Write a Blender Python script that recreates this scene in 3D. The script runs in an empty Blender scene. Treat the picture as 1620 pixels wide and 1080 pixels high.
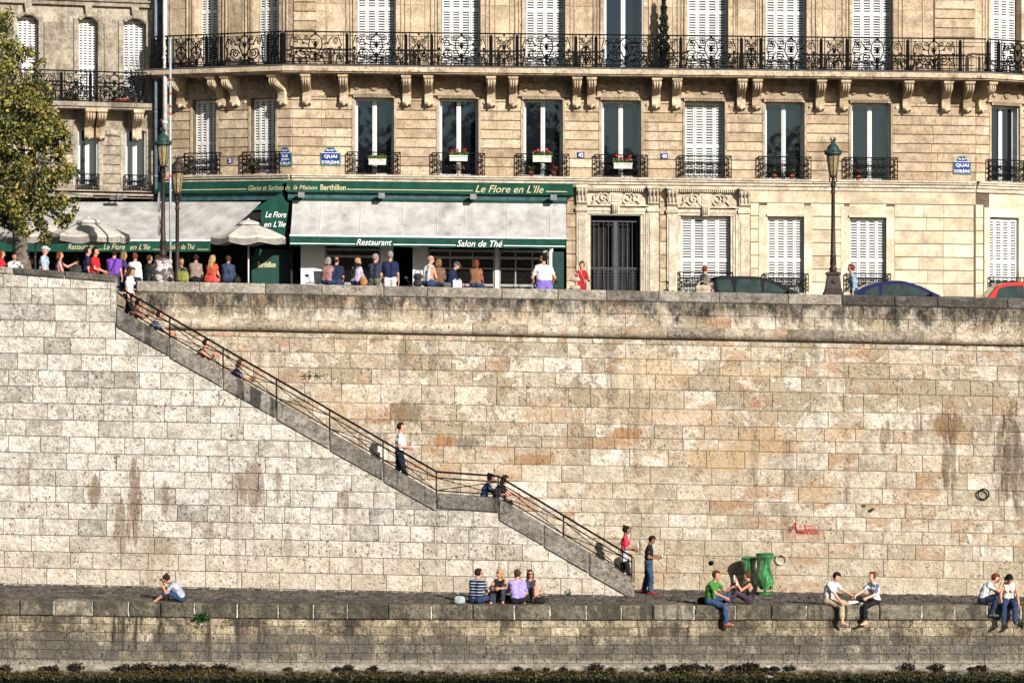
import bpy, math, random
import numpy as np
from mathutils import Vector, Matrix
sc = bpy.context.scene
COL = sc.collection
R = math.radians
# ---------------------------------------------------------------- camera
CD, CZ, F, HY = 80.0, 7.65, 4500.0, 500.0
cam = bpy.data.objects.new('camera', bpy.data.cameras.new('camera')); COL.objects.link(cam)
cam.location = (0, -CD, CZ); cam.rotation_euler = (R(90), 0, 0)
cam.data.lens = F/1620*36; cam.data.sensor_width = 36; cam.data.shift_y = (HY-540)/1620
cam.data.clip_end = 2000; cam.data.clip_start = .5
sc.camera = cam
# ---------------------------------------------------------------- world, sun, exposure
SUN = Vector((.66, -1, .53)).normalized()
w = bpy.data.worlds.new('World'); sc.world = w; w.use_nodes = True
_nt = w.node_tree; _bg = _nt.nodes['Background']
_sky = _nt.nodes.new('ShaderNodeTexSky'); _sky.sky_type = 'NISHITA'; _sky.sun_disc = False
_sky.sun_elevation = math.asin(SUN.z); _sky.sun_rotation = math.atan2(SUN.x, SUN.y)
_nt.links.new(_sky.outputs[0], _bg.inputs[0]); _bg.inputs[1].default_value = .05
sl = bpy.data.lights.new('sun', 'SUN'); sl.energy = 5.0; sl.angle = R(.5); sl.color = (1, .945, .87)
so = bpy.data.objects.new('sun', sl); COL.objects.link(so); so.rotation_euler = SUN.to_track_quat('Z', 'Y').to_euler()
so.location = (20, -40, 40)
sc.view_settings.view_transform = 'Standard'; sc.view_settings.look = 'None'; sc.view_settings.gamma = 1
sc.view_settings.exposure = .68
sc.render.resolution_x, sc.render.resolution_y = 1024, 682
sc.cycles.max_bounces = 6
# ---------------------------------------------------------------- measuring helpers
def PX(px, Y=0): return (px-810)*(CD+Y)/F
def PZ(py, Y=0): return CZ-(py-HY)*(CD+Y)/F
SW = .0195                       # fall of the street and of the big wall's courses to the right
SH = .011                        # fall of the storey lines of the houses
def zstreet(X, Y=0.): return 7.66-.02*(X-.75)-(.18 if Y > 2.75 else 0)       # parapet walk; the roadway lies a kerb lower
rng = random.Random(5)
# ---------------------------------------------------------------- node helpers
def nd(nt, typ, ins=None, **props):
    n = nt.nodes.new(typ)
    for k, v in props.items(): setattr(n, k, v)
    for k, v in (ins or {}).items():
        if isinstance(v, bpy.types.NodeSocket): nt.links.new(v, n.inputs[k])
        else: n.inputs[k].default_value = v
    return n
def c4(c): return tuple(c) if len(c) == 4 else (*c, 1)
def mixc(nt, f, a, b, blend='MIX'):
    n = nt.nodes.new('ShaderNodeMix'); n.data_type = 'RGBA'; n.blend_type = blend
    for i, v in ((0, f), (6, a), (7, b)):
        if isinstance(v, bpy.types.NodeSocket): nt.links.new(v, n.inputs[i])
        else: n.inputs[i].default_value = v if i == 0 else c4(v)
    return n.outputs[2]
def mr(nt, v, a, b, c=0., d=1., smooth=True):
    return nd(nt, 'ShaderNodeMapRange', {0: v, 1: a, 2: b, 3: c, 4: d}, interpolation_type='SMOOTHSTEP' if smooth else 'LINEAR').outputs[0]
def ma(nt, op, a, b=0.): return nd(nt, 'ShaderNodeMath', {0: a, 1: b}, operation=op).outputs[0]
def nz(nt, vec, scale, detail=4., rough=.6, dist=0.):
    return nd(nt, 'ShaderNodeTexNoise', {'Vector': vec, 'Scale': scale, 'Detail': detail, 'Roughness': rough, 'Distortion': dist}).outputs[0]
def mp(nt, vec, s=(1, 1, 1), l=(0, 0, 0)): return nd(nt, 'ShaderNodeMapping', {'Vector': vec, 'Scale': s, 'Location': l}).outputs[0]
def base(name):
    m = bpy.data.materials.new(name); m.use_nodes = True
    nt = m.node_tree; b = nt.nodes['Principled BSDF']; return m, nt, b
_mc = {}
def M(name, col, rough=.75, metal=0., spec=.3, var=.25, vs=6., bump=.0, bs=40., alpha=1., dirt=0., coat=0.):
    """plain material: colour with blotchy variation, optional bump and dirt"""
    if name in _mc: return _mc[name]
    m, nt, b = base(name); _mc[name] = m
    tc = nd(nt, 'ShaderNodeNewGeometry').outputs['Position']
    c = c4(col)
    n1 = nz(nt, tc, vs, 6, .65)
    out = mixc(nt, mr(nt, n1, .3, .7), [x*(1-var) for x in c[:3]], [min(1, x*(1+var)) for x in c[:3]])
    if dirt:
        n2 = nz(nt, mp(nt, tc, (1, 1, .25)), vs*.5, 5, .7)
        out = mixc(nt, mr(nt, n2, .5, .72, 0, dirt), out, (.05, .045, .04))
    nt.links.new(out, b.inputs['Base Color'])
    b.inputs['Roughness'].default_value = rough; b.inputs['Metallic'].default_value = metal
    b.inputs['Specular IOR Level'].default_value = spec; b.inputs['Coat Weight'].default_value = coat
    if bump:
        bn = nd(nt, 'ShaderNodeBump', {'Height': nz(nt, tc, bs, 4, .6), 'Strength': bump, 'Distance': .02})
        nt.links.new(bn.outputs[0], b.inputs['Normal'])
    return m
def stone(name, cols, pits=.5, pscale=16, streak=.4, scol=(.09, .06, .04), orange=0., ocol=(.36, .17, .07), grime=.35, gcol=(.06, .055, .05),
          whiten=.3, bump=.6, bands=(), bscale=1., wear=0., fine=1., white=(.62, .59, .53), slim=None, wlim=None, marks=(), mottle=0., mcol=(.05, .046, .036), mscale=1.5):
    """masonry: tone per stone, blotches, pits, running stains; bands = (z_lo, z_hi, amount, colour, ragged) stains and painted shade measured along the fall of the wall"""
    m, nt, b = base(name)
    geo = nd(nt, 'ShaderNodeNewGeometry'); P = geo.outputs['Position']
    tone = nd(nt, 'ShaderNodeAttribute', attribute_name='tone').outputs['Fac']
    tonb = nd(nt, 'ShaderNodeAttribute', attribute_name='tonb').outputs['Fac']
    rp = nd(nt, 'ShaderNodeValToRGB', {0: tone}); el = rp.color_ramp.elements
    while len(el) < len(cols): el.new(.5)
    for i, c in enumerate(cols): el[i].position = i/(len(cols)-1); el[i].color = c4(c)
    out = rp.outputs[0]
    if marks: rag1 = ma(nt, 'MULTIPLY', ma(nt, 'SUBTRACT', nz(nt, mp(nt, P, (2.2, 1, .4)), 3., 7, .78), .5), 7.)
    # every stone samples its own patch of noise
    off = nd(nt, 'ShaderNodeCombineXYZ', {0: ma(nt, 'MULTIPLY', tonb, 37.), 1: ma(nt, 'MULTIPLY', tone, 53.), 2: ma(nt, 'MULTIPLY', tonb, 91.)}).outputs[0]
    Pv = nd(nt, 'ShaderNodeVectorMath', {0: P, 1: off}, operation='ADD').outputs[0]
    f1 = nz(nt, Pv, 2.2*bscale, 9, .72)
    out = mixc(nt, 1., out, mixc(nt, mr(nt, f1, .3, .72), (.60, .58, .56), (1.2, 1.2, 1.2)), 'MULTIPLY')
    f2 = nz(nt, mp(nt, Pv, (1, 1, 1.4)), 7*bscale, 6, .8)
    out = mixc(nt, 1., out, mixc(nt, mr(nt, f2, .34, .62), (1-.42*fine, 1-.44*fine, 1-.46*fine), (1+.16*fine,)*3), 'MULTIPLY')
    if whiten:
        n = nz(nt, mp(nt, Pv, (1, 1, 1.8)), 1.7*bscale, 6, .75)
        out = mixc(nt, mr(nt, n, .5, .66, 0, whiten), out, white)
    if orange:
        n = nz(nt, mp(nt, Pv, (.8, 1, 2.2)), 1.1, 6, .7)
        k = ma(nt, 'MULTIPLY', mr(nt, n, .46, .6), mr(nt, tonb, .62, .8))
        out = mixc(nt, ma(nt, 'MULTIPLY', k, orange), out, ocol)
        n = nz(nt, mp(nt, P, (.7, 1, 1.1)), .55, 6, .72)
        out = mixc(nt, mr(nt, n, .53, .66, 0, orange*.75), out, (.40, .25, .135))
        n = nz(nt, mp(nt, P, (.5, 1, 1.3), (3, 0, 8)), .45, 5, .7)
        out = mixc(nt, mr(nt, n, .5, .64, 0, orange*.6), out, (.54, .41, .27))
    if wear:       # flaked skin of the stone: greyish ragged patches with a dark edge
        n = nz(nt, mp(nt, P, (.8, 1, 1.1)), .9, 8, .62, .6)
        wz = 1.
        if wlim: wz = mr(nt, nd(nt, 'ShaderNodeSeparateXYZ', {0: P}).outputs[2], *wlim)
        n = ma(nt, 'ADD', n, mr(nt, nz(nt, P, 3.5, 4, .6), .3, .7, -.03, .03))
        pc = mixc(nt, nz(nt, P, 1.7, 5, .7), (.2, .165, .115), (.55, .44, .29))
        out = mixc(nt, ma(nt, 'MULTIPLY', mr(nt, n, .54, .55, 0, wear), wz), out, pc)
        e = ma(nt, 'ABSOLUTE', ma(nt, 'SUBTRACT', n, .542))
        out = mixc(nt, ma(nt, 'MULTIPLY', mr(nt, e, .0, .009, wear, 0), wz), out, (.04, .03, .022))
    for (cx, cz, rx, rz, mc, amt) in marks:            # single stains, each with its own ragged outline
        sx = nd(nt, 'ShaderNodeSeparateXYZ', {0: P}); dx = ma(nt, 'MULTIPLY', ma(nt, 'SUBTRACT', sx.outputs[0], cx), 1/rx); dz = ma(nt, 'MULTIPLY', ma(nt, 'SUBTRACT', sx.outputs[2], cz), 1/rz)
        q = ma(nt, 'ADD', ma(nt, 'MULTIPLY', dx, dx), ma(nt, 'MULTIPLY', dz, dz))
        q = ma(nt, 'ADD', q, rag1)
        out = mixc(nt, mr(nt, q, 1.25, .55, 0, amt), out, mc)
    if streak:
        n = nz(nt, mp(nt, P, (1.6, 1.6, .13)), 1.5, 5, .68, .3)
        n2 = nz(nt, mp(nt, P, (.5, .5, .5), (7, 3, 1)), 1., 3, .5)
        k = ma(nt, 'MULTIPLY', mr(nt, n, .5, .61), mr(nt, n2, .45, .57))
        if slim:
            z0s = nd(nt, 'ShaderNodeSeparateXYZ', {0: P}).outputs[2]
            k = ma(nt, 'MULTIPLY', k, mr(nt, z0s, *slim))
        out = mixc(nt, ma(nt, 'MULTIPLY', k, streak), out, scol)
    if grime:
        n = nz(nt, P, 1.3, 8, .78)
        out = mixc(nt, mr(nt, n, .54, .76, 0, grime), out, gcol)
    if mottle:
        n = nz(nt, mp(nt, P, (1., 1, .6)), mscale, 9, .82)
        k = mr(nt, n, .44, .56, 0, mottle)
        n = nz(nt, mp(nt, Pv, (1., 1, .8)), mscale*2.2, 7, .8)
        out = mixc(nt, ma(nt, 'MULTIPLY', k, mr(nt, n, .36, .56, .35, 1)), out, mcol)
    if bands:
        sx = nd(nt, 'ShaderNodeSeparateXYZ', {0: P})
        for (z0, z1, amt, colr, rag, sl, *cap_) in bands:
            zz = ma(nt, 'ADD', sx.outputs[2], ma(nt, 'MULTIPLY', sx.outputs[0], sl))
            n = nz(nt, mp(nt, P, (1.3, 1, .4)), 1.4, 7, .75)
            zz = ma(nt, 'ADD', zz, ma(nt, 'MULTIPLY', ma(nt, 'SUBTRACT', n, .5), rag))
            n3 = nz(nt, mp(nt, P, (1.2, 1, .7), (9, 0, 4)), 2.4, 8, .8)
            k = ma(nt, 'MULTIPLY', mr(nt, zz, z0, z1), mr(nt, n3, .3, .62, .25, 1))
            if cap_: k = ma(nt, 'MULTIPLY', k, mr(nt, zz, cap_[0], cap_[0]+.04, 1, 0))
            out = mixc(nt, ma(nt, 'MULTIPLY', k, amt), out, colr)
    if pits:
        n = nz(nt, mp(nt, Pv, (1, 1, .75)), pscale, 3, .6)
        g = nz(nt, Pv, 1.2, 3, .6)
        k = ma(nt, 'MULTIPLY', mr(nt, n, .57, .635), mr(nt, g, .4, .58, .3, 1))
        n = nz(nt, mp(nt, Pv, (1, 1, .7)), pscale*.6, 3, .65)
        k = ma(nt, 'MAXIMUM', k, ma(nt, 'MULTIPLY', mr(nt, n, .635, .675), mr(nt, tonb, .3, .7, .4, 1)))
        out = mixc(nt, ma(nt, 'MULTIPLY', k, pits), out, (.03, .025, .02))
    nt.links.new(out, b.inputs['Base Color'])
    b.inputs['Roughness'].default_value = .9; b.inputs['Specular IOR Level'].default_value = .15
    h = ma(nt, 'ADD', nz(nt, Pv, 9, 6, .7), ma(nt, 'MULTIPLY', nz(nt, Pv, 35, 3, .6), .5))
    bn = nd(nt, 'ShaderNodeBump', {'Height': h, 'Strength': bump, 'Distance': .07})
    nt.links.new(bn.outputs[0], b.inputs['Normal'])
    return m
# ---------------------------------------------------------------- mesh helpers
def tag(o, label=None, cat=None, group=None, kind=None):
    if label: o['label'] = label
    if cat: o['category'] = cat
    if group: o['group'] = group
    if kind: o['kind'] = kind
    return o
def thing(name, label, cat, loc=(0, 0, 0), rz=0., group=None):
    o = bpy.data.objects.new(name, None); COL.objects.link(o); o.location = loc; o.rotation_euler = (0, 0, rz)
    o.empty_display_size = .2
    return tag(o, label, cat, group)
def root(o):
    while o.parent: o = o.parent
    return o
class MB:
    """collects shapes into ONE mesh object"""
    def __init__(s): s.v = []; s.f = []; s.m = []; s.sm = []; s.t = []; s.t2 = []
    def add(s, vs, fs, m=0, smooth=False, tone=.5, tonb=.5):
        o = len(s.v); s.v.extend([tuple(v) for v in vs])
        for f in fs: s.f.append(tuple(i+o for i in f))
        k = len(fs); s.m += [m]*k; s.sm += [smooth]*k; s.t += [tone]*k; s.t2 += [tonb]*k
    def box(s, x0, x1, y0, y1, z0, z1, m=0, tone=.5, tonb=.5):
        if x1 < x0: x0, x1 = x1, x0
        if y1 < y0: y0, y1 = y1, y0
        if z1 < z0: z0, z1 = z1, z0
        s.add([(x0,y0,z0),(x1,y0,z0),(x1,y1,z0),(x0,y1,z0),(x0,y0,z1),(x1,y0,z1),(x1,y1,z1),(x0,y1,z1)],
              [(0,3,2,1),(4,5,6,7),(0,1,5,4),(1,2,6,5),(2,3,7,6),(3,0,4,7)], m, False, tone, tonb)
    def poly(s, pts, y0, y1, m=0, tone=.5, tonb=.5, bev=0.):
        """polygon in x,z (counter-clockwise seen from -y) between depth y0 (front) and y1 (back); bev shrinks the front"""
        n = len(pts); cx = sum(p[0] for p in pts)/n; cz = sum(p[1] for p in pts)/n
        a = [(p[0], y1, p[1]) for p in pts]
        if bev:
            fr = []
            for (x, z) in pts:
                dx = bev if x < cx else -bev; dz = bev if z < cz else -bev
                fr.append((x+dx, y0, z+dz))
            mid = [(p[0], y0+bev, p[1]) for p in pts]
            vs = fr+mid+a
            fs = [tuple(range(n))]
            for k in (0, n):
                for i in range(n):
                    j = (i+1) % n; fs.append((k+i, k+n+i, k+n+j, k+j))
        else:
            vs = [(p[0], y0, p[1]) for p in pts]+a
            fs = [tuple(range(n)), tuple(range(2*n-1, n-1, -1))]
            for i in range(n):
                j = (i+1) % n; fs.append((i, n+i, n+j, j))
        s.add(vs, fs, m, False, tone, tonb)
    def prism(s, prof, a0, a1, axis='x', m=0, smooth=False, tone=.5):
        """profile of (p,q) extruded along axis: x -> (y,z), y -> (x,z), z -> (x,y)"""
        n = len(prof)
        def P(a, p, q): return {'x': (a, p, q), 'y': (p, a, q), 'z': (p, q, a)}[axis]
        vs = [P(a0, *p) for p in prof]+[P(a1, *p) for p in prof]
        fs = [tuple(range(n-1, -1, -1)), tuple(range(n, 2*n))]+[(i, (i+1) % n, n+(i+1) % n, n+i) for i in range(n)]
        o = len(s.f); s.add(vs, fs, m, False, tone)
        if smooth:
            for i in range(o+2, len(s.f)): s.sm[i] = True
    def tube(s, pts, r, n=6, m=0, smooth=True, closed=False, caps=True):
        pts = [Vector(p) for p in pts]; k = len(pts)
        rs = r if isinstance(r, (list, tuple)) else [r]*k
        vs = []; up = None
        for i, p in enumerate(pts):
            a = pts[i-1] if (i or closed) else p; b = pts[(i+1) % k] if (i < k-1 or closed) else p
            d = (b-a)
            if d.length < 1e-9: d = Vector((0, 0, 1))
            d.normalize()
            if up is None or abs(up.dot(d)) > .98:
                up = Vector((0, 1, 0)) if abs(d.y) < .8 else Vector((1, 0, 0))
            e = d.cross(up); e.normalize(); g = e.cross(d); g.normalize(); up = g
            for j in range(n):
                t = 2*math.pi*(j+.5)/n
                vs.append(p+(e*math.cos(t)+g*math.sin(t))*rs[i])
        fs = []
        for i in range(k if closed else k-1):
            i2 = (i+1) % k
            for j in range(n):
                j2 = (j+1) % n; fs.append((i*n+j, i*n+j2, i2*n+j2, i2*n+j))
        if caps and not closed:
            fs.append(tuple(range(n-1, -1, -1))); fs.append(tuple(range((k-1)*n, k*n)))
        s.add(vs, fs, m, smooth)
    def lathe(s, prof, c=(0, 0, 0), n=16, m=0, smooth=True, sx=1., sy=1., axis='z'):
        """prof of (r, z) bottom to top"""
        vs = []; k = len(prof)
        for (r, z) in prof:
            for j in range(n):
                t = 2*math.pi*j/n; a, b = r*math.cos(t)*sx, r*math.sin(t)*sy
                vs.append({'z': (c[0]+a, c[1]+b, c[2]+z), 'y': (c[0]+a, c[1]-z, c[2]+b), 'x': (c[0]+z, c[1]+a, c[2]+b)}[axis])
        fs = [(i*n+j, i*n+(j+1) % n, (i+1)*n+(j+1) % n, (i+1)*n+j) for i in range(k-1) for j in range(n)]
        fs += [tuple(range(n-1, -1, -1)), tuple(range((k-1)*n, k*n))]
        s.add(vs, fs, m, smooth)
    def ball(s, c, r, n=10, m=0, mat=None):
        if not isinstance(r, (tuple, list)): r = (r, r, r)
        vs = []; k = n//2+1
        for i in range(k):
            t = math.pi*(i+.02)/(k-1+.04)
            for j in range(n):
                p = 2*math.pi*j/n
                q = Vector((r[0]*math.sin(t)*math.cos(p), r[1]*math.sin(t)*math.sin(p), -r[2]*math.cos(t)))
                if mat: q = mat @ q
                vs.append((c[0]+q.x, c[1]+q.y, c[2]+q.z))
        fs = [(i*n+j, i*n+(j+1) % n, (i+1)*n+(j+1) % n, (i+1)*n+j) for i in range(k-1) for j in range(n)]
        s.add(vs, fs, m, True)
    def raw(s, V, Fc, m=0, smooth=True):
        o = len(s.v); s.v.extend(map(tuple, V)); s.f.extend([tuple(int(i)+o for i in f) for f in Fc])
        k = len(Fc); s.m += [m]*k; s.sm += [smooth]*k; s.t += [.5]*k; s.t2 += [.5]*k
    def build(s, name, mats, parent=None, xf=None, local=False, tones=False):
        V = np.array(s.v, dtype=np.float64).reshape(-1, 3)
        if xf is not None: V = xf(V)
        if local: org = np.zeros(3)
        elif parent is not None: org = np.array(root(parent).location)
        else:
            lo, hi = V.min(0), V.max(0); org = np.array([(lo[0]+hi[0])/2, (lo[1]+hi[1])/2, lo[2]])
        me = bpy.data.meshes.new(name); me.from_pydata((V-org).tolist(), [], s.f)
        if not isinstance(mats, (list, tuple)): mats = [mats]
        for mt in mats: me.materials.append(mt)
        me.polygons.foreach_set('material_index', s.m); me.polygons.foreach_set('use_smooth', s.sm)
        if tones:
            for nm, arr in (('tone', s.t), ('tonb', s.t2)):
                a = me.attributes.new(nm, 'FLOAT', 'FACE'); a.data.foreach_set('value', arr)
        me.validate(); me.update()
        o = bpy.data.objects.new(name, me); COL.objects.link(o)
        if parent is not None: o.parent = parent
        elif not local: o.location = org
        return o
_tx = {}
def text2d(body, shear=0., bold=0.):
    """letters of the built-in font as flat 2-D mesh, width normalised to 1"""
    key = (body, shear, bold)
    if key not in _tx:
        cu = bpy.data.curves.new('lettering', 'FONT'); cu.body = body; cu.shear = shear; cu.offset = bold; cu.resolution_u = 3; cu.align_x = 'CENTER'
        ob = bpy.data.objects.new('lettering', cu); COL.objects.link(ob)
        me = bpy.data.meshes.new_from_object(ob.evaluated_get(bpy.context.evaluated_depsgraph_get()))
        V = [(v.co.x, v.co.y) for v in me.vertices]; Fc = [tuple(p.vertices) for p in me.polygons]
        bpy.data.objects.remove(ob); bpy.data.curves.remove(cu); bpy.data.meshes.remove(me)
        x0 = min(v[0] for v in V); x1 = max(v[0] for v in V); y0 = min(v[1] for v in V); y1 = max(v[1] for v in V)
        _tx[key] = ([((v[0]-x0)/(x1-x0), (v[1]-y0)/(y1-y0)) for v in V], Fc)
    return _tx[key]
def letters(mb, body, x0, x1, z0, z1, y, m=0, shear=0., bold=0., dz=0.):
    V, Fc = text2d(body, shear, bold)
    mb.add([(x0+(x1-x0)*a, y, z0+(z1-z0)*b+dz*a) for a, b in V], Fc, m)
def spiral(cx, cz, r0, r1, a0, turns, n=18):
    return [(cx+(r0+(r1-r0)*i/n)*math.cos(a0+turns*2*math.pi*i/n), cz+(r0+(r1-r0)*i/n)*math.sin(a0+turns*2*math.pi*i/n)) for i in range(n+1)]
def courses(mb, rows, x0, x1, y, wr, rg, gap=.014, bev=.012, jit=.008, m=0, top=None, depth=.05, tonef=None):
    """ashlar facing: each stone a bevelled block; top = polyline the wall ends under"""
    for (z0, z1) in rows:
        x = x0-rg.uniform(0, wr[1])
        while x < x1:
            wd = rg.uniform(*wr)*(1.6 if rg.random() < .06 else 1); a, b = x+gap/2, x+wd-gap/2; x += wd
            if b < x0 or a > x1: continue
            a, b = max(a, x0), min(b, x1)
            if b-a < .05: continue
            g = gap/2
            pts = [(a, z0+g), (b, z0+g), (b, z1-g), (a, z1-g)]
            t = min(1, max(0, rg.gauss(.5, .24))) if tonef is None else tonef(a, b, z0, z1)
            yy = y-rg.uniform(0, jit)
            polys = [pts]
            if top is not None:
                polys = []
                for (p, q) in zip(top[:-1], top[1:]):
                    if b <= p[0] or a >= q[0]: continue
                    c = clip(clip(pts, (p[0], 0), (-1, 0)), (q[0], 0), (1, 0))
                    sl = (q[1]-p[1])/(q[0]-p[0]) if q[0] > p[0] else 0
                    c = clip(c, p, (-sl, 1))
                    if len(c) > 2: polys.append(c)
            t2 = rg.random()
            for c in polys: mb.poly(c, yy, y+depth, m, t, t2, bev if len(c) == 4 else 0)
def clip(pts, p, n):
    """keep the side where (x-p).n <= 0"""
    out = []
    for i in range(len(pts)):
        a, b = pts[i], pts[(i+1) % len(pts)]
        da = (a[0]-p[0])*n[0]+(a[1]-p[1])*n[1]; db = (b[0]-p[0])*n[0]+(b[1]-p[1])*n[1]
        if da <= 0: out.append(a)
        if da*db < 0:
            t = da/(da-db); out.append((a[0]+(b[0]-a[0])*t, a[1]+(b[1]-a[1])*t))
    return out
def shear(s, X0=0.):
    def f(V):
        V = V.copy(); V[:, 2] -= s*(V[:, 0]-X0); return V
    return f
# ================================================================ materials of the setting
def mk(rows, Y): return [(PX(px, Y), PZ(py, Y), w_*(CD+Y)/F, h_*(CD+Y)/F, c, k) for px, py, w_, h_, c, k in rows]
BRS = (.17, .10, .055)
LEFTST = stone('pale_ashlar', [(.41, .38, .33), (.56, .52, .455), (.70, .655, .585), (.47, .435, .375), (.77, .73, .66)], pits=.78, pscale=17, streak=.4, fine=.75,
               scol=(.17, .10, .06), slim=(4.3, 2.6), grime=.28, gcol=(.17, .13, .09), whiten=.5, bump=1.,
               bands=[(2.4, .2, .5, (.50, .41, .28), 1.4, SW)], white=(.74, .72, .68),
               marks=mk([(150, 780, 9, 26, BRS, .7), (212, 800, 10, 60, BRS, .75), (262, 790, 8, 30, BRS, .6), (190, 840, 9, 45, BRS, .6), (330, 850, 10, 30, BRS, .5), (398, 770, 20, 36, BRS, .6), (440, 765, 7, 30, BRS, .6), (455, 862, 7, 26, BRS, .6), (545, 800, 6, 36, BRS, .5), (250, 865, 14, 22, (.25, .17, .1), .5)], -2.2))
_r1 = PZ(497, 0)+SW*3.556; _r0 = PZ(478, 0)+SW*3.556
ORG = (.36, .185, .085); TAN = (.50, .345, .20); DRK = (.085, .058, .04)
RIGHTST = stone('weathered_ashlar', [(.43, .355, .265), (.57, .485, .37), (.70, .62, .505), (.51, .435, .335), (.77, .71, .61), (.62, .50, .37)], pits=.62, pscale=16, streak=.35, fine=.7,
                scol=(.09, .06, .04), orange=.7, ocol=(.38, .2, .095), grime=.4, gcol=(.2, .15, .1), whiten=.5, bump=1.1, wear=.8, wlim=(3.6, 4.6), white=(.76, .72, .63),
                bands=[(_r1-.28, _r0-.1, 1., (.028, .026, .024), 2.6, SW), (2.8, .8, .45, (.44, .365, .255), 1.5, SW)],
                marks=mk([(1022, 588, 46, 34, (.62, .50, .34), .7), (1185, 590, 56, 9, (.56, .43, .27), .8), (640, 652, 28, 18, (.23, .18, .12), .9), (600, 658, 44, 13, ORG, .6), (702, 697, 24, 9, ORG, .9), (738, 700, 20, 10, (.2, .165, .12), .8), (990, 685, 30, 9, ORG, .85), (960, 702, 40, 8, ORG, .6), (840, 727, 34, 9, ORG, .7),
                          (1140, 725, 70, 22, TAN, .75), (1210, 700, 60, 24, TAN, .65), (1330, 685, 40, 12, TAN, .6), (1500, 672, 26, 22, (.27, .17, .09), .9), (1496, 735, 7, 45, DRK, .6), (1508, 725, 5, 60, DRK, .5), (1584, 735, 14, 70, DRK, .5), (1600, 725, 16, 75, DRK, .6), (1612, 745, 10, 80, DRK, .5), (1400, 690, 8, 26, (.14, .09, .055), .6), (1450, 675, 8, 26, (.14, .09, .055), .6), (545, 640, 60, 26, TAN, .5), (870, 655, 50, 12, TAN, .6), (1080, 660, 90, 14, TAN, .55), (1290, 780, 40, 18, TAN, .5)], 0))
COPE = stone('blackened_coping', [(.08, .074, .066), (.14, .13, .113), (.34, .305, .255), (.42, .38, .325)], pits=.75, pscale=20, streak=.3, scol=(.03, .03, .03),
             grime=.7, gcol=(.022, .022, .022), whiten=.25, white=(.36, .34, .31), bump=.9)
COPE2 = stone('grey_coping', [(.17, .158, .138), (.32, .295, .255), (.24, .22, .19)], pits=.85, pscale=24, streak=.9, scol=(.035, .035, .033), grime=.75, fine=1.4, gcol=(.05, .05, .05), whiten=.35, white=(.4, .38, .35), bump=.9)
QUAYST = stone('stained_quay_stone', [(.22, .18, .12), (.44, .36, .24), (.66, .56, .40), (.34, .28, .19), (.74, .66, .50)], pits=.9, pscale=17, streak=.9, scol=(.032, .03, .024),
               grime=.6, gcol=(.07, .064, .05), mottle=.85, mscale=.6, mcol=(.06, .05, .036), whiten=.25, bump=1.3, white=(.5, .46, .36),
               bands=[(-.6, -.95, .9, (.125, .115, .1), 1.3, 0), (-1.36, -1.46, .8, (.42, .38, .3), .22, 0)])
QUAYCOPE = stone('quay_coping_stone', [(.11, .098, .072), (.24, .21, .155), (.17, .15, .11), (.36, .32, .25)], pits=.85, pscale=18, streak=.7, scol=(.035, .035, .025), grime=.6, gcol=(.06, .055, .042), mottle=.85, mscale=1.3, mcol=(.045, .042, .032),
                 whiten=.25, white=(.42, .4, .33), bump=1.)
MORTL = M('brown_mortar', (.21, .165, .115), .95, var=.4, vs=3, spec=.1)
MORTR = M('dark_mortar', (.22, .175, .125), .95, var=.5, vs=3, spec=.1)
MORTW = M('white_pointing', (.5, .48, .42), .95, var=.6, vs=14, spec=.1, dirt=.5)
COBB = stone('cobble_stone', [(.06, .052, .045), (.10, .088, .075), (.15, .13, .11), (.085, .075, .07)], pits=.5, pscale=20, streak=0, grime=.4, whiten=.12, white=(.3, .28, .25), bump=.8)
IRON = M('black_iron', (.005, .005, .006), .8, var=.3, spec=.06)
PLANT = M('leaf_green', (.06, .12, .03), .6, var=.5, vs=20)
# ================================================================ water and ground
def water():
    m, nt, b = base('river_water')
    P = nd(nt, 'ShaderNodeNewGeometry').outputs['Position']
    b.inputs['Base Color'].default_value = (.004, .008, .004, 1); b.inputs['Roughness'].default_value = .15; b.inputs['Specular IOR Level'].default_value = .25
    h = nz(nt, mp(nt, P, (.8, 2.2, 1)), 2.2, 5, .65)
    bn = nd(nt, 'ShaderNodeBump', {'Height': h, 'Strength': 1., 'Distance': .12}); nt.links.new(bn.outputs[0], b.inputs['Normal'])
    mb = MB(); mb.box(-260, 260, -230, -4.9, -2.6, -1.86)
    tag(mb.build('water', m), kind='structure')
water()
def ze(X):                                       # level of the quay edge
    return np.interp(X, [-14, -6.5, 0, 14], [.185, .07, .035, .035])
def zb(X): return .07-SW*(X+.5)                  # level at the foot of the big walls
def zprom(X, Y):
    t = np.clip((Y+4.55)/2.4, 0, 1); return ze(X)*(1-t)+zb(X)*t
def xfq(V):
    V = V.copy(); V[:, 2] += ze(V[:, 0]); return V
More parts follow.
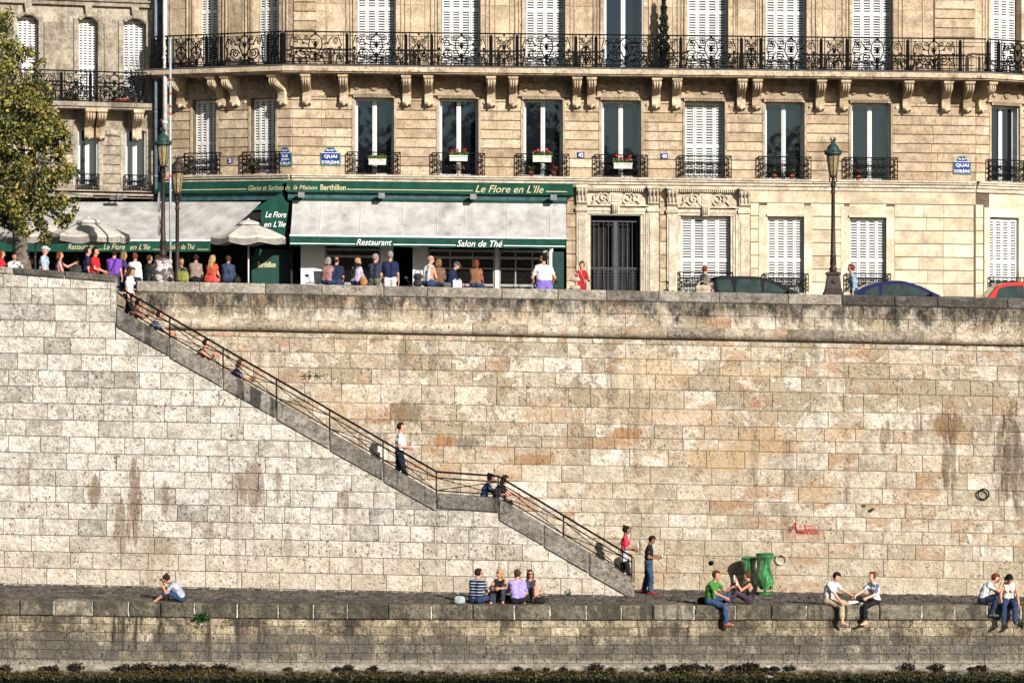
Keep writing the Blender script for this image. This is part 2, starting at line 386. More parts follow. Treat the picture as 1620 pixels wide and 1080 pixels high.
def promenade():
    mb = MB(); xs = np.linspace(-34, 34, 69); ys = [-4.6, -3.8, -3, -2.1, -1, .1]
    vs = [(x, y, zprom(x, y)-.045) for y in ys for x in xs]; n = len(xs)
    fs = [(j*n+i, j*n+i+1, (j+1)*n+i+1, (j+1)*n+i) for j in range(len(ys)-1) for i in range(n-1)]
    mb.add(vs, fs, 1)
    rg = random.Random(3); y = -4.5
    while y < 0:
        dy = rg.uniform(.15, .2); x = -26
        if y > -2.3 and False: pass
        while x < 26:
            dx = rg.uniform(.16, .3)
            if not (y > -2.15 and x < PX(990, -2.2)):
                a, b, c, d = x+.012, x+dx-.012, y+.012, y+dy-.012; h = rg.uniform(-.02, .012); e = .025
                zz = [zprom(p, q)+h for p, q in ((a, c), (b, c), (b, d), (a, d))]
                tl = [rg.uniform(-.012, .012) for _ in range(4)]
                vs = [(p, q, z-.05) for (p, q), z in zip(((a, c), (b, c), (b, d), (a, d)), zz)]
                vs += [(p, q, z-.012+t) for (p, q), z, t in zip(((a, c), (b, c), (b, d), (a, d)), zz, tl)]
                vs += [(p, q, z+t) for (p, q), z, t in zip(((a+e, c+e), (b-e, c+e), (b-e, d-e), (a+e, d-e)), zz, tl)]
                mb.add(vs, [(0,1,5,4),(1,2,6,5),(2,3,7,6),(3,0,4,7),(4,5,9,8),(5,6,10,9),(6,7,11,10),(7,4,8,11),(8,9,10,11)], 0, False, rg.random(), rg.random())
            x += dx
        y += dy
    tag(mb.build('promenade', [COBB, M('earth', (.05, .042, .034), .95)], tones=True), kind='structure')
promenade()
def street():
    A = M('asphalt', (.055, .053, .05), .9, var=.3, vs=4, bump=.3, bs=60)
    xk = PX(140, -1); mb = MB()
    def sheet(x0, x1, y0, y1, dz=0., m=0):
        n = 24; xs = [x0+(x1-x0)*i/n for i in range(n+1)]
        vs = [(x, y, zstreet(x)+dz) for y in (y0, y1) for x in xs]
        mb.add(vs, [(i, i+1, n+2+i, n+1+i) for i in range(n)], m)
    sheet(-70, 70, 2.78, 60, -.25)
    tag(mb.build('road', A), kind='structure')
    mb = MB(); sheet(-70, xk, -1.85, 2.62); sheet(xk, 70, .3, 2.62)
    xs = [-70+140*i/24 for i in range(25)]; vs = [(x, y, zstreet(x)+d) for (y, d) in ((2.62, .0), (2.8, .005), (2.81, -.3)) for x in xs]
    mb.add(vs, [(k*25+i, k*25+i+1, (k+1)*25+i+1, (k+1)*25+i) for k in (0, 1) for i in range(24)], 0)
    tag(mb.build('parapet_walk', M('paving', (.22, .2, .18), .9, var=.25, vs=3)), kind='structure')
    mb = MB(); n = 24; x0, x1 = -9.5, 40
    vs = []
    for i in range(n+1):
        x = x0+(x1-x0)*i/n; z = zstreet(x)-.25
        vs += [(x, 9.6, z-.05), (x, 9.6, z+.14), (x, 9.75, z+.15), (x, 15, z+.17)]
    mb.add(vs, [(i*4+k, (i+1)*4+k, (i+1)*4+k+1, i*4+k+1) for i in range(n) for k in range(3)], 0)
    tag(mb.build('pavement', M('paving', (.22, .2, .18), .9, var=.25, vs=3)), kind='structure')
street()
# ================================================================ lower quay wall
def quay_wall():
    Y = -5.0
    q = thing('quay_wall', 'low stained stone quay wall standing in the river with seated people on its edge', 'quay wall', (0, Y, -1.9))
    rg = random.Random(11); mb = MB()
    zs = [0]; ys = [957, 980, 992.5, 1006, 1020, 1034, 1049, 1060]
    z = [-(y-957)/60 for y in ys]
    rows = [(z[i+1], z[i]) for i in range(1, 7)]
    for k, (a, b) in enumerate(rows):
        courses(mb, [(a, b)], -27, 27, Y+.02-.012*k, (.3, .8), rg, gap=.008, bev=.009, jit=.016)
    mb.box(-34, 34, Y+.06, Y+.6, -2.4, z[1]-.005, 1)
    mb.build('wall', [QUAYST, M('tan_mortar', (.3, .25, .18), .95, var=.5, vs=4, spec=.1)], q, xfq, tones=True)
    mb = MB(); x = -27
    while x < 27:
        wd = rg.uniform(.8, 1.15)
        mb.poly([(x+.012, z[1]), (x+wd-.012, z[1]), (x+wd-.012, 0), (x+.012, 0)], Y-.06, Y+.5, 0, min(1, max(0, rg.gauss(.5, .25))), rg.random(), .025)
        
        if rg.random() < .7:
            w_ = rg.uniform(.006, .016); zz = z[1]+.01
            while zz < -.02: h = rg.uniform(.03, .1); e = rg.uniform(-.008, .008); mb.box(x+wd-w_+e, x+wd+w_*rg.uniform(.6, 1.4)+e, Y-.045+rg.uniform(-.006, .02), Y+.3, zz, min(zz+h, -.012), 1); zz += h
        x += wd
    mb.build('coping', [QUAYCOPE, MORTW], q, xfq, tones=True)
    # sloping foot of the wall
    mb = MB(); n = 190; vs = []
    for i in range(n+1):
        x = -27+54*i/n
        vs += [(x, Y+.1, -1.50+rg.uniform(-.02, .02)), (x, Y-.14+rg.uniform(-.03, .03), -1.53+rg.uniform(-.03, .03)), (x, Y-.5+rg.uniform(-.06, .06), -1.72+rg.uniform(-.04, .04)), (x, Y-1., -2.1)]
    mb.add(vs, [(i*4+k, i*4+k+1, (i+1)*4+k+1, (i+1)*4+k) for i in range(n) for k in range(3)], 0, False)
    mb.build('footing', [stone('pale_footing', [(.40, .35, .29), (.5, .45, .37)], pits=.8, pscale=14, streak=.4, grime=.5, bump=1., bands=[(-1.57, -1.68, .95, (.035, .03, .012), .25, 0)])], q, tones=True)
quay_wall()
def algae():
    """weed hanging along the waterline: nobody could count it"""
    r = np.random.default_rng(4); V = []; Fc = []; mi = []
    Y = -5.0
    def leafs(x, y, z, rad, cnt, mats):
        for _ in range(cnt):
            d = r.normal(size=3); d /= np.linalg.norm(d)+1e-6; c = np.array([x, y, z])+d*rad*r.uniform(.4, 1)*np.array([1.25, .8, .75])
            a = r.normal(size=3); b = r.normal(size=3); a /= np.linalg.norm(a); b /= np.linalg.norm(b); sz = r.uniform(.02, .05)
            o = len(V); V.extend([c-a*sz, c+b*sz*.7, c+a*sz, c-b*sz*.7]); Fc.append((o, o+1, o+2, o+3)); mi.append(int(r.choice(mats)))
    x = -18.
    while x < 18.:
        nn = math.sin(x*1.3)+.6*math.sin(x*3.1+1)+.5*math.sin(x*.5)
        if r.random() < .55+.2*nn: leafs(x, Y-.42-r.uniform(0, .2), -1.69+.02*nn, r.uniform(.05, .11), 24, [0, 2, 2, 1])
        if r.random() < .8: leafs(x, Y-.55-r.uniform(0, .3), -1.745, r.uniform(.06, .1), 26, [1, 1, 2, 3])
        leafs(x, Y-.72-r.uniform(0, .22), -1.8, r.uniform(.05, .09), 20, [1, 3, 0, 3, 0])
        if r.random() < .10+.09*nn: q = r.uniform(.3, 1)**2; leafs(x, Y-.37, -1.63+.07*q, .05+.15*q, int(50+190*q), [0, 0, 0, 0, 2])
        if r.random() < .2: leafs(x, Y-1.1-r.uniform(0, 1.), -1.865, .05, 8, [1, 3, 3])
        x += .05
    mb = MB(); mb.v = [tuple(v) for v in V]; mb.f = Fc; mb.m = mi; mb.sm = [False]*len(Fc); mb.t = mb.t2 = [.5]*len(Fc)
    o = mb.build('algae', [M('weed_black', (.006, .005, .003), .7), M('weed_olive', (.05, .043, .008), .6), M('weed_brown', (.07, .042, .014), .7), M('weed_green', (.014, .026, .006), .6)])
    tag(o, 'dark green and brown weed along the waterline of the quay', 'algae', kind='stuff')
algae()
# ================================================================ big embankment wall (right) and its parapet
XR0 = PX(1010, 0); xfr = shear(SW, XR0)
def embankment():
    e = thing('embankment_wall', 'tall weathered beige stone embankment wall with patched blocks behind the stairs', 'stone wall', (4, 0, -.2))
    rg = random.Random(21); mb = MB()
    ys = [940, 905, 877, 853, 833, 812, 790, 765, 738, 711, 693, 672, 646, 616, 592, 568, 545, 537]
    z = [PZ(y, 0) for y in ys]
    for a, b in zip(z[:-1], z[1:]):
        courses(mb, [(a, b)], PX(60), PX(2350), 0., (.75, 1.9) if rg.random() < .65 else (.55, 1.2), rg, gap=.007, bev=.018, jit=.022)
    courses(mb, [(PZ(517), PZ(497)), (PZ(497), PZ(477))], PX(215), PX(2350), -.01, (.7, 1.6), rg, gap=.01, bev=.008, jit=.012)
    mb.box(PX(60), PX(2350), .05, .43, -.9, PZ(477), 1)
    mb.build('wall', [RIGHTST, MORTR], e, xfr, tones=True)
    # half-round string moulding
    mb = MB(); x = PX(215); zc = PZ(526); hh = .17
    while x < PX(2350):
        wd = rg.uniform(.9, 2.); pr = []; k = rg.uniform(.92, 1.04)
        for i in range(9):
            t = -math.pi/2+math.pi*i/8; pr.append((-.0-.17*k*math.cos(t), zc+.165*math.sin(t)+.01))
        pr += [(.04, zc+.175), (.04, zc-.155)]
        mb.prism(pr[::-1], x+.006, x+wd-.006, 'x', 0, False, rg.random()); mb.t2[-len(pr)-2:] = [rg.random()]*(len(pr)+2)
        x += wd
    mb.build('cordon', [stone('cordon_stone', [(.19, .165, .13), (.44, .37, .28), (.62, .55, .43), (.5, .42, .31), (.26, .23, .19)], pits=.8, pscale=18, streak=.2, orange=.3, grime=.6, gcol=(.07, .06, .05), whiten=.3, bump=.8)], e, xfr, tones=True)
    mb = MB(); x = PX(216)
    zt, zu = PZ(460), PZ(477)+.004
    while x < PX(2350):
        wd = rg.uniform(1.2, 2.1); p = (x-XR0)*0
        mb.poly([(x+.005, zu), (x+wd-.005, zu), (x+wd-.005, zt), (x+.005, zt)], -.06, .48, 0, (rg.random()*.45 if x > 8.2 else rg.uniform(.45, 1)), rg.random(), .03)
        x += wd
    mb.build('coping', [COPE], e, xfr, tones=True)
    gm = M('graffiti_red', (.3, .015, .02), .8); gk = M('graffiti_black', (.02, .018, .016), .8); gw = M('graffiti_white', (.75, .75, .74), .8)
    mb = MB(); y = -.018
    def L(t, a, b, c, d, m): letters(mb, t, PX(a), PX(b), PZ(d), PZ(c), y, m, bold=.035, dz=-(PX(b)-PX(a))*SW)
    L('LE  MONDE', 1264, 1288, 829, 834, 0); L('SE REND', 1272, 1291, 834.5, 838.5, 0); L('IMMORTALITE', 1262, 1295, 838.5, 844, 0)
    for (a, b, c, d) in ((1250, 842, 1258, 826), (1258, 826, 1261, 843), (1254, 834, 1260, 834), (1248, 839, 1252, 832)):
        mb.tube([(PX(a), y, PZ(b)), (PX(c), y, PZ(d))], .016, 4, 0)
    mb.build('graffiti', gm, e, None)
    mb = MB()
    for pts in ([(478, 596), (486, 590), (480, 594), (484, 599), (476, 600)], [(490, 600), (491, 588), (497, 590), (491, 594)], [(498, 598), (500, 589)], [(507, 589), (499, 594), (508, 599)], [(474, 595), (512, 594)]):
        mb.tube([(PX(a), y, PZ(b)) for a, b in pts], .014, 4, 0)
    for (a, b) in ((1366, 800), (1376, 808), (1380, 805)): mb.ball((PX(a), y, PZ(b)), (.07, .006, .035), 8, 0)
    mb.build('graffiti', gk, e, None)
    mb = MB()
    for pts, rr in (([(1530, 846), (1534, 847), (1533, 858)], .06), ([(1550, 856), (1554, 853), (1556, 859)], .035), ([(1553.5, 865), (1553.5, 879)], .045)):
        mb.tube([(PX(a), y+.03, PZ(b)) for a, b in pts], rr, 4, 0)
    mb.build('graffiti', gw, e, None)
    mb = MB(); mb.lathe([(.07, -.01), (.07, .012), (.03, .02), (.03, .021)], (PX(1125), -.015, PZ(890)), 12, 0, axis='y')
    mb.build('drain_hole', IRON, e)
embankment()
def ring(px, py, r, thick, label, mat, tilt=0):
    mb = MB(); c = Vector((PX(px), -.09, PZ(py)))
    mb.tube([c+Vector((r*math.cos(t), -.02*math.sin(t)*0-.03*math.sin(t+tilt), r*math.sin(t))) for t in np.linspace(0, 2*math.pi, 28)[:-1]], thick, 6, 0, closed=True)
    t = thing('mooring_ring', label, 'mooring ring', (c.x, -.02, c.z-r), 0, 'mooring rings on the wall')
    mb.build('ring', mat, t)
    mb = MB(); mb.tube([(c.x, .03, c.z+r*.9), (c.x, -.12, c.z+r*.9)], thick*1.3, 8, 0); mb.build('eye_bolt', mat, t)
ring(1555, 781, .15, .02, 'large black iron mooring ring high on the right of the wall', IRON)
ring(1236, 884, .15, .016, 'pale rope-coloured mooring ring beside the green bin bags', M('ring_pale', (.5, .45, .36), .8))
# ================================================================ stair wall, steps, railing
YS = -2.2; XL0 = PX(0, YS); xfl = shear(SW, XL0)
def lw(px, py): return (PX(px, YS), PZ(py, YS)+SW*(PX(px, YS)-XL0))       # un-sheared frame of the left wall
def wl(px, py): return (PX(px, YS), PZ(py, YS))
A_, B_, C_, D_ = (183, 487), (690, 781), (788, 788), (1003, 917)
def stair_wall():
    e = thing('stair_wall', 'pale grey limestone wall under the sloping stairs with dark sloping coping', 'stone wall', (-5, YS, 0))
    rg = random.Random(31); mb = MB(); n0 = PZ(936, YS); h = 26.05/57.84
    rows = [(n0-.2+.0, PZ(923, YS))]+[(PZ(923, YS)+h*i, PZ(923, YS)+h*(i+1)) for i in range(20)]
    top = [lw(-800, 380), lw(183, 440), lw(183.01, 500), lw(690, 796), lw(788, 799), lw(1002, 934), lw(1003, 934)]
    courses(mb, rows, PX(-800, YS), PX(1003, YS), YS, (.55, 1.05), rg, gap=.014, bev=.011, jit=.006, top=top)
    V = lambda l: [(x, z) for x, z in l]
    for p, q in zip(top[:-1], top[1:]):
        if q[0]-p[0] > .05: mb.poly([(p[0], -.5), (q[0], -.5), (q[0], q[1]), (p[0], p[1])], YS+.04, YS+.36, 1)
    mb.box(PX(1003, YS)-.05, PX(1003, YS)-.001, YS-.004, YS+.37, -.3, lw(1003, 930)[1], 0)
    mb.build('wall', [LEFTST, MORTL], e, xfl, tones=True)
    mb = MB()
    def run(a, b, th, n, y0=YS-.05, y1=YS+.4):
        for i in range(n):
            p = (a[0]+(b[0]-a[0])*i/n, a[1]+(b[1]-a[1])*i/n); q = (a[0]+(b[0]-a[0])*(i+1)/n, a[1]+(b[1]-a[1])*(i+1)/n)
            P, Q = wl(*p), wl(*q); g = .006
            mb.poly([(P[0]+g, P[1]-th), (Q[0]-g, Q[1]-th), (Q[0]-g, Q[1]), (P[0]+g, P[1])], y0-rg.uniform(0, .012), y1, 0, rg.random(), rg.random(), .045)
    run(A_, B_, .47, 6); run(B_, C_, .4, 1); run(C_, (1003, 917), .55, 3)
    mb.build('coping', [COPE2], e, None, tones=True)
    mb = MB()
    run((-800, 368), (-60, 417), .2, 7, YS-.05, YS+.45); run((-60, 417), (183, 435.5), .2, 3, YS-.05, YS+.45)
    P, Q = wl(181, 438), wl(184, 500)
    mb.build('parapet_coping', [COPE], e, None, tones=True)
    mb = MB(); mb.box(PX(176, YS), PX(183.5, YS), YS-.03, YS+.42, PZ(500, YS), PZ(447, YS), 0, .8, .3)
    mb.build('end_pier', [LEFTST], e, None, tones=True)
stair_wall()
STEP0 = wl(183, 512); 
def step_z(X):
    """top of the steps at X"""
    a, b, c, d = [wl(px, py+24) for px, py in (A_, B_, C_, D_)]
    return float(np.interp(X, [a[0]-.9, a[0], b[0], c[0], d[0]], [a[1]+.52, a[1], b[1], c[1], d[1]]))
def staircase():
    mb = MB(); rg = random.Random(8)
    a, b, c, d = [wl(px, py+24) for px, py in (A_, B_, C_, D_)]
    def flight(x0, z0, x1, z1):
        n = max(1, round((z0-z1)/.17))
        for i in range(n):
            xa = x0+(x1-x0)*i/n; xb = x0+(x1-x0)*(i+1)/n; z = z0+(z1-z0)*(i+.35)/n
            mb.box(xa, xb+.03, YS+.37, -.012, z-.6, z, 0, rg.random(), rg.random())
    flight(a[0]-.9, a[1]+.52, b[0], b[1]); mb.box(b[0]+.03, c[0], YS+.37, -.012, b[1]-.7, b[1]-.08, 0); flight(c[0], c[1], d[0]+.3, d[1]-.2)
    o = mb.build('staircase', [COPE2], tones=True)
    tag(o, 'long stone steps descending from the street to the riverside walk', 'stairs')
staircase()
def stair_railing():
    e = thing('stair_railing', 'thin black iron railing with crossed bars along the stone stairs', 'railing', (*[PX(690, YS)], YS+.15, PZ(782, YS)))
    y = YS+.15; P = lambda p, d=0: Vector((*[PX(p[0], YS)], y, PZ(p[1], YS)+d))
    posts = [183+84.5*i for i in range(7)]; posts = [(p, 487+(p-183)*(781-487)/(690-183)) for p in posts]
    posts2 = [(788, 788), (892, 850.4), (985, 906.5)]
    allp = posts+posts2; h = .6
    top = MB(); mid = MB()
    top.tube([P(p, h) for p in allp]+[P((1000, 915), h)], .03, 8); top.build('handrail', IRON, e)
    mid.tube([P(p, h-.16) for p in allp]+[P((1000, 915), h-.16)], .019, 6); mid.build('mid_rail', IRON, e)
    mid = MB(); mid.tube([P(p, .09) for p in allp]+[P((1000, 915), .09)], .019, 6); mid.build('bottom_rail', IRON, e)
    for p in allp+[(1000, 915)]:
        m = MB(); m.tube([P(p, -.04), P(p, h)], .022, 6); m.build('post', IRON, e)
    for p, q in zip(allp[:-1], allp[1:]):
        if q[0]-p[0] < 90 and True:
            m = MB(); m.tube([P(p, h-.16), P(q, .09)], .013, 5); m.tube([P(p, .09), P(q, h-.16)], .013, 5); m.build('cross_brace', IRON, e)
        else:
            m = MB(); m.tube([P(p, h-.16), P(q, .09)], .013, 5); m.tube([P(p, .09), P(q, h-.16)], .013, 5); m.build('cross_brace', IRON, e)
    m = MB(); p = (1000, 915); m.tube([P(p, h-.0), P(p, h-.05)+Vector((.06, 0, 0)), P(p, -.1)+Vector((.06, 0, 0))], .016, 6); m.build('end_post', IRON, e)
stair_railing()
# ================================================================ houses
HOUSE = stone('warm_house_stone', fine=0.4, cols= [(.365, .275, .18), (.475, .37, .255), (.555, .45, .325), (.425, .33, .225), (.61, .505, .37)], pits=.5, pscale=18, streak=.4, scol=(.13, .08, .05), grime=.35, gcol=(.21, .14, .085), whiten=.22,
              white=(.58, .5, .38), bump=.5, bscale=.8, bands=[(14.35, 15.25, .75, (.12, .085, .055), 1.2, SH, 15.36)])  # band paints deeper shade under the balcony into the stone colour
HOUSE2 = stone('grey_house_stone', fine=0.8, cols= [(.22, .19, .145), (.32, .28, .22), (.39, .345, .275)], pits=.45, pscale=14, streak=.6, scol=(.08, .06, .045), grime=.55, gcol=(.09, .08, .065), whiten=.2, bump=.4, bscale=.8)
CREAM = stone('cream_render', fine=0.15, cols= [(.52, .44, .305), (.58, .505, .37), (.63, .565, .43)], pits=.18, pscale=12, streak=.2, scol=(.3, .22, .14), grime=.22, gcol=(.3, .24, .17), whiten=.3, white=(.74, .66, .52), bump=.15, bscale=.5)
CARVED = stone('carved_stone', fine=0.35, cols= [(.52, .45, .34), (.6, .53, .42)], pits=.5, pscale=20, streak=.3, scol=(.2, .15, .1), grime=.4, gcol=(.2, .165, .12), whiten=.3, bump=.4)
GROOVE = M('groove_dirt_stone', (.10, .075, .05), .95, var=.3)
WHITEP = M('white_paint', (.57, .57, .56), .55, var=.1, vs=3, dirt=.15)
GREYP = M('grey_paint', (.5, .5, .49), .6, var=.1)
_m = WHITEP; _t = _m.node_tree; _b = _t.nodes['Principled BSDF']; _src = _b.inputs['Base Color'].links[0].from_socket; _oi = nd(_t, 'ShaderNodeObjectInfo').outputs['Random']
_t.links.new(mixc(_t, 1., _src, mixc(_t, _oi, (.86, .87, .9), (1.08, 1.06, 1.02)), 'MULTIPLY'), _b.inputs['Base Color'])
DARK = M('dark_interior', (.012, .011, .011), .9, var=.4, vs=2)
GREEN = M('bottle_green_cloth', (.005, .048, .032), .8, var=.3, vs=3, spec=.2, dirt=.2)
TEAL = M('dark_teal_paint', (.03, .075, .085), .6, var=.4, vs=5, dirt=.3)
GOLD = M('gold_lettering', (.5, .45, .26), .5, var=.1)
WHITEL = M('white_lettering', (.82, .82, .8), .6, var=.05)
AWN = M('grey_awning_cloth', (.36, .35, .335), .85, var=.22, vs=2., spec=.1, dirt=.5, bump=.35, bs=2.5)
ZINC = M('zinc_grey', (.09, .09, .095), .6, var=.3)
BLUEPIPE = M('slate_blue_pipe', (.10, .14, .18), .5, var=.3)
def glass_mat():
    m, nt, b = base('window_glass'); P = nd(nt, 'ShaderNodeNewGeometry').outputs['Position']
    b.inputs['Base Color'].default_value = (.006, .007, .009, 1); b.inputs['Roughness'].default_value = .03; b.inputs['Specular IOR Level'].default_value = 1.; b.inputs['IOR'].default_value = 1.6; b.inputs['Specular Tint'].default_value = (.55, .78, 1, 1)  # blue specular tint puts the sky's colour into the reflections
    bn = nd(nt, 'ShaderNodeBump', {'Height': nz(nt, P, 1.1, 2, .5), 'Strength': .12, 'Distance': .05}); nt.links.new(bn.outputs[0], b.inputs['Normal'])
    return m
GLASS = glass_mat()
class Sec:
    """a facade plane: s along it (to the right), d outwards, z up with the fall SH"""
    def __init__(s, O, ang): s.O = Vector(O); a = R(ang); s.u = Vector((math.cos(a), math.sin(a))); s.n = Vector((math.sin(a), -math.cos(a)))
    def st(s, px, d=0.):
        O = s.O+s.n*d; k = (px-810)/F
        t = (O.x*s.n.x+(O.y+CD)*s.n.y)/(k*s.n.x+s.n.y)
        p = Vector((k*t, t-CD)); return (p-O).dot(s.u), t, p.x
    def s(s_, px, d=0.): return s_.st(px, d)[0]
    def z(s, px, py, d=0.):
        _, t, X = s.st(px, d); return CZ-(py-HY)*t/F+SH*X
    def xf(s, V):
        W = np.empty_like(V)
        W[:, 0] = s.O.x+s.u.x*V[:, 0]-s.n.x*V[:, 1]; W[:, 1] = s.O.y+s.u.y*V[:, 0]-s.n.y*V[:, 1]
        W[:, 2] = V[:, 2]-SH*W[:, 0]; return W
    def world(s, a, d, z):
        return Vector((s.O.x+s.u.x*a+s.n.x*d, s.O.y+s.u.y*a+s.n.y*d, z-SH*(s.O.x+s.u.x*a+s.n.x*d)))
# NB in section meshes the second coordinate is -d (so that -y is outwards, as in MB.poly)
YB = 12.0
FR = Sec((PX(462, YB), YB), 0)
LC = Sec((PX(462, YB), YB), -27)                       # left chamfer; s runs negative to the left
LC.O = FR.O.copy()
RC = Sec((PX(1543, YB), YB), 26)
z_ = FR.z
ZU_T = z_(820, -125)                                   # top of what is built
ZSL_T, ZSL_B = z_(820, 107.5, .9), z_(820, 118.5, .9)  # balcony slab
ZR_T = z_(820, 53, .9)
ZW_T, ZW_B = z_(860, 157), z_(860, 280)                # first floor openings
ZC_T, ZC_B = z_(820, 280, .15), z_(1000, 296, .1)      # string course over the ground floor
ZG = 7.0
ZL_B = z_(860, 152)                                    # underside of frieze panels
house = thing('apartment_building', 'long beige stone apartment house with a continuous iron balcony above the restaurant', 'building', (0, YB, 7.5))
def iron_bars(mb, s0, s1, z0, z1, d, n, r=.008):
    for i in range(n+1):
        a = s0+(s1-s0)*i/n; mb.box(a-r, a+r, -d-r, -d+r, z0, z1)
def curve(mb, pts, d, r=.011): r *= 1.75; mb.tube([(a, -d, z) for a, z in pts], r, 4, 0)
def guard(sec, s0, s1, z0, z1, parent, proj=.16, detail=True, nm='guard_railing'):
    """window guard: frame, side returns, rows of rings and small scrolls"""
    mb = MB(); d = proj; r = .012
    mb.box(s0, s1, -d-.018, -d+.018, z1-.035, z1); mb.box(s0, s1, -d-.014, -d+.014, z0+.03, z0+.055); mb.box(s0, s1, -d-.01, -d+.01, z1-.15, z1-.135)
    for a in (s0, s1):
        mb.box(a-.014, a+.014, -d-.014, -d+.014, z0-.03, z1)
        mb.box(a-.012, a+.012, -d, 0, z1-.03, z1-.005); mb.box(a-.01, a+.01, -d, 0, z0+.03, z0+.05)
        b = a+(.14 if a == s0 else -.14); mb.box(b-.01, b+.01, -d-.01, -d+.01, z0+.03, z1-.02)
    n = max(4, round((s1-s0-.28)/.17)); w = (s1-s0-.28)/n; zm = (z0+z1)/2-.03; hh = (z1-.15-z0-.06)/2
    for i in range(n):
        c = s0+.14+w*(i+.5)
        mb.box(c-w/2-.006, c-w/2+.006, -d-.008, -d+.008, z0+.04, z1-.02)
        rr = min(w*.42, hh*.5)
        for zc in (z0+.06+hh*.5, z0+.06+hh*1.5):
            mb.tube([(c+rr*math.cos(t), -d, zc+rr*math.sin(t)) for t in np.linspace(0, 2*math.pi, 11)[:-1]], .012, 4, 0, closed=True)
            curve(mb, spiral(c, zc, .005, rr*.55, i, 1.1, 8), d, .01)
        mb.ball((c, -d, zm), .022, 6)
    for zz in (z0+.3*(z1-z0),):
        for k in (0, 1):
            c = (s0+.07) if k == 0 else (s1-.07)
            for q in range(3): curve(mb, spiral(c, z0+.12+q*(z1-z0-.2)/3, .005, .05, q, 1.3, 9), d, .01)
    return mb.build(nm, IRON, parent, sec.xf)
def shutter_leaves(sec, s0, s1, z0, z1, d, parent, n=4, mat=None, rail=.42, pitch=.082):
    w = (s1-s0)/n
    for i in range(n):
        mb = MB(); a, b = s0+w*i+.004, s0+w*(i+1)-.004; st = min(.055, w*.17); th = .035; dd = d+(.012 if i % 2 else 0)
        mb.box(a, a+st, -dd-th, -dd, z0, z1); mb.box(b-st, b, -dd-th, -dd, z0, z1)
        zr = [z0, z0+(z1-z0)*rail, z1]
        for zz, h in ((z0, .12), (z1-.1, .1), (zr[1]-.05, .1)): mb.box(a+st, b-st, -dd-th, -dd, zz, zz+h)
        for (p, q) in ((z0+.12, zr[1]-.05), (zr[1]+.05, z1-.1)):
            k = max(1, int((q-p)/pitch)); ph = (q-p)/k
            for j in range(k):
                zz = p+ph*j; t = .012
                mb.add([(a+st, -dd-th+.004, zz), (b-st, -dd-th+.004, zz), (b-st, -dd-.004, zz+ph*.42), (a+st, -dd-.004, zz+ph*.42),
                        (a+st, -dd-th+.004, zz+t), (b-st, -dd-th+.004, zz+t), (b-st, -dd-.004, zz+ph*.42+t), (a+st, -dd-.004, zz+ph*.42+t)],
                       [(0,1,5,4),(1,2,6,5),(2,3,7,6),(3,0,4,7),(4,5,6,7),(3,2,1,0)])
        mb.build('shutter', mat or WHITEP, parent, sec.xf)
def window(sec, s0, s1, z0, z1, kind, parent, depth=.3, guard_z=None, gw=.13, curtains=False, arch=False):
    """kind: glass / shut.  A part of the house with frame, panes, shutters, guard as its own pieces"""
    mb = MB(); d = -depth
    fw = .07
    mb.box(s0, s0+fw, -d-.05, -d+.03, z0, z1); mb.box(s1-fw, s1, -d-.05, -d+.03, z0, z1); mb.box(s0, s1, -d-.052, -d+.03, z1-fw, z1); mb.box(s0, s1, -d-.052, -d+.03, z0, z0+fw)
    c = (s0+s1)/2; mb.box(c-.07, c+.07, -d-.055, -d+.02, z0+fw, z1-fw); mb.box(c-.02, c+.02, -d-.075, -d, z0+fw, z1-fw)
    if kind == 'glass':
        for a, b in ((s0+fw, s0+fw+.03), (s1-fw-.03, s1-fw)): mb.box(a, b, -d-.045, -d+.01, z0+fw, z1-fw)
    f = mb.build('window', WHITEP, parent, sec.xf)
    p = MB(); p.box(s0+fw, s1-fw, -d-.012, -d+.0, z0+fw, z1-fw); p.build('pane', GLASS, f, sec.xf)
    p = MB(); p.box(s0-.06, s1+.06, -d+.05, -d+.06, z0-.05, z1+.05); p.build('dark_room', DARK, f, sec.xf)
    if curtains:
        p = MB(); n = 14
        for (a, b) in ((s0+fw+.02, c-.12), (c+.25, s1-fw-.02)):
            pr = [(a+(b-a)*i/n, -d+.022+.016*math.sin(i*1.9)) for i in range(n+1)]; pr += [(x, y+.005) for x, y in pr[::-1]]
            p.prism(pr, z0+fw, z1-fw, 'z')
        p.build('curtain', M('pale_curtain', (.55, .55, .52), .9), f, sec.xf)
    if kind == 'shut': shutter_leaves(sec, s0+.01, s1-.01, z0+.02, z1-.02, -depth+.09, f)
    elif kind == 'glass':     # leaves folded into the reveal
        for a, b in ((s0+.002, s0+.045), (s1-.045, s1-.002)):
            p = MB()
            for q in range(3): p.box(a+.014*q, a+.014*q+.01, -d-.06, .02, z0+.03, z1-.03)
            k = 30
            for q in range(k): p.box(a-.001 if a < c else a-.006, b+.006 if a < c else b+.001, -d-.2, -d-.08, z0+.1+(z1-z0-.2)*q/k, z0+.1+(z1-z0-.2)*(q+.5)/k)
            p.build('shutter', GREYP, f, sec.xf)
    if guard_z: guard(sec, s0-gw, s1+gw, guard_z[0], guard_z[1], f)
    return f
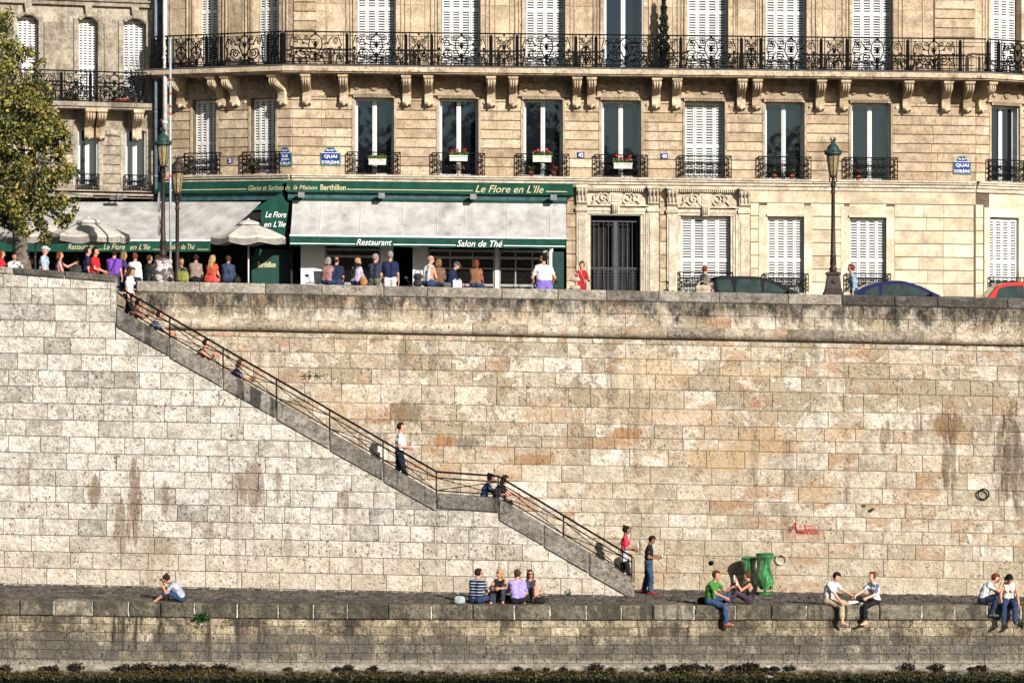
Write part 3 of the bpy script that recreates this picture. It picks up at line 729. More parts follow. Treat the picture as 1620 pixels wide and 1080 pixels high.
def band_wall(mb, sec, s0, s1, z0, z1, ops, oz0, oz1, rg, mode, depth=.42, course=.3, m=0, mg=1):
    """wall between z0 and z1 with openings; mode: grooved piers, plain"""
    ops = sorted(ops); x = s0
    for (a, b) in ops+[(s1, s1)]:
        if a-x > .02:
            if mode == 'grooved':
                mb.box(x, a, .0, depth, z0, z1, mg)
                zz = z0
                while zz < z1-.01:
                    h = min(course, z1-zz)
                    if z1-zz-h < .1: h = z1-zz
                    cuts = [x, a]
                    if a-x > 1.9:
                        k = round((a-x)/1.1); cuts = [x]+[x+(a-x)*(i+rg.uniform(-.12, .12))/k for i in range(1, k)]+[a]
                    for p, q in zip(cuts[:-1], cuts[1:]):
                        g = .012; e0 = 0 if p == x else .003; e1 = 0 if q == a else .003
                        mb.poly([(p+e0, zz+g), (q-e1, zz+g), (q-e1, zz+h-g), (p+e0, zz+h-g)], -.032, .01, m, min(1, max(0, rg.gauss(.5, .25))), rg.random(), .014)
                    zz += h
            else:
                zz = z0; 
                while zz < z1-.01:
                    h = min(1.15, z1-zz)
                    cuts = [x, a] if a-x < 1.6 else [x, x+(a-x)*rg.uniform(.35, .65), a]
                    for p, q in zip(cuts[:-1], cuts[1:]):
                        mb.poly([(p+.003, zz+.003), (q-.003, zz+.003), (q-.003, zz+h-.003), (p+.003, zz+h-.003)], 0, depth, m, min(1, max(0, rg.gauss(.5, .2))), rg.random(), .006)
                    zz += h
        if b > a:
            if oz0 > z0: mb.box(a, b, .0, depth, z0, oz0, m, rg.random(), rg.random())
            if z1 > oz1: mb.box(a, b, .0, depth, oz1, z1, m, rg.random(), rg.random())
        x = b
def console(sec, s, zt, parent, w=.27, big=1.):
    pr = [(0, 0), (-.80, 0), (-.80, -.13), (-.74, -.15), (-.77, -.22), (-.73, -.31), (-.62, -.37), (-.47, -.41), (-.33, -.46), (-.23, -.55), (-.19, -.68), (-.2, -.78), (-.24, -.84), (-.22, -.93), (-.12, -.97), (0, -.97)]
    mb = MB(); mb.prism([(p, zt-.004+q) for p, q in pr], s-w/2, s+w/2, 'x', 0, tone=rng.random())
    mb.box(s-w/2-.025, s+w/2+.025, -.83, 0, zt-.105, zt-.003, 0)
    for k in (-1, 0, 1):                               # flutes on the front of the scroll
        x = s+k*w*.3
        mb.tube([(x, -.765, zt-.16), (x, -.79, zt-.23), (x, -.735, zt-.33), (x, -.61, zt-.39), (x, -.45, zt-.43), (x, -.3, zt-.5)], .03, 6, 0)
    for sd in (-1, 1):                                 # volutes on the sides
        mb.tube([(s+sd*w/2, -.58+.13*b, zt-.2+.13*c) for b, c in spiral(0, 0, .15, .9, 0, 1.6, 16)], .018, 4, 0)
    mb.tube([(s-w*.4, -.22, zt-.9), (s+w*.4, -.22, zt-.9)], .045, 8, 0)
    mb.ball((s, -.25, zt-.93), (.05, .04, .07), 8)
    return mb.build('console', CARVED2, parent, sec.xf, tones=True)
CARVED2 = stone('console_stone', fine=0.4, cols= [(.40, .31, .205), (.5, .4, .275), (.56, .46, .33)], pits=.4, pscale=20, streak=.3, scol=(.14, .1, .07), grime=.4, gcol=(.16, .12, .08), whiten=.2, bump=.4)
def balcony_rail(sec, posts, parent, z0, z1, d, n_ends=(0, 0)):
    mb = MB(); a0, a1 = posts[0], posts[-1]
    mb.box(a0-n_ends[0], a1+n_ends[1], -d-.03, -d+.03, z1-.04, z1); mb.box(a0-n_ends[0], a1+n_ends[1], -d-.015, -d+.015, z0+.08, z0+.105); mb.box(a0-n_ends[0], a1+n_ends[1], -d-.02, -d+.02, z1-.14, z1-.125)
    mb.box(a0-n_ends[0], a1+n_ends[1], -d-.02, -d+.02, z0+.0, z0+.03)
    H = z1-z0
    for p in posts:
        mb.box(p-.05, p+.05, -d-.035, -d+.035, z0, z1-.13); mb.ball((p, -d, z1-.1), (.045, .04, .05), 8); mb.box(p-.065, p+.065, -d-.05, -d+.05, z0, z0+.1)
        for q in (-.11, .11): mb.box(p+q-.011, p+q+.011, -d-.011, -d+.011, z0, z1-.02)
    def fan(c, w):
        for q in (-1, 1):
            curve(mb, spiral(c+q*w*.25, z0+H*.72, .015, .085, 0 if q > 0 else math.pi, 1.4*q, 12), d)
            curve(mb, spiral(c+q*w*.24, z0+H*.32, .02, .1, 1, 1.5*q, 12), d)
            curve(mb, [(c, z0+H*.15), (c+q*w*.22, z0+H*.3), (c+q*w*.3, z0+H*.5), (c+q*w*.1, z0+H*.62), (c, z0+H*.75)], d)
            curve(mb, spiral(c+q*w*.3, z0+H*.52, .01, .06, 2, 1.2*q, 10), d)
            mb.box(c+q*w*.48-.009, c+q*w*.48+.009, -d-.009, -d+.009, z0+.03, z1-.03)
            for t in (.15, .32): curve(mb, [(c, z0+H*.56), (c+q*t*w, z0+H*.86)], d, .007)
        mb.ball((c, -d, z0+H*.57), (.055, .03, .09), 8); mb.ball((c, -d, z0+H*.2), (.05, .03, .1), 8); mb.ball((c, -d, z1-.07), .04, 6)
        mb.tube([(c, -d, z0), (c, -d, z0+H*.5)], .02, 5)
        for q in (-1, 1):
            curve(mb, [(c+q*w*.02, z0+H*.1), (c+q*w*.16, z0+H*.16), (c+q*w*.36, z0+H*.12), (c+q*w*.42, z0+H*.25), (c+q*w*.34, z0+H*.34)], d); curve(mb, spiral(c+q*w*.1, z0+H*.44, .01, .06, 3, 1.3*q, 9), d); curve(mb, spiral(c+q*w*.36, z0+H*.84, .01, .06, 0, 1.2*q, 9), d)
            mb.ball((c+q*w*.3, -d, z0+H*.4), (.035, .02, .045), 6); mb.ball((c+q*w*.2, -d, z0+H*.62), (.03, .02, .04), 6)
    def lyre(c, w):
        for q in (-1, 1):
            P = lambda a, b: (c+q*a*w, z0+b*H)
            curve(mb, [P(0, .12), P(.1, .2), P(.25, .2), P(.36, .34), P(.3, .5), P(.2, .48)], d, .014)
            curve(mb, spiral(c+q*.21*w, z0+.36*H, .02, .14, 0 if q > 0 else math.pi, 1.5*q, 16), d, .013)
            curve(mb, [P(.04, .3), P(.12, .55), P(.1, .8), P(.0, .93)], d, .014)
            curve(mb, spiral(c+q*.17*w, z0+.8*H, .015, .08, 1.5, 1.4*q, 12), d)
            curve(mb, [P(.12, .6), P(.22, .66), P(.3, .84), P(.4, .8)], d, .012)
            curve(mb, spiral(c+q*.36*w, z0+.72*H, .015, .1, 2, 1.5*q, 14), d)
            curve(mb, spiral(c+q*.4*w, z0+.22*H, .015, .085, 0, 1.4*q, 12), d)
            curve(mb, [P(.46, .1), P(.42, .4), P(.46, .6), P(.4, .9)], d, .012)
            for t, b in ((.33, .36), (.22, .64), (.42, .52), (.1, .24)): mb.ball((*P(t, b)[:1], -d, P(t, b)[1]), (.04, .025, .04), 6)
            for t in (.03, .07): curve(mb, [P(0, .5), P(t, .72)], d, .009)
        mb.ball((c, -d, z0+.3*H), (.07, .035, .1), 8); mb.ball((c, -d, z0+.16*H), (.045, .03, .1), 8); mb.ball((c, -d, z0+.62*H), (.05, .03, .1), 8); mb.ball((c, -d, z1-.07), .045, 6)
    for a, b in zip(posts[:-1], posts[1:]):
        w = b-a-.22
        if w < .25: continue
        if w > 1.25 and w < 2.0: lyre((a+b)/2, w)
        else:
            k = max(1, round(w/.62))
            for i in range(k): fan(a+.11+w*(i+.5)/k, w/k)
        k = max(1, round((b-a)/.33))
        for i in range(1, k): c = a+(b-a)*i/k; mb.box(c-.009, c+.009, -d-.009, -d+.009, z0, z0+.25*H); 
        k = max(2, round((b-a)/.11))
        for i in range(k):                              # small rings along the foot
            c = a+(b-a)*(i+.5)/k; mb.tube([(c+.038*math.cos(t), -d, z0+.055+.022*math.sin(t)) for t in np.linspace(0, 6.28, 8)[:-1]], .007, 4, closed=True)
    return mb.build('balcony_railing', IRON, parent, sec.xf)
def facade(sec, s0, s1, up, mid, rg, piers='grooved', up_kind=None, mid_kind=None, quoins=()):
    """upper and first floor of one face of the house with all windows; up/mid = lists of (s0, s1)"""
    mb = MB()
    band_wall(mb, sec, s0, s1, ZSL_B, ZU_T, up, ZSL_B+.05, ZU_T-.2, rg, 'plain')
    for (a, b) in up:                                  # moulded surround of the upper windows, slender strips beside it
        for q, e in ((-1, a), (1, b)):
            for o, w_, dd in ((.02, .09, .05), (.17, .04, .03), (.30, .035, .035), (.95, .03, .02)):
                x = e+q*o if q > 0 else e-o-w_
                if s0 < x < s1-.05 and not any(p-.05 < x < r_+.05 for p, r_ in up): mb.box(x, x+w_, -dd, .01, ZSL_T, ZU_T, 0, .6, .3)
    for (a, b) in quoins:
        zz = ZSL_T
        while zz < ZU_T: mb.poly([(a, zz+.012), (b, zz+.012), (b, zz+.29), (a, zz+.29)], -.06, .0, 0, rg.random(), rg.random(), .015); zz += .302
    band_wall(mb, sec, s0, s1, ZC_B, ZW_T+.0, mid, ZW_B, ZW_T, rg, piers)
    zf = ZW_T                                          # frieze behind the consoles
    mb.box(s0, s1, .0, .42, zf, ZSL_B, 0, .45, .2)
    mb.box(s0, s1, -.04, .0, zf+.0, zf+.055, 0, .7, .4)
    for (a, b) in mid:
        c = (a+b)/2; hw = (b-a)/2
        mb.box(a-.12, b+.12, -.10, .0, zf+.06, zf+.5, 0, .6, .1); mb.box(a-.2, b+.2, -.15, .0, zf+.07, zf+.12, 0, .7, .2); mb.box(a-.02, b+.02, -.125, .0, zf-.02, zf+.07, 0, .35, .2)
        k = 26
        for i in range(k): x = a+.06+(b-a-.12)*i/k; mb.box(x, x+(b-a)/k*.5, -.15, -.1, zf-.01, zf+.06, 0, .8, .3)
        for off, r_ in ((0, .11), (-hw*.86, .075), (hw*.86, .075)):
            mb.lathe([(r_, -.0), (r_, .05), (r_*.8, .07), (r_*.62, .045), (r_*.4, .05), (r_*.2, .075)], (c+off, -.10, zf+.31), 14, 0, axis='y')
        for q, e in ((-1, a), (1, b)):                 # corner blocks beside the head of the window
            x = e+q*.06 if q > 0 else e-.32
            mb.box(x, x+.26, -.05, .0, zf-.27, zf-.03, 0, .6, .5); mb.lathe([(.06, 0), (.06, .03), (.03, .04)], (x+.13, -.05, zf-.15), 10, 0, axis='y')
            x = e if q > 0 else e-.07; mb.box(x, x+.07, -.055, .0, ZW_B, zf-.03, 0, .75, .4)
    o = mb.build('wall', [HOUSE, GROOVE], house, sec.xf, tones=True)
    for i, (a, b) in enumerate(up): window(sec, a, b, ZSL_T+.02, ZU_T-.22, (up_kind or {}).get(i, 'shut'), house, .46)
    return o
CW = [592, 725.5, 859, 982.5, 1115, 1241, 1377.5]
f_s = FR.s
S1 = f_s(1543)
def span(sec, c, hw): a = sec.s(c); return (a-hw, a+hw)
midF = [span(FR, c, .645) for c in CW]
upF = [(f_s(a), f_s(b)) for a, b in ((564, 626), (698, 760), (831, 894), (955, 1018), (1088, 1152), (1212, 1276), (1349, 1413))]
rgB = random.Random(41)
facade(FR, 0, S1, upF, midF, rgB, up_kind={3: 'glass'}, quoins=[(.05, f_s(500)), (f_s(1478), S1-.02)])
for i, (a, b) in enumerate(midF):
    window(FR, a, b, ZW_B, ZW_T-.02, 'shut' if i == 4 else 'glass', house, .36, (ZC_T+.06, ZC_T+.76), gw=.2, curtains=i in (2, 6))
l_s = LC.s
midL = [(l_s(305), l_s(343)), (l_s(397), l_s(437))]; upL = [(l_s(309), l_s(345)), (l_s(402), l_s(441))]
SL0 = l_s(262)
facade(LC, SL0, 0, upL, midL, rgB)
for a, b in midL: window(LC, a, b, ZW_B, ZW_T-.02, 'shut', house, .3, (ZC_T+.06, ZC_T+.76), gw=.22)
r_s = RC.s
midR = [(r_s(1567), r_s(1612))]; upR = [(r_s(1567), r_s(1616))]
RL = 12.; midR += [(midR[0][0]+k, midR[0][1]+k) for k in (3.1, 6.2)]; upR += [(upR[0][0]+k, upR[0][1]+k) for k in (3.1, 6.2)]
facade(RC, 0, RL, upR, midR, rgB)
for a, b in midR: window(RC, a, b, ZW_B, ZW_T-.02, 'glass', house, .3, (ZC_T+.06, ZC_T+.76), gw=.2, curtains=True)
# -------- balcony
def balcony():
    mb = MB(); D = .98
    def corner(sec0, sec1, d):                          # where the two offset faces meet
        p = sec0.O if sec0 is LC else sec1.O
        a, b = sec0, sec1; P = a.O+a.n*d; Q = b.O+b.n*d
        den = a.u.x*b.u.y-a.u.y*b.u.x; t = ((Q.x-P.x)*b.u.y-(Q.y-P.y)*b.u.x)/den
        return P+a.u*t
    def strip(d0, d1, z0, z1, tone=.5):
        for d_ in (0,):
            pts = []
            for d in (d0, d1):
                l = LC.O+LC.n*d+LC.u*(SL0-.55); c1 = corner(LC, FR, d); c2 = corner(FR, RC, d); r = RC.O+RC.n*d+RC.u*RL
                pts.append([l, c1, c2, r])
            vs = [(p.x, p.y, z-SH*p.x) for ring in pts for z in (z0, z1) for p in ring]
            fs = []
            for i in range(3):
                a, b = i, i+1
                fs += [(8+a, 8+b, 12+b, 12+a), (b, a, 4+a, 4+b), (4+a, 12+a, 12+b, 4+b), (a, b, 8+b, 8+a)]
            fs += [(0, 8, 12, 4), (3, 7, 15, 11)]
            mb.add(vs, fs, 0, False, tone, .3)
    strip(-.1, D, ZSL_B+.05, ZSL_T); strip(-.1, D-.06, ZSL_B, ZSL_B+.05, .7)
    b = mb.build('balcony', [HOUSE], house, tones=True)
    mb = MB(); strip(.0, D+.03, ZSL_T, ZSL_T+.025); mb.build('zinc_edge', [ZINC], b)
    d = .9; zb_, zt = ZSL_T+.03, ZR_T
    c1 = corner(LC, FR, d); a1 = (c1-FR.O).dot(FR.u); c2 = corner(FR, RC, d); a2 = (c2-FR.O).dot(FR.u)
    posts = [a1+.02]+[FR.s(p, d) for p in (549, 642, 683, 777, 818, 911, 943, 1038, 1077, 1173, 1204, 1299, 1340, 1436, 1519)]
    balcony_rail(FR, posts, b, zb_, zt, d, (0, a2-posts[-1]))
    e1 = (c1-LC.O).dot(LC.u); balcony_rail(LC, [LC.s(p, d) for p in (244, 270, 327, 350, 424)]+[e1-.06], b, zb_, zt, d)
    e2 = (c2-RC.O).dot(RC.u); balcony_rail(RC, [e2+.06, RC.s(1580, d), RC.s(1640, d)]+[RC.s(1640, d)+k for k in (1.55, 3.1, 4.65, 6.2, 7.7)], b, zb_, zt, d)
    for p in (484, 543, 643, 678, 777, 812, 913, 936, 1039, 1071, 1174, 1198, 1299, 1337, 1437, 1499, 1533): console(FR, FR.s(p, .5), ZSL_B, b)
    for p in (282, 345, 367, 442): console(LC, LC.s(p, .3), ZSL_B, b)
    for p in (1557, 1640, 1700, 1760): console(RC, RC.s(p, .3), ZSL_B, b)
balcony()
# -------- string course and ground floor
def ground_floor():
    mb = MB()
    for sec, a, b in ((FR, -.0, S1), (LC, SL0, .0), (RC, 0, RL)):
        for d, z0, z1, tn in ((.20, ZC_T-.1, ZC_T, .8), (.24, ZC_T-.035, ZC_T+.02, .9), (.14, ZC_T-.2, ZC_T-.1, .6), (.08, ZC_T-.33, ZC_T-.2, .5)):
            mb2 = mb; o = len(mb2.v); mb2.box(a, b, -d, .05, z0, z1, 0, tn, .4)
            V = np.array(mb2.v[o:]); W = sec.xf(V); mb2.v[o:] = [tuple(x) for x in W]
    mb.build('cornice', [CARVED], house, tones=True)
    # wall right of the restaurant
    mb = MB(); x0 = f_s(896); zt = ZC_T-.3; g = [(f_s(a), f_s(b)) for a, b in ((935, 1013), (1077, 1155), (1214, 1272), (1344, 1402))]
    zo = z_(1240, 340)
    rg = random.Random(77)
    mb.box(x0, f_s(1030), .0, .4, z_(975, 338), zt, 0); mb.box(f_s(1030), f_s(1190), .0, .4, z_(1115, 341), zt, 0)
    piers = [(x0, g[0][0]), (g[0][1], g[1][0]), (g[1][1], g[2][0]), (g[2][1], g[3][0]), (g[3][1], S1)]
    for i, (a, b) in enumerate(piers):
        mb.box(a, b, .0, .4, ZG, zt, 1 if i != 1 else 0)
    for i in (2, 3): mb.box(g[i][0], g[i][1], .0, .4, zo, zt, 0, .4, .2); mb.box(g[i][0], g[i][1], .0, .4, ZG, z_(1240, 462), 0)
    mb.box(g[1][0], g[1][1], .0, .4, ZG, z_(1115, 463), 0)
    def grooved(a, b, z0, z1, st=.425, m=0):
        zz = z1
        while zz > z0:
            h = min(st, zz-z0); cuts = [a, b] if b-a < 2 else [a, a+(b-a)*rg.uniform(.3, .42), a+(b-a)*.62, b]
            for p, q in zip(cuts[:-1], cuts[1:]): mb.poly([(p+.001, zz-h+.011), (q-.001, zz-h+.011), (q-.001, zz-.011), (p+.001, zz-.011)], -.03, .01, m, min(1, max(0, rg.gauss(.5, .25))), rg.random(), .012)
            zz -= st
    ztop = z_(1300, 322)
    mb.box(f_s(1187), S1, -.035, .0, ztop+.015, zt+.02, 0, .3, .3)
    for a, b in ((1187, 1200), (1282, 1335), (1415, 1540)): grooved(f_s(a), f_s(b), ZG+.5, ztop)
    for c in (2, 3):
        a, b = g[c]; 
        mb.box(a-.28, a, -.045, .0, ZG+.4, zo+.3, 0, .8, .6); mb.box(b, b+.26, -.045, .0, ZG+.4, zo+.3, 0, .8, .6); mb.box(a, b, -.045, .0, zo, zo+.3, 0, .8, .6)
        mb.box(a-.02, b+.02, -.1, .0, zo-.05, zo+.02, 0, .9, .3)
    mb.box(f_s(1187), S1, -.06, .0, ZG, ZG+.48, 2)
    mb.build('wall', [CREAM, GROOVE, M('grey_plinth', (.25, .22, .18), .9, dirt=.4)], house, FR.xf, tones=True)
    for a, b in ((896, 912.5), (1043.5, 1054)):
        mb = MB(); mb.box(f_s(a), f_s(b), -.005, .0, ZG, zt, 1)
        zz = zt-.02
        while zz > ZG: mb.poly([(f_s(a), zz-.41), (f_s(b), zz-.41), (f_s(b), zz), (f_s(a), zz)], -.05, .0, 0, rg.random(), rg.random(), .012); zz -= .432
        mb.build('wall', [HOUSE, GROOVE], house, FR.xf, tones=True)
    # right chamfer
    mb = MB(); a, b = r_s(1565), r_s(1612); zo2 = RC.z(1590, 344)
    mb.box(0, a, 0, .4, ZG, zt, 1); mb.box(b, RL, 0, .4, ZG, zt, 0); mb.box(a, b, 0, .4, zo2, zt, 0); mb.box(a, b, 0, .4, ZG, RC.z(1590, 466), 0)
    grooved(.0, a-.25, ZG+.5, RC.z(1560, 324))
    mb.box(a-.22, a, -.045, 0, ZG+.4, zo2+.3, 0, .8, .6); mb.box(a, b, -.045, 0, zo2, zo2+.3, 0, .8); mb.box(0, RL, -.06, 0, ZG, ZG+.48, 2)
    mb.build('wall', [CREAM, GROOVE, M('grey_plinth', (.25, .22, .18))], house, RC.xf, tones=True)
    window(RC, a, b, RC.z(1590, 466), zo2-.02, 'shut', house, .26, (RC.z(1590, 466)+.06, RC.z(1590, 438, .1)), gw=.08)
    for c, px in ((2, 1240), (3, 1373)):
        window(FR, g[c][0], g[c][1], z_(px, 462), zo-.06, 'shut', house, .26, (z_(px, 460), z_(px, 432, .16)), gw=.12)
    window(FR, g[1][0], g[1][1], z_(1115, 463), z_(1115, 342), 'shut', house, .3, (z_(1115, 460), z_(1115, 430, .16)), gw=.06)
    # two carved surrounds
    for (p0, p1, q0, q1, py) in ((912, 1042, 935, 1013, 0), (1055, 1186, 1077, 1155, 3)):
        mb = MB(); zt2 = ZC_T-.33; zl = z_(q0, 338+py); zf1 = z_(q0, 332+py); zp = z_(q0, 300+py)
        for a, b in ((p0, p0+17), (p1-17, p1)):
            A, B = f_s(a), f_s(b); mb.box(A, B, -.10, .0, ZG, zt2, 0, .5, .2); mb.box(A+.06, B-.06, -.125, .0, ZG+.5, z_(q0, 345+py), 0, .7, .2); mb.box(A+.1, B-.1, -.10, .0, ZG+.5, z_(q0, 348+py), 0, .4, .2)
            mb.box(A-.03, B+.03, -.16, .0, z_(q0, 334+py), z_(q0, 329+py), 0, .8, .2)
            pr = [(-.1, zp+.13), (-.34, zp+.13), (-.36, zp-.0), (-.3, zp-.08), (-.2, zp-.16), (-.17, zp-.36), (-.2, zp-.42), (-.1, zp-.5)]
            mb.prism(pr, A, B, 'x', 0, tone=.6); mb.box(A-.03, B+.03, -.4, .0, zp+.13, zt2, 0, .8, .2)
            for k in range(3): x = A+(B-A)*(k+.5)/3; mb.tube([(x, -.36, zp+.03), (x, -.3, zp-.09), (x, -.19, zp-.2), (x, -.17, zp-.38)], .03, 6)
            mb.tube([(A, -.33, zp+.08), (B, -.33, zp+.08)], .07, 8)
        A, B = f_s(q0), f_s(q1); w1, w2 = f_s(p0+17), f_s(p1-17)
        for o, dd in ((.0, .02), (.13, .05), (.26, .08)):    # stepped architrave
            mb.box(w1, A-.02-o*.6, -dd, .0, ZG, zl+o, 0, .5+o, .3); mb.box(B+.02+o*.6, w2, -dd, .0, ZG, zl+o, 0, .5+o, .3)
        for o, dd in ((0, .06), (.1, .09)): mb.box(w1, w2, -dd, .0, zl+o*.9, zl+.1+o, 0, .6, .3)
        mb.box(w1, w2, -.13, .0, zf1+.13, zf1+.18, 0, .8, .3)
        mb.box(w1, w2, -.05, .0, zf1+.18, zt2, 0, .55, .3)
        k = 30
        for i in range(k): x = w1+(w2-w1)*i/k; mb.box(x, x+(w2-w1)/k*.5, -.2, -.05, zt2-.1, zt2-.0, 0, .6, .3)
        c = (A+B)/2; zc = (zf1+.18+zt2-.1)/2
        mb.box(c-.2, c+.2, -.1, -.05, zc-.2, zc+.22, 0, .8); mb.box(c-.13, c+.13, -.13, -.05, zc-.12, zc+.13, 0, .5); mb.box(c-.08, c+.08, -.15, -.05, zc-.04, zc+.05, 0, .9)
        for q in (-1, 1):
            for (dx, rr, tn, a0) in ((.38, .24, 1.7, 2.2), (.62, .12, 1.2, .5), (.22, .08, 1.2, 0)):
                mb.tube([(c+q*(dx+x), -.09, zc+z) for x, z in spiral(0, 0, .02, rr, a0, tn, 26)], .028, 6)
            mb.tube([(c+q*.14, -.09, zc+.2), (c+q*.3, -.09, zc+.26), (c+q*.55, -.09, zc+.12), (c+q*.7, -.09, zc-.1), (c+q*.78, -.09, zc-.2)], .03, 6)
            for t in range(5): mb.ball((c+q*(.3+.045*t), -.08, zc-.2+.01*t), (.02, .03, .07), 6)
        pr = [(c-.14, zf1+.2), (c-.1, zl-.02), (c+.1, zl-.02), (c+.14, zf1+.2)][::-1]
        mb.poly(pr[::-1], -.19, .0, 0, .7, .2, .02)
        for q in (-.05, .0, .05): mb.tube([(c+q, -.2, zl+.03), (c+q*1.3, -.21, zf1+.16)], .02, 6)
        mb.build('door_surround' if py == 0 else 'window_surround', [CARVED], house, FR.xf, tones=True)
    # iron street door
    A, B = g[0]; zt3 = z_(975, 340)
    mb = MB(); mb.box(A-.02, B+.02, .5, .52, ZG, zt3); dr = mb.build('door', DARK, house, FR.xf)
    DG = M('door_iron', (.07, .07, .08), .5, .3, var=.2)
    mb = MB(); zt4 = z_(975, 350)
    for i in range(10):
        x = A+.1+(B-A-.2)*i/9
        mb.tube([(x, .2, ZG), (x, .2, zt4)], .012 if i not in (4, 5) else .012, 5)
    c = (A+B)/2; mb.box(c-.055, c+.055, .16, .24, ZG, zt4)
    for zz in (zt4, z_(975, 424)): mb.box(A, B, .18, .22, zz-.02, zz+.02)
    for (a, b) in ((A+.1, A+.34), (A+.42, c-.1), (c+.1, c+.34), (B-.34, B-.1)):
        for i in range(8):
            for x in ((a*.75+b*.25), (a*.25+b*.75)):
                mb.tube([(x+.06*math.cos(t), .19, z_(975, 460)+.09*i+.055*math.sin(t)) for t in np.linspace(0, 6.28, 9)[:-1]], .012, 4, closed=True)
    mb.build('gate_grille', DG, dr, FR.xf)
ground_floor()
# -------- lower restaurant front set under the awnings
SHOPGLASS = M('shop_glass', (.006, .006, .007), .1, spec=.25, var=.2)
def restaurant():
    x0, x1 = f_s(462), f_s(896); zt = ZC_T-.3
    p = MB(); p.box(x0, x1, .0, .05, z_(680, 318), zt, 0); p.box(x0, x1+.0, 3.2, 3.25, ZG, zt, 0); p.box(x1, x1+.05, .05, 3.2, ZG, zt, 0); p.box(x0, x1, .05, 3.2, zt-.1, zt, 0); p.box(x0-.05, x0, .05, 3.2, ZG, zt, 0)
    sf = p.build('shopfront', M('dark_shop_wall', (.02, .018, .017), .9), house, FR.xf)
    zc = z_(680, 396)
    mb = MB()
    for a, b in ((476, 514), (602, 622), (653, 677), (783, 789), (869, 875)): mb = MB(); mb.box(f_s(a), f_s(b), -.06, .3, ZG, zt-.4); mb.build('pillar', WHITEP, sf, FR.xf)
    wins = ((514, 602), (677, 783), (789, 869)); fos = []
    for a, b in wins:
        mb = MB(); A, B = f_s(a), f_s(b)
        for zz in (zc, z_(680, 407), z_(680, 450)): mb.box(A, B, -.01, .06, zz-.04, zz+.04)
        for x in (A+.03, B-.03): mb.box(x-.03, x+.03, -.012, .06, ZG, zc)
        if a != 514:
            for q in (1, 2): x = A+(B-A)*q/3; mb.box(x-.02, x+.02, -.005, .05, z_(680, 428) if a == 677 else ZG, zc)
            mb.box(A, B, -.008, .05, z_(680, 424)-.02, z_(680, 424)+.02)
        fos.append(mb.build('window', M('shop_frame', (.26, .26, .25), .6), sf, FR.xf))
    for (a, b), fo in zip(wins, fos): q = MB(); q.box(f_s(a), f_s(b), .02, .03, ZG, zc); q.build('pane', SHOPGLASS, sf, FR.xf)
    for a, b, c, d in ((875, 892, -.1, .2), (400, 458, .8, .9)): q = MB(); q.box(f_s(a), f_s(b), c, d, ZG, zc); q.build('green_panel', M('dark_green_paint', (.006, .035, .03), .5), sf, FR.xf)
    mb = MB(); rg = random.Random(5)
    for i in range(40):                                 # bottles and crockery on the shelves inside
        x = f_s(rg.uniform(690, 865)); z = z_(680, rg.choice([436, 446])); mb.lathe([(.04, 0), (.04, .16), (.015, .2), (.015, .26)], (x, .25+rg.random()*.1, z), 6, rg.choice([0, 1, 2]))
    for z in (436, 446): mb.box(f_s(690), f_s(865), .2, .4, z_(680, z)-.03, z_(680, z), 2)
    mb.build('shelf', [M('bottle_glass', (.05, .1, .05), .2), M('crockery', (.6, .6, .58), .4), M('shelf_wood', (.2, .1, .05), .6)], sf, FR.xf)
    # left chamfer ground floor
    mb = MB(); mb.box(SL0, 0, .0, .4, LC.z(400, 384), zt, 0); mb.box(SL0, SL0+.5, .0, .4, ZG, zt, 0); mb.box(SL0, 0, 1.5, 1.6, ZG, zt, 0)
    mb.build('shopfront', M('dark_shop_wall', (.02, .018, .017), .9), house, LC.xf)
restaurant()
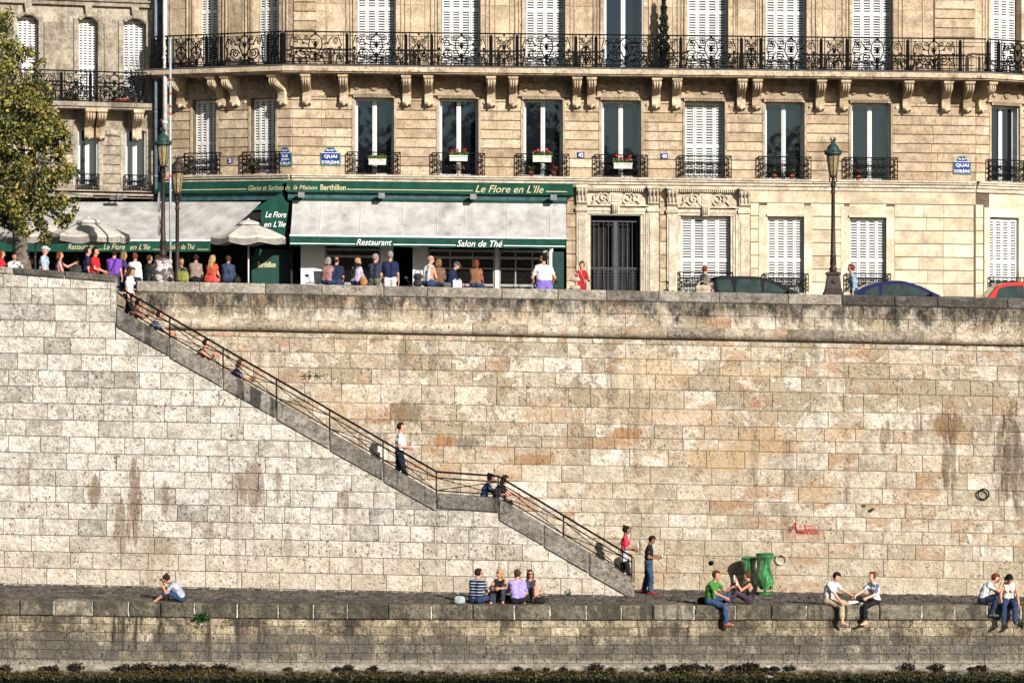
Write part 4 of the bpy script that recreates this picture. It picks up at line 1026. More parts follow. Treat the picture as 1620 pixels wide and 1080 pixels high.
def awnings():
    # fascia
    f = thing('fascia_sign', 'long dark green fascia board with gold cursive lettering above the grey awnings', 'sign', (PX(600, YB), YB-.6, z_(680, 307)))
    D = .55; zt, zb_ = z_(680, 288, D), z_(680, 306.5, D)
    Dm = D*math.tan(R(13.5))
    mb = MB(); mb.box(-Dm, f_s(907, D), -D, .0, zb_, zt); mb.build('board', GREEN, f, FR.xf)
    mb = MB(); mb.box(SL0-.1, Dm*-1+.0, -D, .0, zb_, zt); mb.build('board', GREEN, f, LC.xf)
    mb = MB(); y = -D-.006
    def T(sec, t, a, b, c, d, bold=0., m=0, shr=.35): letters(mb, t, sec.s(a, D), sec.s(b, D), sec.z((a+b)/2, d, D), sec.z((a+b)/2, c, D), y, m, shr, bold)
    T(FR, "Le Flore en L'Ile", 752, 860, 293, 305, .003)
    T(FR, 'Berthillon', 507, 547, 292, 301, .015, shr=0); T(FR, 'la Maison', 464, 502, 293, 300, .0)
    mb.box(f_s(549, D), f_s(748, D), y-.002, y, zb_+.10, zb_+.125, 0); mb.box(f_s(864, D), f_s(897, D), y-.002, y, zb_+.10, zb_+.125, 0)
    mb.build('lettering', GOLD, f, FR.xf)
    mb = MB(); T(LC, 'Glaces et Sorbets de', 393, 459, 293, 301, .0); mb.build('lettering', GOLD, f, LC.xf); mb = MB(); mb.box(LC.s(268, D), LC.s(390, D), y-.002, y, zb_+.10, zb_+.125, 0)
    mb.build('gold_line', GOLD, f, LC.xf)
    D2 = .42; mb = MB(); mb.box(-.1, f_s(897, D2), -D2, .0, z_(680, 318.5, D2), zb_-.004, 0); mb.box(-.1, f_s(898, D2), -D2-.03, .0, z_(680, 319, D2), z_(680, 315.5, D2), 1)
    mb.build('awning_cassette', [TEAL, GREEN], f, FR.xf)
    mb = MB(); mb.box(SL0, -.1, -D2, .0, z_(680, 318.5, D2), zb_-.004, 0); mb.build('awning_cassette', [TEAL], f, LC.xf)
    for p in (477, 604, 749, 876):
        mb = MB(); a = f_s(p, .7); zz = z_(680, 311, .7)
        mb.box(a-.09, a+.09, -.78, -.6, zz-.06, zz+.08); mb.tube([(a, -.6, zz), (a, -.4, zz)], .02, 6); mb.box(a-.1, a+.1, -.8, -.78, zz-.075, zz+.095)
        mb.build('floodlight', M('lamp_grey', (.18, .18, .19), .5), f, FR.xf)
    # straight awning on the front
    aw = thing('awning', 'wide pale grey awning with green Restaurant and Salon de Thé valance', 'awning', (PX(680, YB), YB-1, z_(680, 391)))
    d0, d1 = .4, 1.35; za, zbb = z_(680, 319.5, d0), z_(680, 374, d1)
    s0, s1 = f_s(461, .9), f_s(896, .9); mb = MB(); rg = random.Random(3)
    n = 9; cuts = [s0+(s1-s0)*t for t in (0, .105, .25, .405, .53, .63, .785, .94, 1)]
    for a, b in zip(cuts[:-1], cuts[1:]):
        m_ = 10; vs = []
        for j in range(m_+1):
            t = j/m_; sag = .05*math.sin(math.pi*t)
            for x in (a, b): vs.append((x, -(d0+(d1-d0)*t**1.25)+sag*.3, za+(zbb-za)*t-sag))
        mb.add(vs, [(2*j, 2*j+1, 2*j+3, 2*j+2) for j in range(m_)], 0, True)
        o = [(x, y+.012, z-.008) for x, y, z in vs]; mb.add(o, [(2*j+2, 2*j+3, 2*j+1, 2*j) for j in range(m_)], 0, True)
        if b < s1: mb.tube([((b), -(d0+(d1-d0)*t**1.25)-.002, za+(zbb-za)*t+.004-.05*math.sin(math.pi*t)) for t in np.linspace(0, 1, 9)], .008, 4, 1)
    mb.build('canopy', [AWN, M('awning_seam', (.6, .59, .57), .8)], aw, FR.xf)
    zv0, zv1 = z_(680, 391, d1), z_(680, 375.5, d1); mb = MB()
    cutv = np.linspace(f_s(458.5, d1), f_s(895, d1), 60)
    vs = []
    for i, x in enumerate(cutv):
        wv = .022*math.sin(i*1.7)+.01*math.sin(i*.6); vs += [(x, -d1-.01, zv1), (x, -d1-.01-wv, zv0+.01*math.sin(i*.9))]
    mb.add(vs, [(2*i, 2*i+1, 2*i+3, 2*i+2) for i in range(59)], 0, True)
    mb.add([(x, y+.012, z) for x, y, z in vs], [(2*i+2, 2*i+3, 2*i+1, 2*i) for i in range(59)], 0, True)
    mb.build('valance', GREEN, aw, FR.xf)
    mb = MB(); mb.box(f_s(458, d1), f_s(896, d1), -d1-.02, -d1+.03, zv1-.01, zbb+.01); mb.build('front_bar', M('bar_white', (.65, .64, .6), .5), aw, FR.xf)
    mb = MB(); y = -d1-.045
    letters(mb, 'Restaurant', f_s(564, d1), f_s(620, d1), z_(680, 389, d1), z_(680, 379.5, d1), y, 0, .35, .002); mb.build('lettering', WHITEL, aw, FR.xf); mb = MB()
    letters(mb, 'Salon de Thé', f_s(723, d1), f_s(795, d1), z_(680, 389.5, d1), z_(680, 379.5, d1), y, 0, .35, .002); mb.build('lettering', WHITEL, aw, FR.xf); mb = MB()
    for a, b in ((459, 562), (622, 721), (797, 894)): mb.box(f_s(a, d1), f_s(b, d1), y, y+.004, zv0+.06, zv0+.085)
    mb.build('white_line', WHITEL, aw, FR.xf)
    for q, x in ((0, f_s(462, .9)), (1, f_s(894, .9))):
        mb = MB(); mb.tube([(x, -.05, za-1.0), (x, -d1+.04, zbb-.03)], .022, 6); mb.build('folding_arm', GREYP, aw, FR.xf)
    # hanging flap with the name at the corner
    Yf = 11.25; P = lambda px, py: (PX(px, Yf), PZ(py, Yf))
    fl = thing('hanging_banner', 'dark green peaked cloth flap with white cursive name between two awnings', 'banner', (PX(435, Yf), Yf, PZ(375, Yf)))
    mb = MB(); pts = [P(413, 318+5), P(413, 362), P(450, 376), P(457, 322), P(446, 312), P(430, 314)]
    mb.poly(pts, Yf, Yf+.05, 0); mb.poly([P(399, 333), P(413.5, 331), P(413.5, 323.5)], Yf+.012, Yf+.04, 0)
    mb.build('cloth', GREEN, fl)
    mb = MB()
    for t, a, b, c, d in (('Le Flore', 420, 453, 335, 344), ("en L'Ile", 418, 452, 350, 359)): letters(mb, t, PX(a, Yf), PX(b, Yf), PZ(d, Yf), PZ(c, Yf), Yf-.008, 0, .35, .0); mb.build('lettering', WHITEL, fl); mb = MB()
    # big sloping awning over the left terrace
    aw = thing('awning', 'large sloping grey awning over the crowded terrace beside the lamp posts', 'awning', (PX(230, 14), 13, 10))
    Y1 = 10.9; mb = MB()
    
    def T0(px):
        if px > 250: p = LC.world(LC.s(px, .5), .5, 0); Y0 = p.y
        else: Y0 = 13.4
        return Vector((PX(px, Y0), Y0, PZ(319.5, Y0)))
    T1 = lambda px: Vector((PX(px, Y1), Y1, PZ(380, Y1)+.0*px))
    tops = [40, 90, 140, 183, 235, 290, 312, 365, 413]; n = 8
    for i in range(len(tops)-1):
        vs = []
        for j in range(n+1):
            t = j/n
            for k in (tops[i], tops[i+1]): p = T0(k).lerp(T1(k-(k-40)*.0-78), t); p.z -= .10*math.sin(math.pi*t); vs.append(p)
        mb.add(vs, [(2*j, 2*j+1, 2*j+3, 2*j+2) for j in range(n)], 0, True)
        mb.add([(v[0], v[1]+.01, v[2]-.012) for v in vs], [(2*j+2, 2*j+3, 2*j+1, 2*j) for j in range(n)], 0, True)
        if i: mb.tube([(T0(tops[i]).lerp(T1(tops[i]-78), t)-Vector((0, 0, .10*math.sin(math.pi*t)-.004))) for t in np.linspace(0, 1, 9)], .012, 4, 1)
    mb.build('canopy', [AWN, M('awning_fold', (.3, .29, .28), .9)], aw)
    mb = MB(); a, b = PX(-40, Y1), PX(333, Y1)
    mb.box(a, b, Y1-.03, Y1, PZ(398, Y1), PZ(381.5, Y1)); mb.build('valance', GREEN, aw)
    mb = MB(); mb.box(a, b, Y1-.05, Y1+.04, PZ(381.5, Y1), PZ(379, Y1)); mb.build('front_bar', M('bar_white', (.65, .64, .6)), aw)
    mb = MB(); letters(mb, 'Le Flore', PX(164, Y1), PX(198, Y1), PZ(395, Y1), PZ(386, Y1), Y1-.04, 0, .35, .0); mb.build('lettering', GOLD, aw); mb = MB(); letters(mb, "en L'Ile", PX(206, Y1), PX(238, Y1), PZ(395, Y1), PZ(386, Y1), Y1-.04, 0, .35, .0); mb.build('lettering', GOLD, aw); mb = MB()
    letters(mb, 'Salon de Thé', PX(268, Y1), PX(308, Y1), PZ(394.5, Y1), PZ(386, Y1), Y1-.04, 0, .35, .0); mb.build('lettering', GOLD, aw); mb = MB(); letters(mb, 'Restaurant', PX(108, Y1), PX(148, Y1), PZ(394.5, Y1), PZ(386, Y1), Y1-.04, 0, .35, .0); mb.build('lettering', GOLD, aw)
    for p, q in ((150, 162), (242, 260), (312, 330)): mb = MB(); mb.box(PX(p, Y1), PX(q, Y1), Y1-.044, Y1-.036, PZ(395, Y1), PZ(394.2, Y1)); mb.build('gold_line', GOLD, aw)
    for px in (95, 235):
        mb = MB(); p, q = T0(px+78), T1(px); mb.tube([p+Vector((0, -.05, -.35)), p.lerp(q, .5)+Vector((0, 0, -.35)), q+Vector((0, .05, -.04))], .025, 6); mb.build('folding_arm', GREYP, aw)
    for px in (163, 172):
        mb = MB(); p = T0(px+20)+Vector((0, -.5, .12)); mb.box(p.x-.11, p.x+.11, p.y-.09, p.y+.05, p.z-.07, p.z+.05); mb.tube([p, T0(px+22)+Vector((0, 0, .25))], .02, 6); mb.build('floodlight', ZINC, aw)
awnings()
# ================================================================ left house
LH = Sec((PX(243, 14), 14), 14)
def left_house():
    h = thing('apartment_building', 'greyer stone house on the left with arched upper windows behind the tree', 'building', (-16, 16, 7.5))
    s_ = LH.s; zL = lambda py, px=200, d=0.: LH.z(px, py, d)
    rg = random.Random(9); x0 = s_(-420); x1 = -.03
    zu1 = zL(-90); zsl = zL(163, d=.7); zslb = zL(170, d=.7)
    up = [(s_(125), s_(154)), (s_(196), s_(230)), (s_(28), s_(60)), (s_(-62), s_(-26))]
    low = [(s_(123), s_(155)), (s_(198), s_(231)), (s_(28), s_(60)), (s_(-62), s_(-26))]
    zut, zub = zL(30), zsl; zlt, zlb = zL(203), zL(296)
    mb = MB(); 
    band_wall(mb, LH, x0, x1, zslb-.05, zu1, up, zslb, zut, rg, 'plain')
    band_wall(mb, LH, x0, x1, zL(306), zlt+.0, low, zlb, zlt, rg, 'grooved', course=.31)
    mb.box(x0, x1, 0, .4, zlt, zslb-.05, 0, .3)
    for a, b in up:                                     # segmental heads and panels between
        c = (a+b)/2; n = 8; r_ = (b-a)/2
        vs = [(a+(b-a)*i/n, zut-.16+.16*math.sin(math.pi*i/n)**.8) for i in range(n+1)]
        mb.poly([(a, zut+.01)]+[(x, z) for x, z in vs]+[(b, zut+.01)], -.02, .3, 0, .4)
        for i in range(n):
            p, q = vs[i], vs[i+1]; mb.tube([(p[0], -.05, p[1]+.06), (q[0], -.05, q[1]+.06)], .07, 5)
        mb.box(a-.17, a-.02, -.05, 0, zsl, zut-.05, 0, .6); mb.box(b+.02, b+.17, -.05, 0, zsl, zut-.05, 0, .6)
        mb.poly([(c-.08, zut), (c+.08, zut), (c+.13, zut+.4), (c-.13, zut+.4)], -.16, 0, 0, .7, .3, .02)
    for a, b in ((s_(70), s_(106)), (s_(165), s_(184))):
        for o, dd in ((0, .025), (.1, -.0)): mb.box(a+o, b-o, -.03-dd, 0, zsl+.4, zut-.2-o, 0, .5+o, .4)
    mb.box(x0, x1, -.14, 0, zL(12), zL(5), 0, .4); mb.box(x0, x1, -.22, 0, zL(5), zL(2), 0, .3)
    for a, b in low:
        mb.box(a-.16, a-.01, -.05, 0, zlb, zlt, 0, .7); mb.box(b+.01, b+.16, -.05, 0, zlb, zlt, 0, .7)
        n = 8; mb.poly([(a, zlt+.01)]+[(a+(b-a)*i/n, zlt-.12+.12*math.sin(math.pi*i/n)) for i in range(n+1)]+[(b, zlt+.01)], -.06, .2, 0, .6)
    mb.box(s_(158), s_(186), -.09, 0, zL(214), zL(207), 0, .7)
    for d, a, b in ((.3, 304, 300), (.22, 310, 304), (.34, 314, 310)): mb.box(x0, x1, -d, 0, zL(b+3), zL(a), 0, .7)
    mb.build('wall', [HOUSE2, GROOVE], h, LH.xf, tones=True)
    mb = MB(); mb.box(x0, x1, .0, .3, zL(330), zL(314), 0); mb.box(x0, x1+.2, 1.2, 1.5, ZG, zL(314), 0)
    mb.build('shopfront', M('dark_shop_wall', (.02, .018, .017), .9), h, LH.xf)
    for a, b in up: window(LH, a, b, zsl+.02, zut-.02, 'shut', h, .36)
    for a, b in low: window(LH, a, b, zlb, zlt-.02, 'glass', h, .3, (zL(302), zL(276, d=.16)), gw=.02, curtains=True)
    mb = MB(); mb.box(x0, s_(240, .7), -.78, 0, zslb, zsl, 0, .5); mb.box(x0, s_(240, .7), -.72, 0, zslb-.07, zslb, 0, .7); b = mb.build('balcony', [HOUSE2], h, LH.xf, tones=True)
    P = [s_(p, .7) for p in (-60, 20, 97, 143, 219)]
    balcony_rail(LH, P+[s_(233, .7)], b, zsl+.01, zL(114, d=.7), .7)
    for p in (142, 160, 218, 60, 80, -20): console(LH, s_(p, .4), zslb-.06, b, .3)
    mb = MB(); mb.box(PX(150, 17), PX(350, 17), 16.6, 17., 7, PZ(-90, 17)); mb.build('party_wall', [HOUSE2], h, tones=True)
    mb = MB(); w = LH.world
    for px, r_, m_, Yp in ((246.5, .06, 0, 13.55), (261, .075, 1, 13.2)):
        X = PX(px, Yp); zlo = PZ(300, Yp) if m_ == 0 else PZ(215, Yp)
        mb.tube([(X, Yp, zlo), (X, Yp, PZ(-90, Yp))], r_, 10, m_)
        for k in range(5): z = zlo+.4+k*2.1; mb.tube([(X, Yp, z), (X, Yp, z+.08)], r_*1.25, 10, m_)
    mb.build('drainpipe', [BLUEPIPE, M('pale_pipe', (.55, .53, .5), .6)], h)
left_house()
# ================================================================ the other bank, with unseen trees added for the windows to mirror
def added_far_wood():
    r = np.random.default_rng(2); V = []; Fc = []; mi = []
    for k in range(60):
        x = -75+150*k/59+r.uniform(-1.5, 1.5); y = -122-r.uniform(0, 10); hgt = 24.3+2.2*math.sin(x*.3+1.2)-.17*x+r.uniform(-2., 1.6)
        for _ in range(210):
            d = r.normal(size=3); d /= np.linalg.norm(d); d *= r.uniform(.3, 1)**.5
            c = np.array([x, y, hgt-8])+d*np.array([3.2, 3, 8]); a, b = r.normal(size=3), r.normal(size=3); sz = r.uniform(.35, 1.)
            a *= sz/np.linalg.norm(a); b *= sz/np.linalg.norm(b); o = len(V); V += [c-a, c+b, c+a, c-b]; Fc.append((o, o+1, o+2, o+3)); mi.append(0)
    mb = MB(); mb.v = [tuple(v) for v in V]; mb.f = Fc; mb.m = mi; mb.sm = [False]*len(Fc); mb.t = mb.t2 = [.5]*len(Fc)
    for k in range(60): x = -75+150*k/59; mb.tube([(x, -125, 5), (x, -125, 12)], .3, 6, 1)
    tag(mb.build('added_far_wood', [M('far_leaf', (.03, .045, .016), .8), M('far_trunk', (.05, .04, .03), .9)]), 'row of dark trees added unseen on the far bank for the panes to mirror', 'trees', kind='stuff')
    mb = MB(); mb.box(-120, 120, -200, -118, -2.5, 7.3); tag(mb.build('far_bank', M('far_bank_stone', (.3, .26, .2), .9)), kind='structure')
added_far_wood()
# ================================================================ figures: one continuous body surface from a skeleton, clothing over it
class Vol:
    """signed-distance field on a grid, meshed with surface nets"""
    def __init__(s, lo, hi, res):
        s.res = res; s.lo = np.array(lo, float); n = np.ceil((np.array(hi)-s.lo)/res).astype(int)+1
        s.ax = [(s.lo[i]+res*np.arange(n[i])).astype(np.float32) for i in range(3)]; s.d = np.full(n, 1., np.float32)
    def _win(s, lo, hi):
        sl = []
        for i in range(3):
            a = max(0, int((lo[i]-s.lo[i])/s.res)); b = min(len(s.ax[i]), int((hi[i]-s.lo[i])/s.res)+2)
            if b <= a: return None
            sl.append(slice(a, b))
        return tuple(sl)
    def _p(s, w): return np.meshgrid(s.ax[0][w[0]], s.ax[1][w[1]], s.ax[2][w[2]], indexing='ij')
    def _mix(s, w, d, k):
        e = s.d[w]
        if k <= 0: s.d[w] = np.minimum(e, d); return
        h = np.clip(.5+.5*(e-d)/k, 0, 1); s.d[w] = e*(1-h)+d*h-k*h*(1-h)
    def cap(s, a, b, ra, rb=None, k=.03):
        rb = ra if rb is None else rb; a = np.array(a); b = np.array(b); m = max(ra, rb)+k+.05
        w = s._win(np.minimum(a, b)-m, np.maximum(a, b)+m)
        if w is None: return
        x, y, z = s._p(w); ba = b-a; L = float(ba@ba)+1e-9
        x = x-a[0]; y = y-a[1]; z = z-a[2]; t = np.clip((x*ba[0]+y*ba[1]+z*ba[2])/L, 0, 1)
        d = np.sqrt((x-t*ba[0])**2+(y-t*ba[1])**2+(z-t*ba[2])**2)-(ra+(rb-ra)*t); s._mix(w, d, k)
    def ell(s, c, r, B, k=.02, inter=None):
        c = np.array(c); m = max(r)+k+.05; w = s._win(c-m, c+m)
        if w is None: return
        x, y, z = s._p(w); x = x-c[0]; y = y-c[1]; z = z-c[2]
        q = [(x*b[0]+y*b[1]+z*b[2])/r[i] for i, b in enumerate(B)]
        L = np.sqrt(q[0]**2+q[1]**2+q[2]**2); d = (L-1)*min(r)
        if inter is not None: d = inter(d, q[0]*r[0], q[1]*r[1], q[2]*r[2])
        s._mix(w, d, k)
    def cut(s, p, n):
        x, y, z = np.meshgrid(*s.ax, indexing='ij'); s.d = np.maximum(s.d, (x-p[0])*n[0]+(y-p[1])*n[1]+(z-p[2])*n[2])
    def mesh(s):
        d = s.d; g = d < 0; S = [slice(None, -1), slice(1, None)]
        cnt = sum(g[S[i], S[j], S[k]].astype(np.int8) for i in (0, 1) for j in (0, 1) for k in (0, 1))
        act = (cnt > 0) & (cnt < 8); ijk = np.argwhere(act); n = len(ijk)
        if n == 0: return np.zeros((0, 3)), []
        idx = np.full(act.shape, -1); idx[act] = np.arange(n); acc = np.zeros((n, 3)); c = np.zeros(n)
        for o1 in np.ndindex(2, 2, 2):
            for ax in range(3):
                if o1[ax]: continue
                o2 = list(o1); o2[ax] = 1
                v1 = d[ijk[:, 0]+o1[0], ijk[:, 1]+o1[1], ijk[:, 2]+o1[2]]; v2 = d[ijk[:, 0]+o2[0], ijk[:, 1]+o2[1], ijk[:, 2]+o2[2]]
                m = (v1 < 0) != (v2 < 0); t = v1[m]/(v1[m]-v2[m]); p = np.tile(np.array(o1, float), (m.sum(), 1)); p[:, ax] += t
                acc[m] += p; c[m] += 1
        V = s.lo+s.res*(ijk+acc/c[:, None]); F_ = []
        for ax in range(3):
            b, e = (ax+1) % 3, (ax+2) % 3
            sl1 = [slice(1, -1)]*3; sl2 = [slice(1, -1)]*3; sl1[ax] = slice(None, -1); sl2[ax] = slice(1, None)
            A, Bq = g[tuple(sl1)], g[tuple(sl2)]
            for sgn, mk in ((1, A & ~Bq), (-1, ~A & Bq)):
                q = np.argwhere(mk)
                if not len(q): continue
                q[:, b] += 1; q[:, e] += 1
                def cell(db, de): r = q.copy(); r[:, b] -= db; r[:, e] -= de; return idx[r[:, 0], r[:, 1], r[:, 2]]
                quad = np.stack([cell(1, 1), cell(0, 1), cell(0, 0), cell(1, 0)], 1)
                F_.append(quad if sgn > 0 else quad[:, ::-1])
        return V, np.concatenate(F_)
def vec(*a): return np.array(a, float)
def unit(v): return v/(np.linalg.norm(v)+1e-9)
def cloth(name, col, stripes=None, rough=.88):
    key = 'cloth_'+name
    if key in _mc: return _mc[key]
    m, nt, b = base(key); _mc[key] = m
    P = nd(nt, 'ShaderNodeTexCoord').outputs['Object']
    n = nz(nt, P, 5, 5, .65); out = mixc(nt, mr(nt, n, .3, .7), [x*.72 for x in col], [min(1, x*1.2) for x in col])
    if stripes:
        ax, freq, duty, c2 = stripes
        sp = nd(nt, 'ShaderNodeSeparateXYZ', {0: P}).outputs[ax]
        if ax == 9: pass
        k = ma(nt, 'LESS_THAN', ma(nt, 'FRACT', ma(nt, 'MULTIPLY', sp, freq)), duty); out = mixc(nt, k, out, c2)
    nt.links.new(out, b.inputs['Base Color']); b.inputs['Roughness'].default_value = rough; b.inputs['Specular IOR Level'].default_value = .2
    h = ma(nt, 'ADD', nz(nt, mp(nt, P, (1, 1, .6)), 9, 3, .5, 1.2), ma(nt, 'MULTIPLY', nz(nt, P, 28, 3, .6), .3))
    bn = nd(nt, 'ShaderNodeBump', {'Height': h, 'Strength': .9, 'Distance': .05}); nt.links.new(bn.outputs[0], b.inputs['Normal'])
    return m
def patterned(name, c1, c2, scale=22):
    key = 'cloth_'+name
    if key in _mc: return _mc[key]
    m = cloth(name, c1); nt = m.node_tree; b = nt.nodes['Principled BSDF']
    P = nd(nt, 'ShaderNodeTexCoord').outputs['Object']; v = nd(nt, 'ShaderNodeTexVoronoi', {'Vector': P, 'Scale': scale}).outputs['Distance']
    nt.links.new(mixc(nt, mr(nt, v, .28, .34), c2, c1), b.inputs['Base Color']); return m
SKINS = {'pale': (.52, .30, .21), 'tan': (.40, .20, .12), 'brown': (.20, .09, .05), 'ruddy': (.48, .22, .15)}
def skin(k): return M('skin_'+k, SKINS[k], .55, var=.12, vs=9, spec=.35)
EYE = M('eye_dark', (.015, .012, .01), .3); LIP = M('lip', (.26, .07, .06), .5)
HAIRC = {'black': (.008, .006, .005), 'dark': (.022, .012, .008), 'brown': (.06, .03, .015), 'auburn': (.12, .035, .015), 'blond': (.34, .21, .09), 'grey': (.2, .19, .18), 'lightbrown': (.15, .085, .04)}
def hairm(k): return M('hair_'+k, HAIRC[k], .75, var=.5, vs=45, spec=.12, bump=.6, bs=90)
class Pose:
    """joint positions in a local frame: +x is where the figure faces, +y its left, z up, pelvis at the origin"""
    def __init__(s, lean=(2, 4), legs=((0, 0, 4), (0, 0, 4)), arms=((5, 8, 12, 0), (5, 8, 12, 0)), head=(0, 0), twist=0, roll=0, h=1.75, female=False, foot=(0, 0), slim=1.):
        k = s.k = h/1.75; s.female = female; s.slim = slim
        sw = (.15 if female else .172)*k; hw = (.092 if female else .088)*k
        a1, a2 = R(lean[0]), R(lean[1]); rl = R(roll)
        up = lambda a: unit(vec(math.sin(a), math.sin(rl), math.cos(a)))
        s.P = vec(0, 0, 0); s.W = s.P+up(a1)*.16*k; s.C = s.W+up((a1+a2)/2)*.17*k; s.S = s.C+up(a2)*.13*k; s.N = s.S+up(a2)*.065*k
        tw = R(twist); s.lat = vec(-math.sin(tw), math.cos(tw), 0); latw = vec(-math.sin(tw*.4), math.cos(tw*.4), 0)
        s.latp = vec(0, 1, 0); s.latw = latw
        s.fwd = unit(np.cross(s.lat, up(a2))); s.upv = up(a2)
        hp, hy = R(head[0]), R(head[1]+twist); nk = a2*.6+hp*.6
        s.H = s.N+unit(vec(math.sin(nk)*math.cos(hy*.5), math.sin(nk)*math.sin(hy*.5), math.cos(nk)))*.142*k
        tot = hp; s.hf = vec(math.cos(tot)*math.cos(hy), math.cos(tot)*math.sin(hy), -math.sin(tot)); s.hl = unit(np.cross(vec(math.sin(tot)*math.cos(hy), math.sin(tot)*math.sin(hy), math.cos(tot)), s.hf)); s.hu = unit(np.cross(s.hf, s.hl))
        s.hip, s.knee, s.ank, s.toe, s.heel, s.sh, s.elb, s.wr, s.hd = [], [], [], [], [], [], [], [], []
        for i, sg in ((0, -1), (1, 1)):                 # right, left
            t, kn, spd = legs[i][:3]; yaw = R(legs[i][3]) if len(legs[i]) > 3 else 0
            hip = s.P+s.latp*sg*hw-vec(0, 0, .03*k)
            def dr(a, sp): a = R(a); sp = R(sp); v = vec(math.sin(a)*math.cos(sp), sg*math.sin(sp)*abs(1), -math.cos(a)*math.cos(sp)); return unit(v)
            d1 = dr(t, spd); d2 = dr(t-kn, spd*.35+ (legs[i][4] if len(legs[i]) > 4 else 0))
            kne = hip+d1*.44*k; an = kne+d2*.42*k
            fa = foot[i]; fd = unit(vec(math.cos(R(spd*.7)), sg*math.sin(R(spd*.7)), 0)*math.cos(R(fa))+vec(0, 0, math.sin(R(fa))))
            s.hip.append(hip); s.knee.append(kne); s.ank.append(an); s.heel.append(an-fd*.05*k+vec(0, 0, -.045*k)); s.toe.append(an+fd*.16*k+vec(0, 0, -.055*k))
            a, ab, e, inn = arms[i][:4]
            sh = s.S+s.lat*sg*sw-s.upv*.036*k
            def da(a_, b_): a_ = R(a_); b_ = R(b_); v = s.fwd*0+vec(math.cos(tw), math.sin(tw), 0)*math.sin(a_)*math.cos(b_)+s.lat*sg*math.sin(b_)-vec(0, 0, 1)*math.cos(a_)*math.cos(b_); return unit(v)
            u = da(a, ab); fr = da(a+e, -inn if inn else ab*.4)
            s.sh.append(sh); s.elb.append(sh+u*.285*k); s.wr.append(sh+u*.285*k+fr*.25*k); s.hd.append(fr)
        s.minz = min(min(p[2] for p in s.toe), min(p[2] for p in s.heel))-.03*k
    def bounds(s, m=.16):
        A = np.array([s.P, s.N, s.H+s.hu*.1, s.H, *s.hip, *s.knee, *s.ank, *s.toe, *s.heel, *s.sh, *s.elb, *s.wr]+[w_+d*.2 for w_, d in zip(s.wr, s.hd)]); return A.min(0)-m, A.max(0)+m
def sdf_torso(v, p, g=0., lo=True):
    k = p.k; f = p.female; q = p.slim; hw, ww, cw = (.085, .06, .07) if f else (.075, .075, .095)
    if lo:
        for sg in (-1, 1): v.cap(p.P+p.latp*sg*hw*k, p.W+p.latw*sg*ww*k, (.105 if f else .1)*k*q+g, (.085 if f else .095)*k*q+g, .04)
    for sg in (-1, 1):
        v.cap(p.W+p.latw*sg*ww*k, p.C+p.lat*sg*cw*k, (.085 if f else .095)*k*q+g, .1*k*q+g, .04)
        v.cap(p.C+p.lat*sg*cw*k, p.S+p.lat*sg*(.095 if f else .115)*k-p.upv*.045*k, .1*k*q+g, .06*k+g, .04)
        if f: v.cap(p.C+p.lat*sg*.075*k+p.fwd*.075*k-p.upv*.0, p.C+p.lat*sg*.075*k+p.fwd*.085*k, .055*k+g, None, .03)
        v.cap(p.S+p.lat*sg*.02*k+p.upv*.005*k, p.sh[0 if sg < 0 else 1], .05*k+g, .05*k+g, .04)
def sdf_arm(v, p, i, g=0., upto=2., ra=(.05, .04, .03)):
    k = p.k; a, b, c = p.sh[i], p.elb[i], p.wr[i]
    t = min(1, upto); v.cap(a, a+(b-a)*t, ra[0]*k+g, (ra[0]+(ra[1]-ra[0])*t)*k+g, .025)
    if upto > 1: t = min(1, upto-1); v.cap(b, b+(c-b)*t, ra[1]*k+g, (ra[1]+(ra[2]-ra[1])*t)*k+g, .02)
def sdf_leg(v, p, i, g=0., upto=2., flare=0., rr=(.083, .058, .038)):
    k = p.k*p.slim; a, b, c = p.hip[i], p.knee[i], p.ank[i]
    t = min(1, upto); v.cap(a, a+(b-a)*t, rr[0]*k+g, (rr[0]+(rr[1]-rr[0])*t)*k+g, .04)
    if upto > 1:
        t = min(1, upto-1); v.cap(b, b+(c-b)*t, rr[1]*k*.92+g, (rr[1]+(rr[2]-rr[1])*t)*k+g+flare, .02)
        if t > .3: m = b+(c-b)*.3-unit(np.cross(np.cross(c-b, b-a), c-b)+1e-6)*.0; v.cap(m, b+(c-b)*min(t, .45), .05*k+g, .044*k+g, .03)
def hand_tubes(mb, p, i, curl=45):
    """four unequal bent fingers and a thumb leaving the side of the palm"""
    k = p.k; d = p.hd[i]; side = unit(np.cross(d, p.lat)) if abs(d@p.lat) < .9 else vec(0, 0, 1); nrm = unit(np.cross(d, side)); sg = -1 if i == 0 else 1
    if nrm@p.lat*sg > 0: nrm = -nrm                    # palm turned to the body's middle
    base_ = p.wr[i]+d*.085*k
    for j, (o, L) in enumerate(((-.03, .062), (-.01, .074), (.01, .07), (.029, .054))):
        c1, c2 = R(curl*.5+4*j), R(curl*1.3+5*j)
        q0 = base_-d*.012*k+side*o*k; q1 = base_+side*o*k+(d*math.cos(c1)+nrm*math.sin(c1))*L*.5*k; q2 = q1+(d*math.cos(c2)+nrm*math.sin(c2))*L*.5*k
        mb.tube([q0, q1, q2], [.0095*k, .0088*k, .006*k], 6, 0)
    t0 = p.wr[i]+d*.035*k-side*.03*k; mb.tube([t0, t0+(d*.6-side*.7+nrm*.3)*.035*k, t0+(d*.95-side*.55+nrm*.6)*.06*k], [.013*k, .011*k, .008*k], 6, 0)
FOLDED = ('shirt', 'trousers', 'skirt', 'apron', 'waist_wrap', 'scarf')
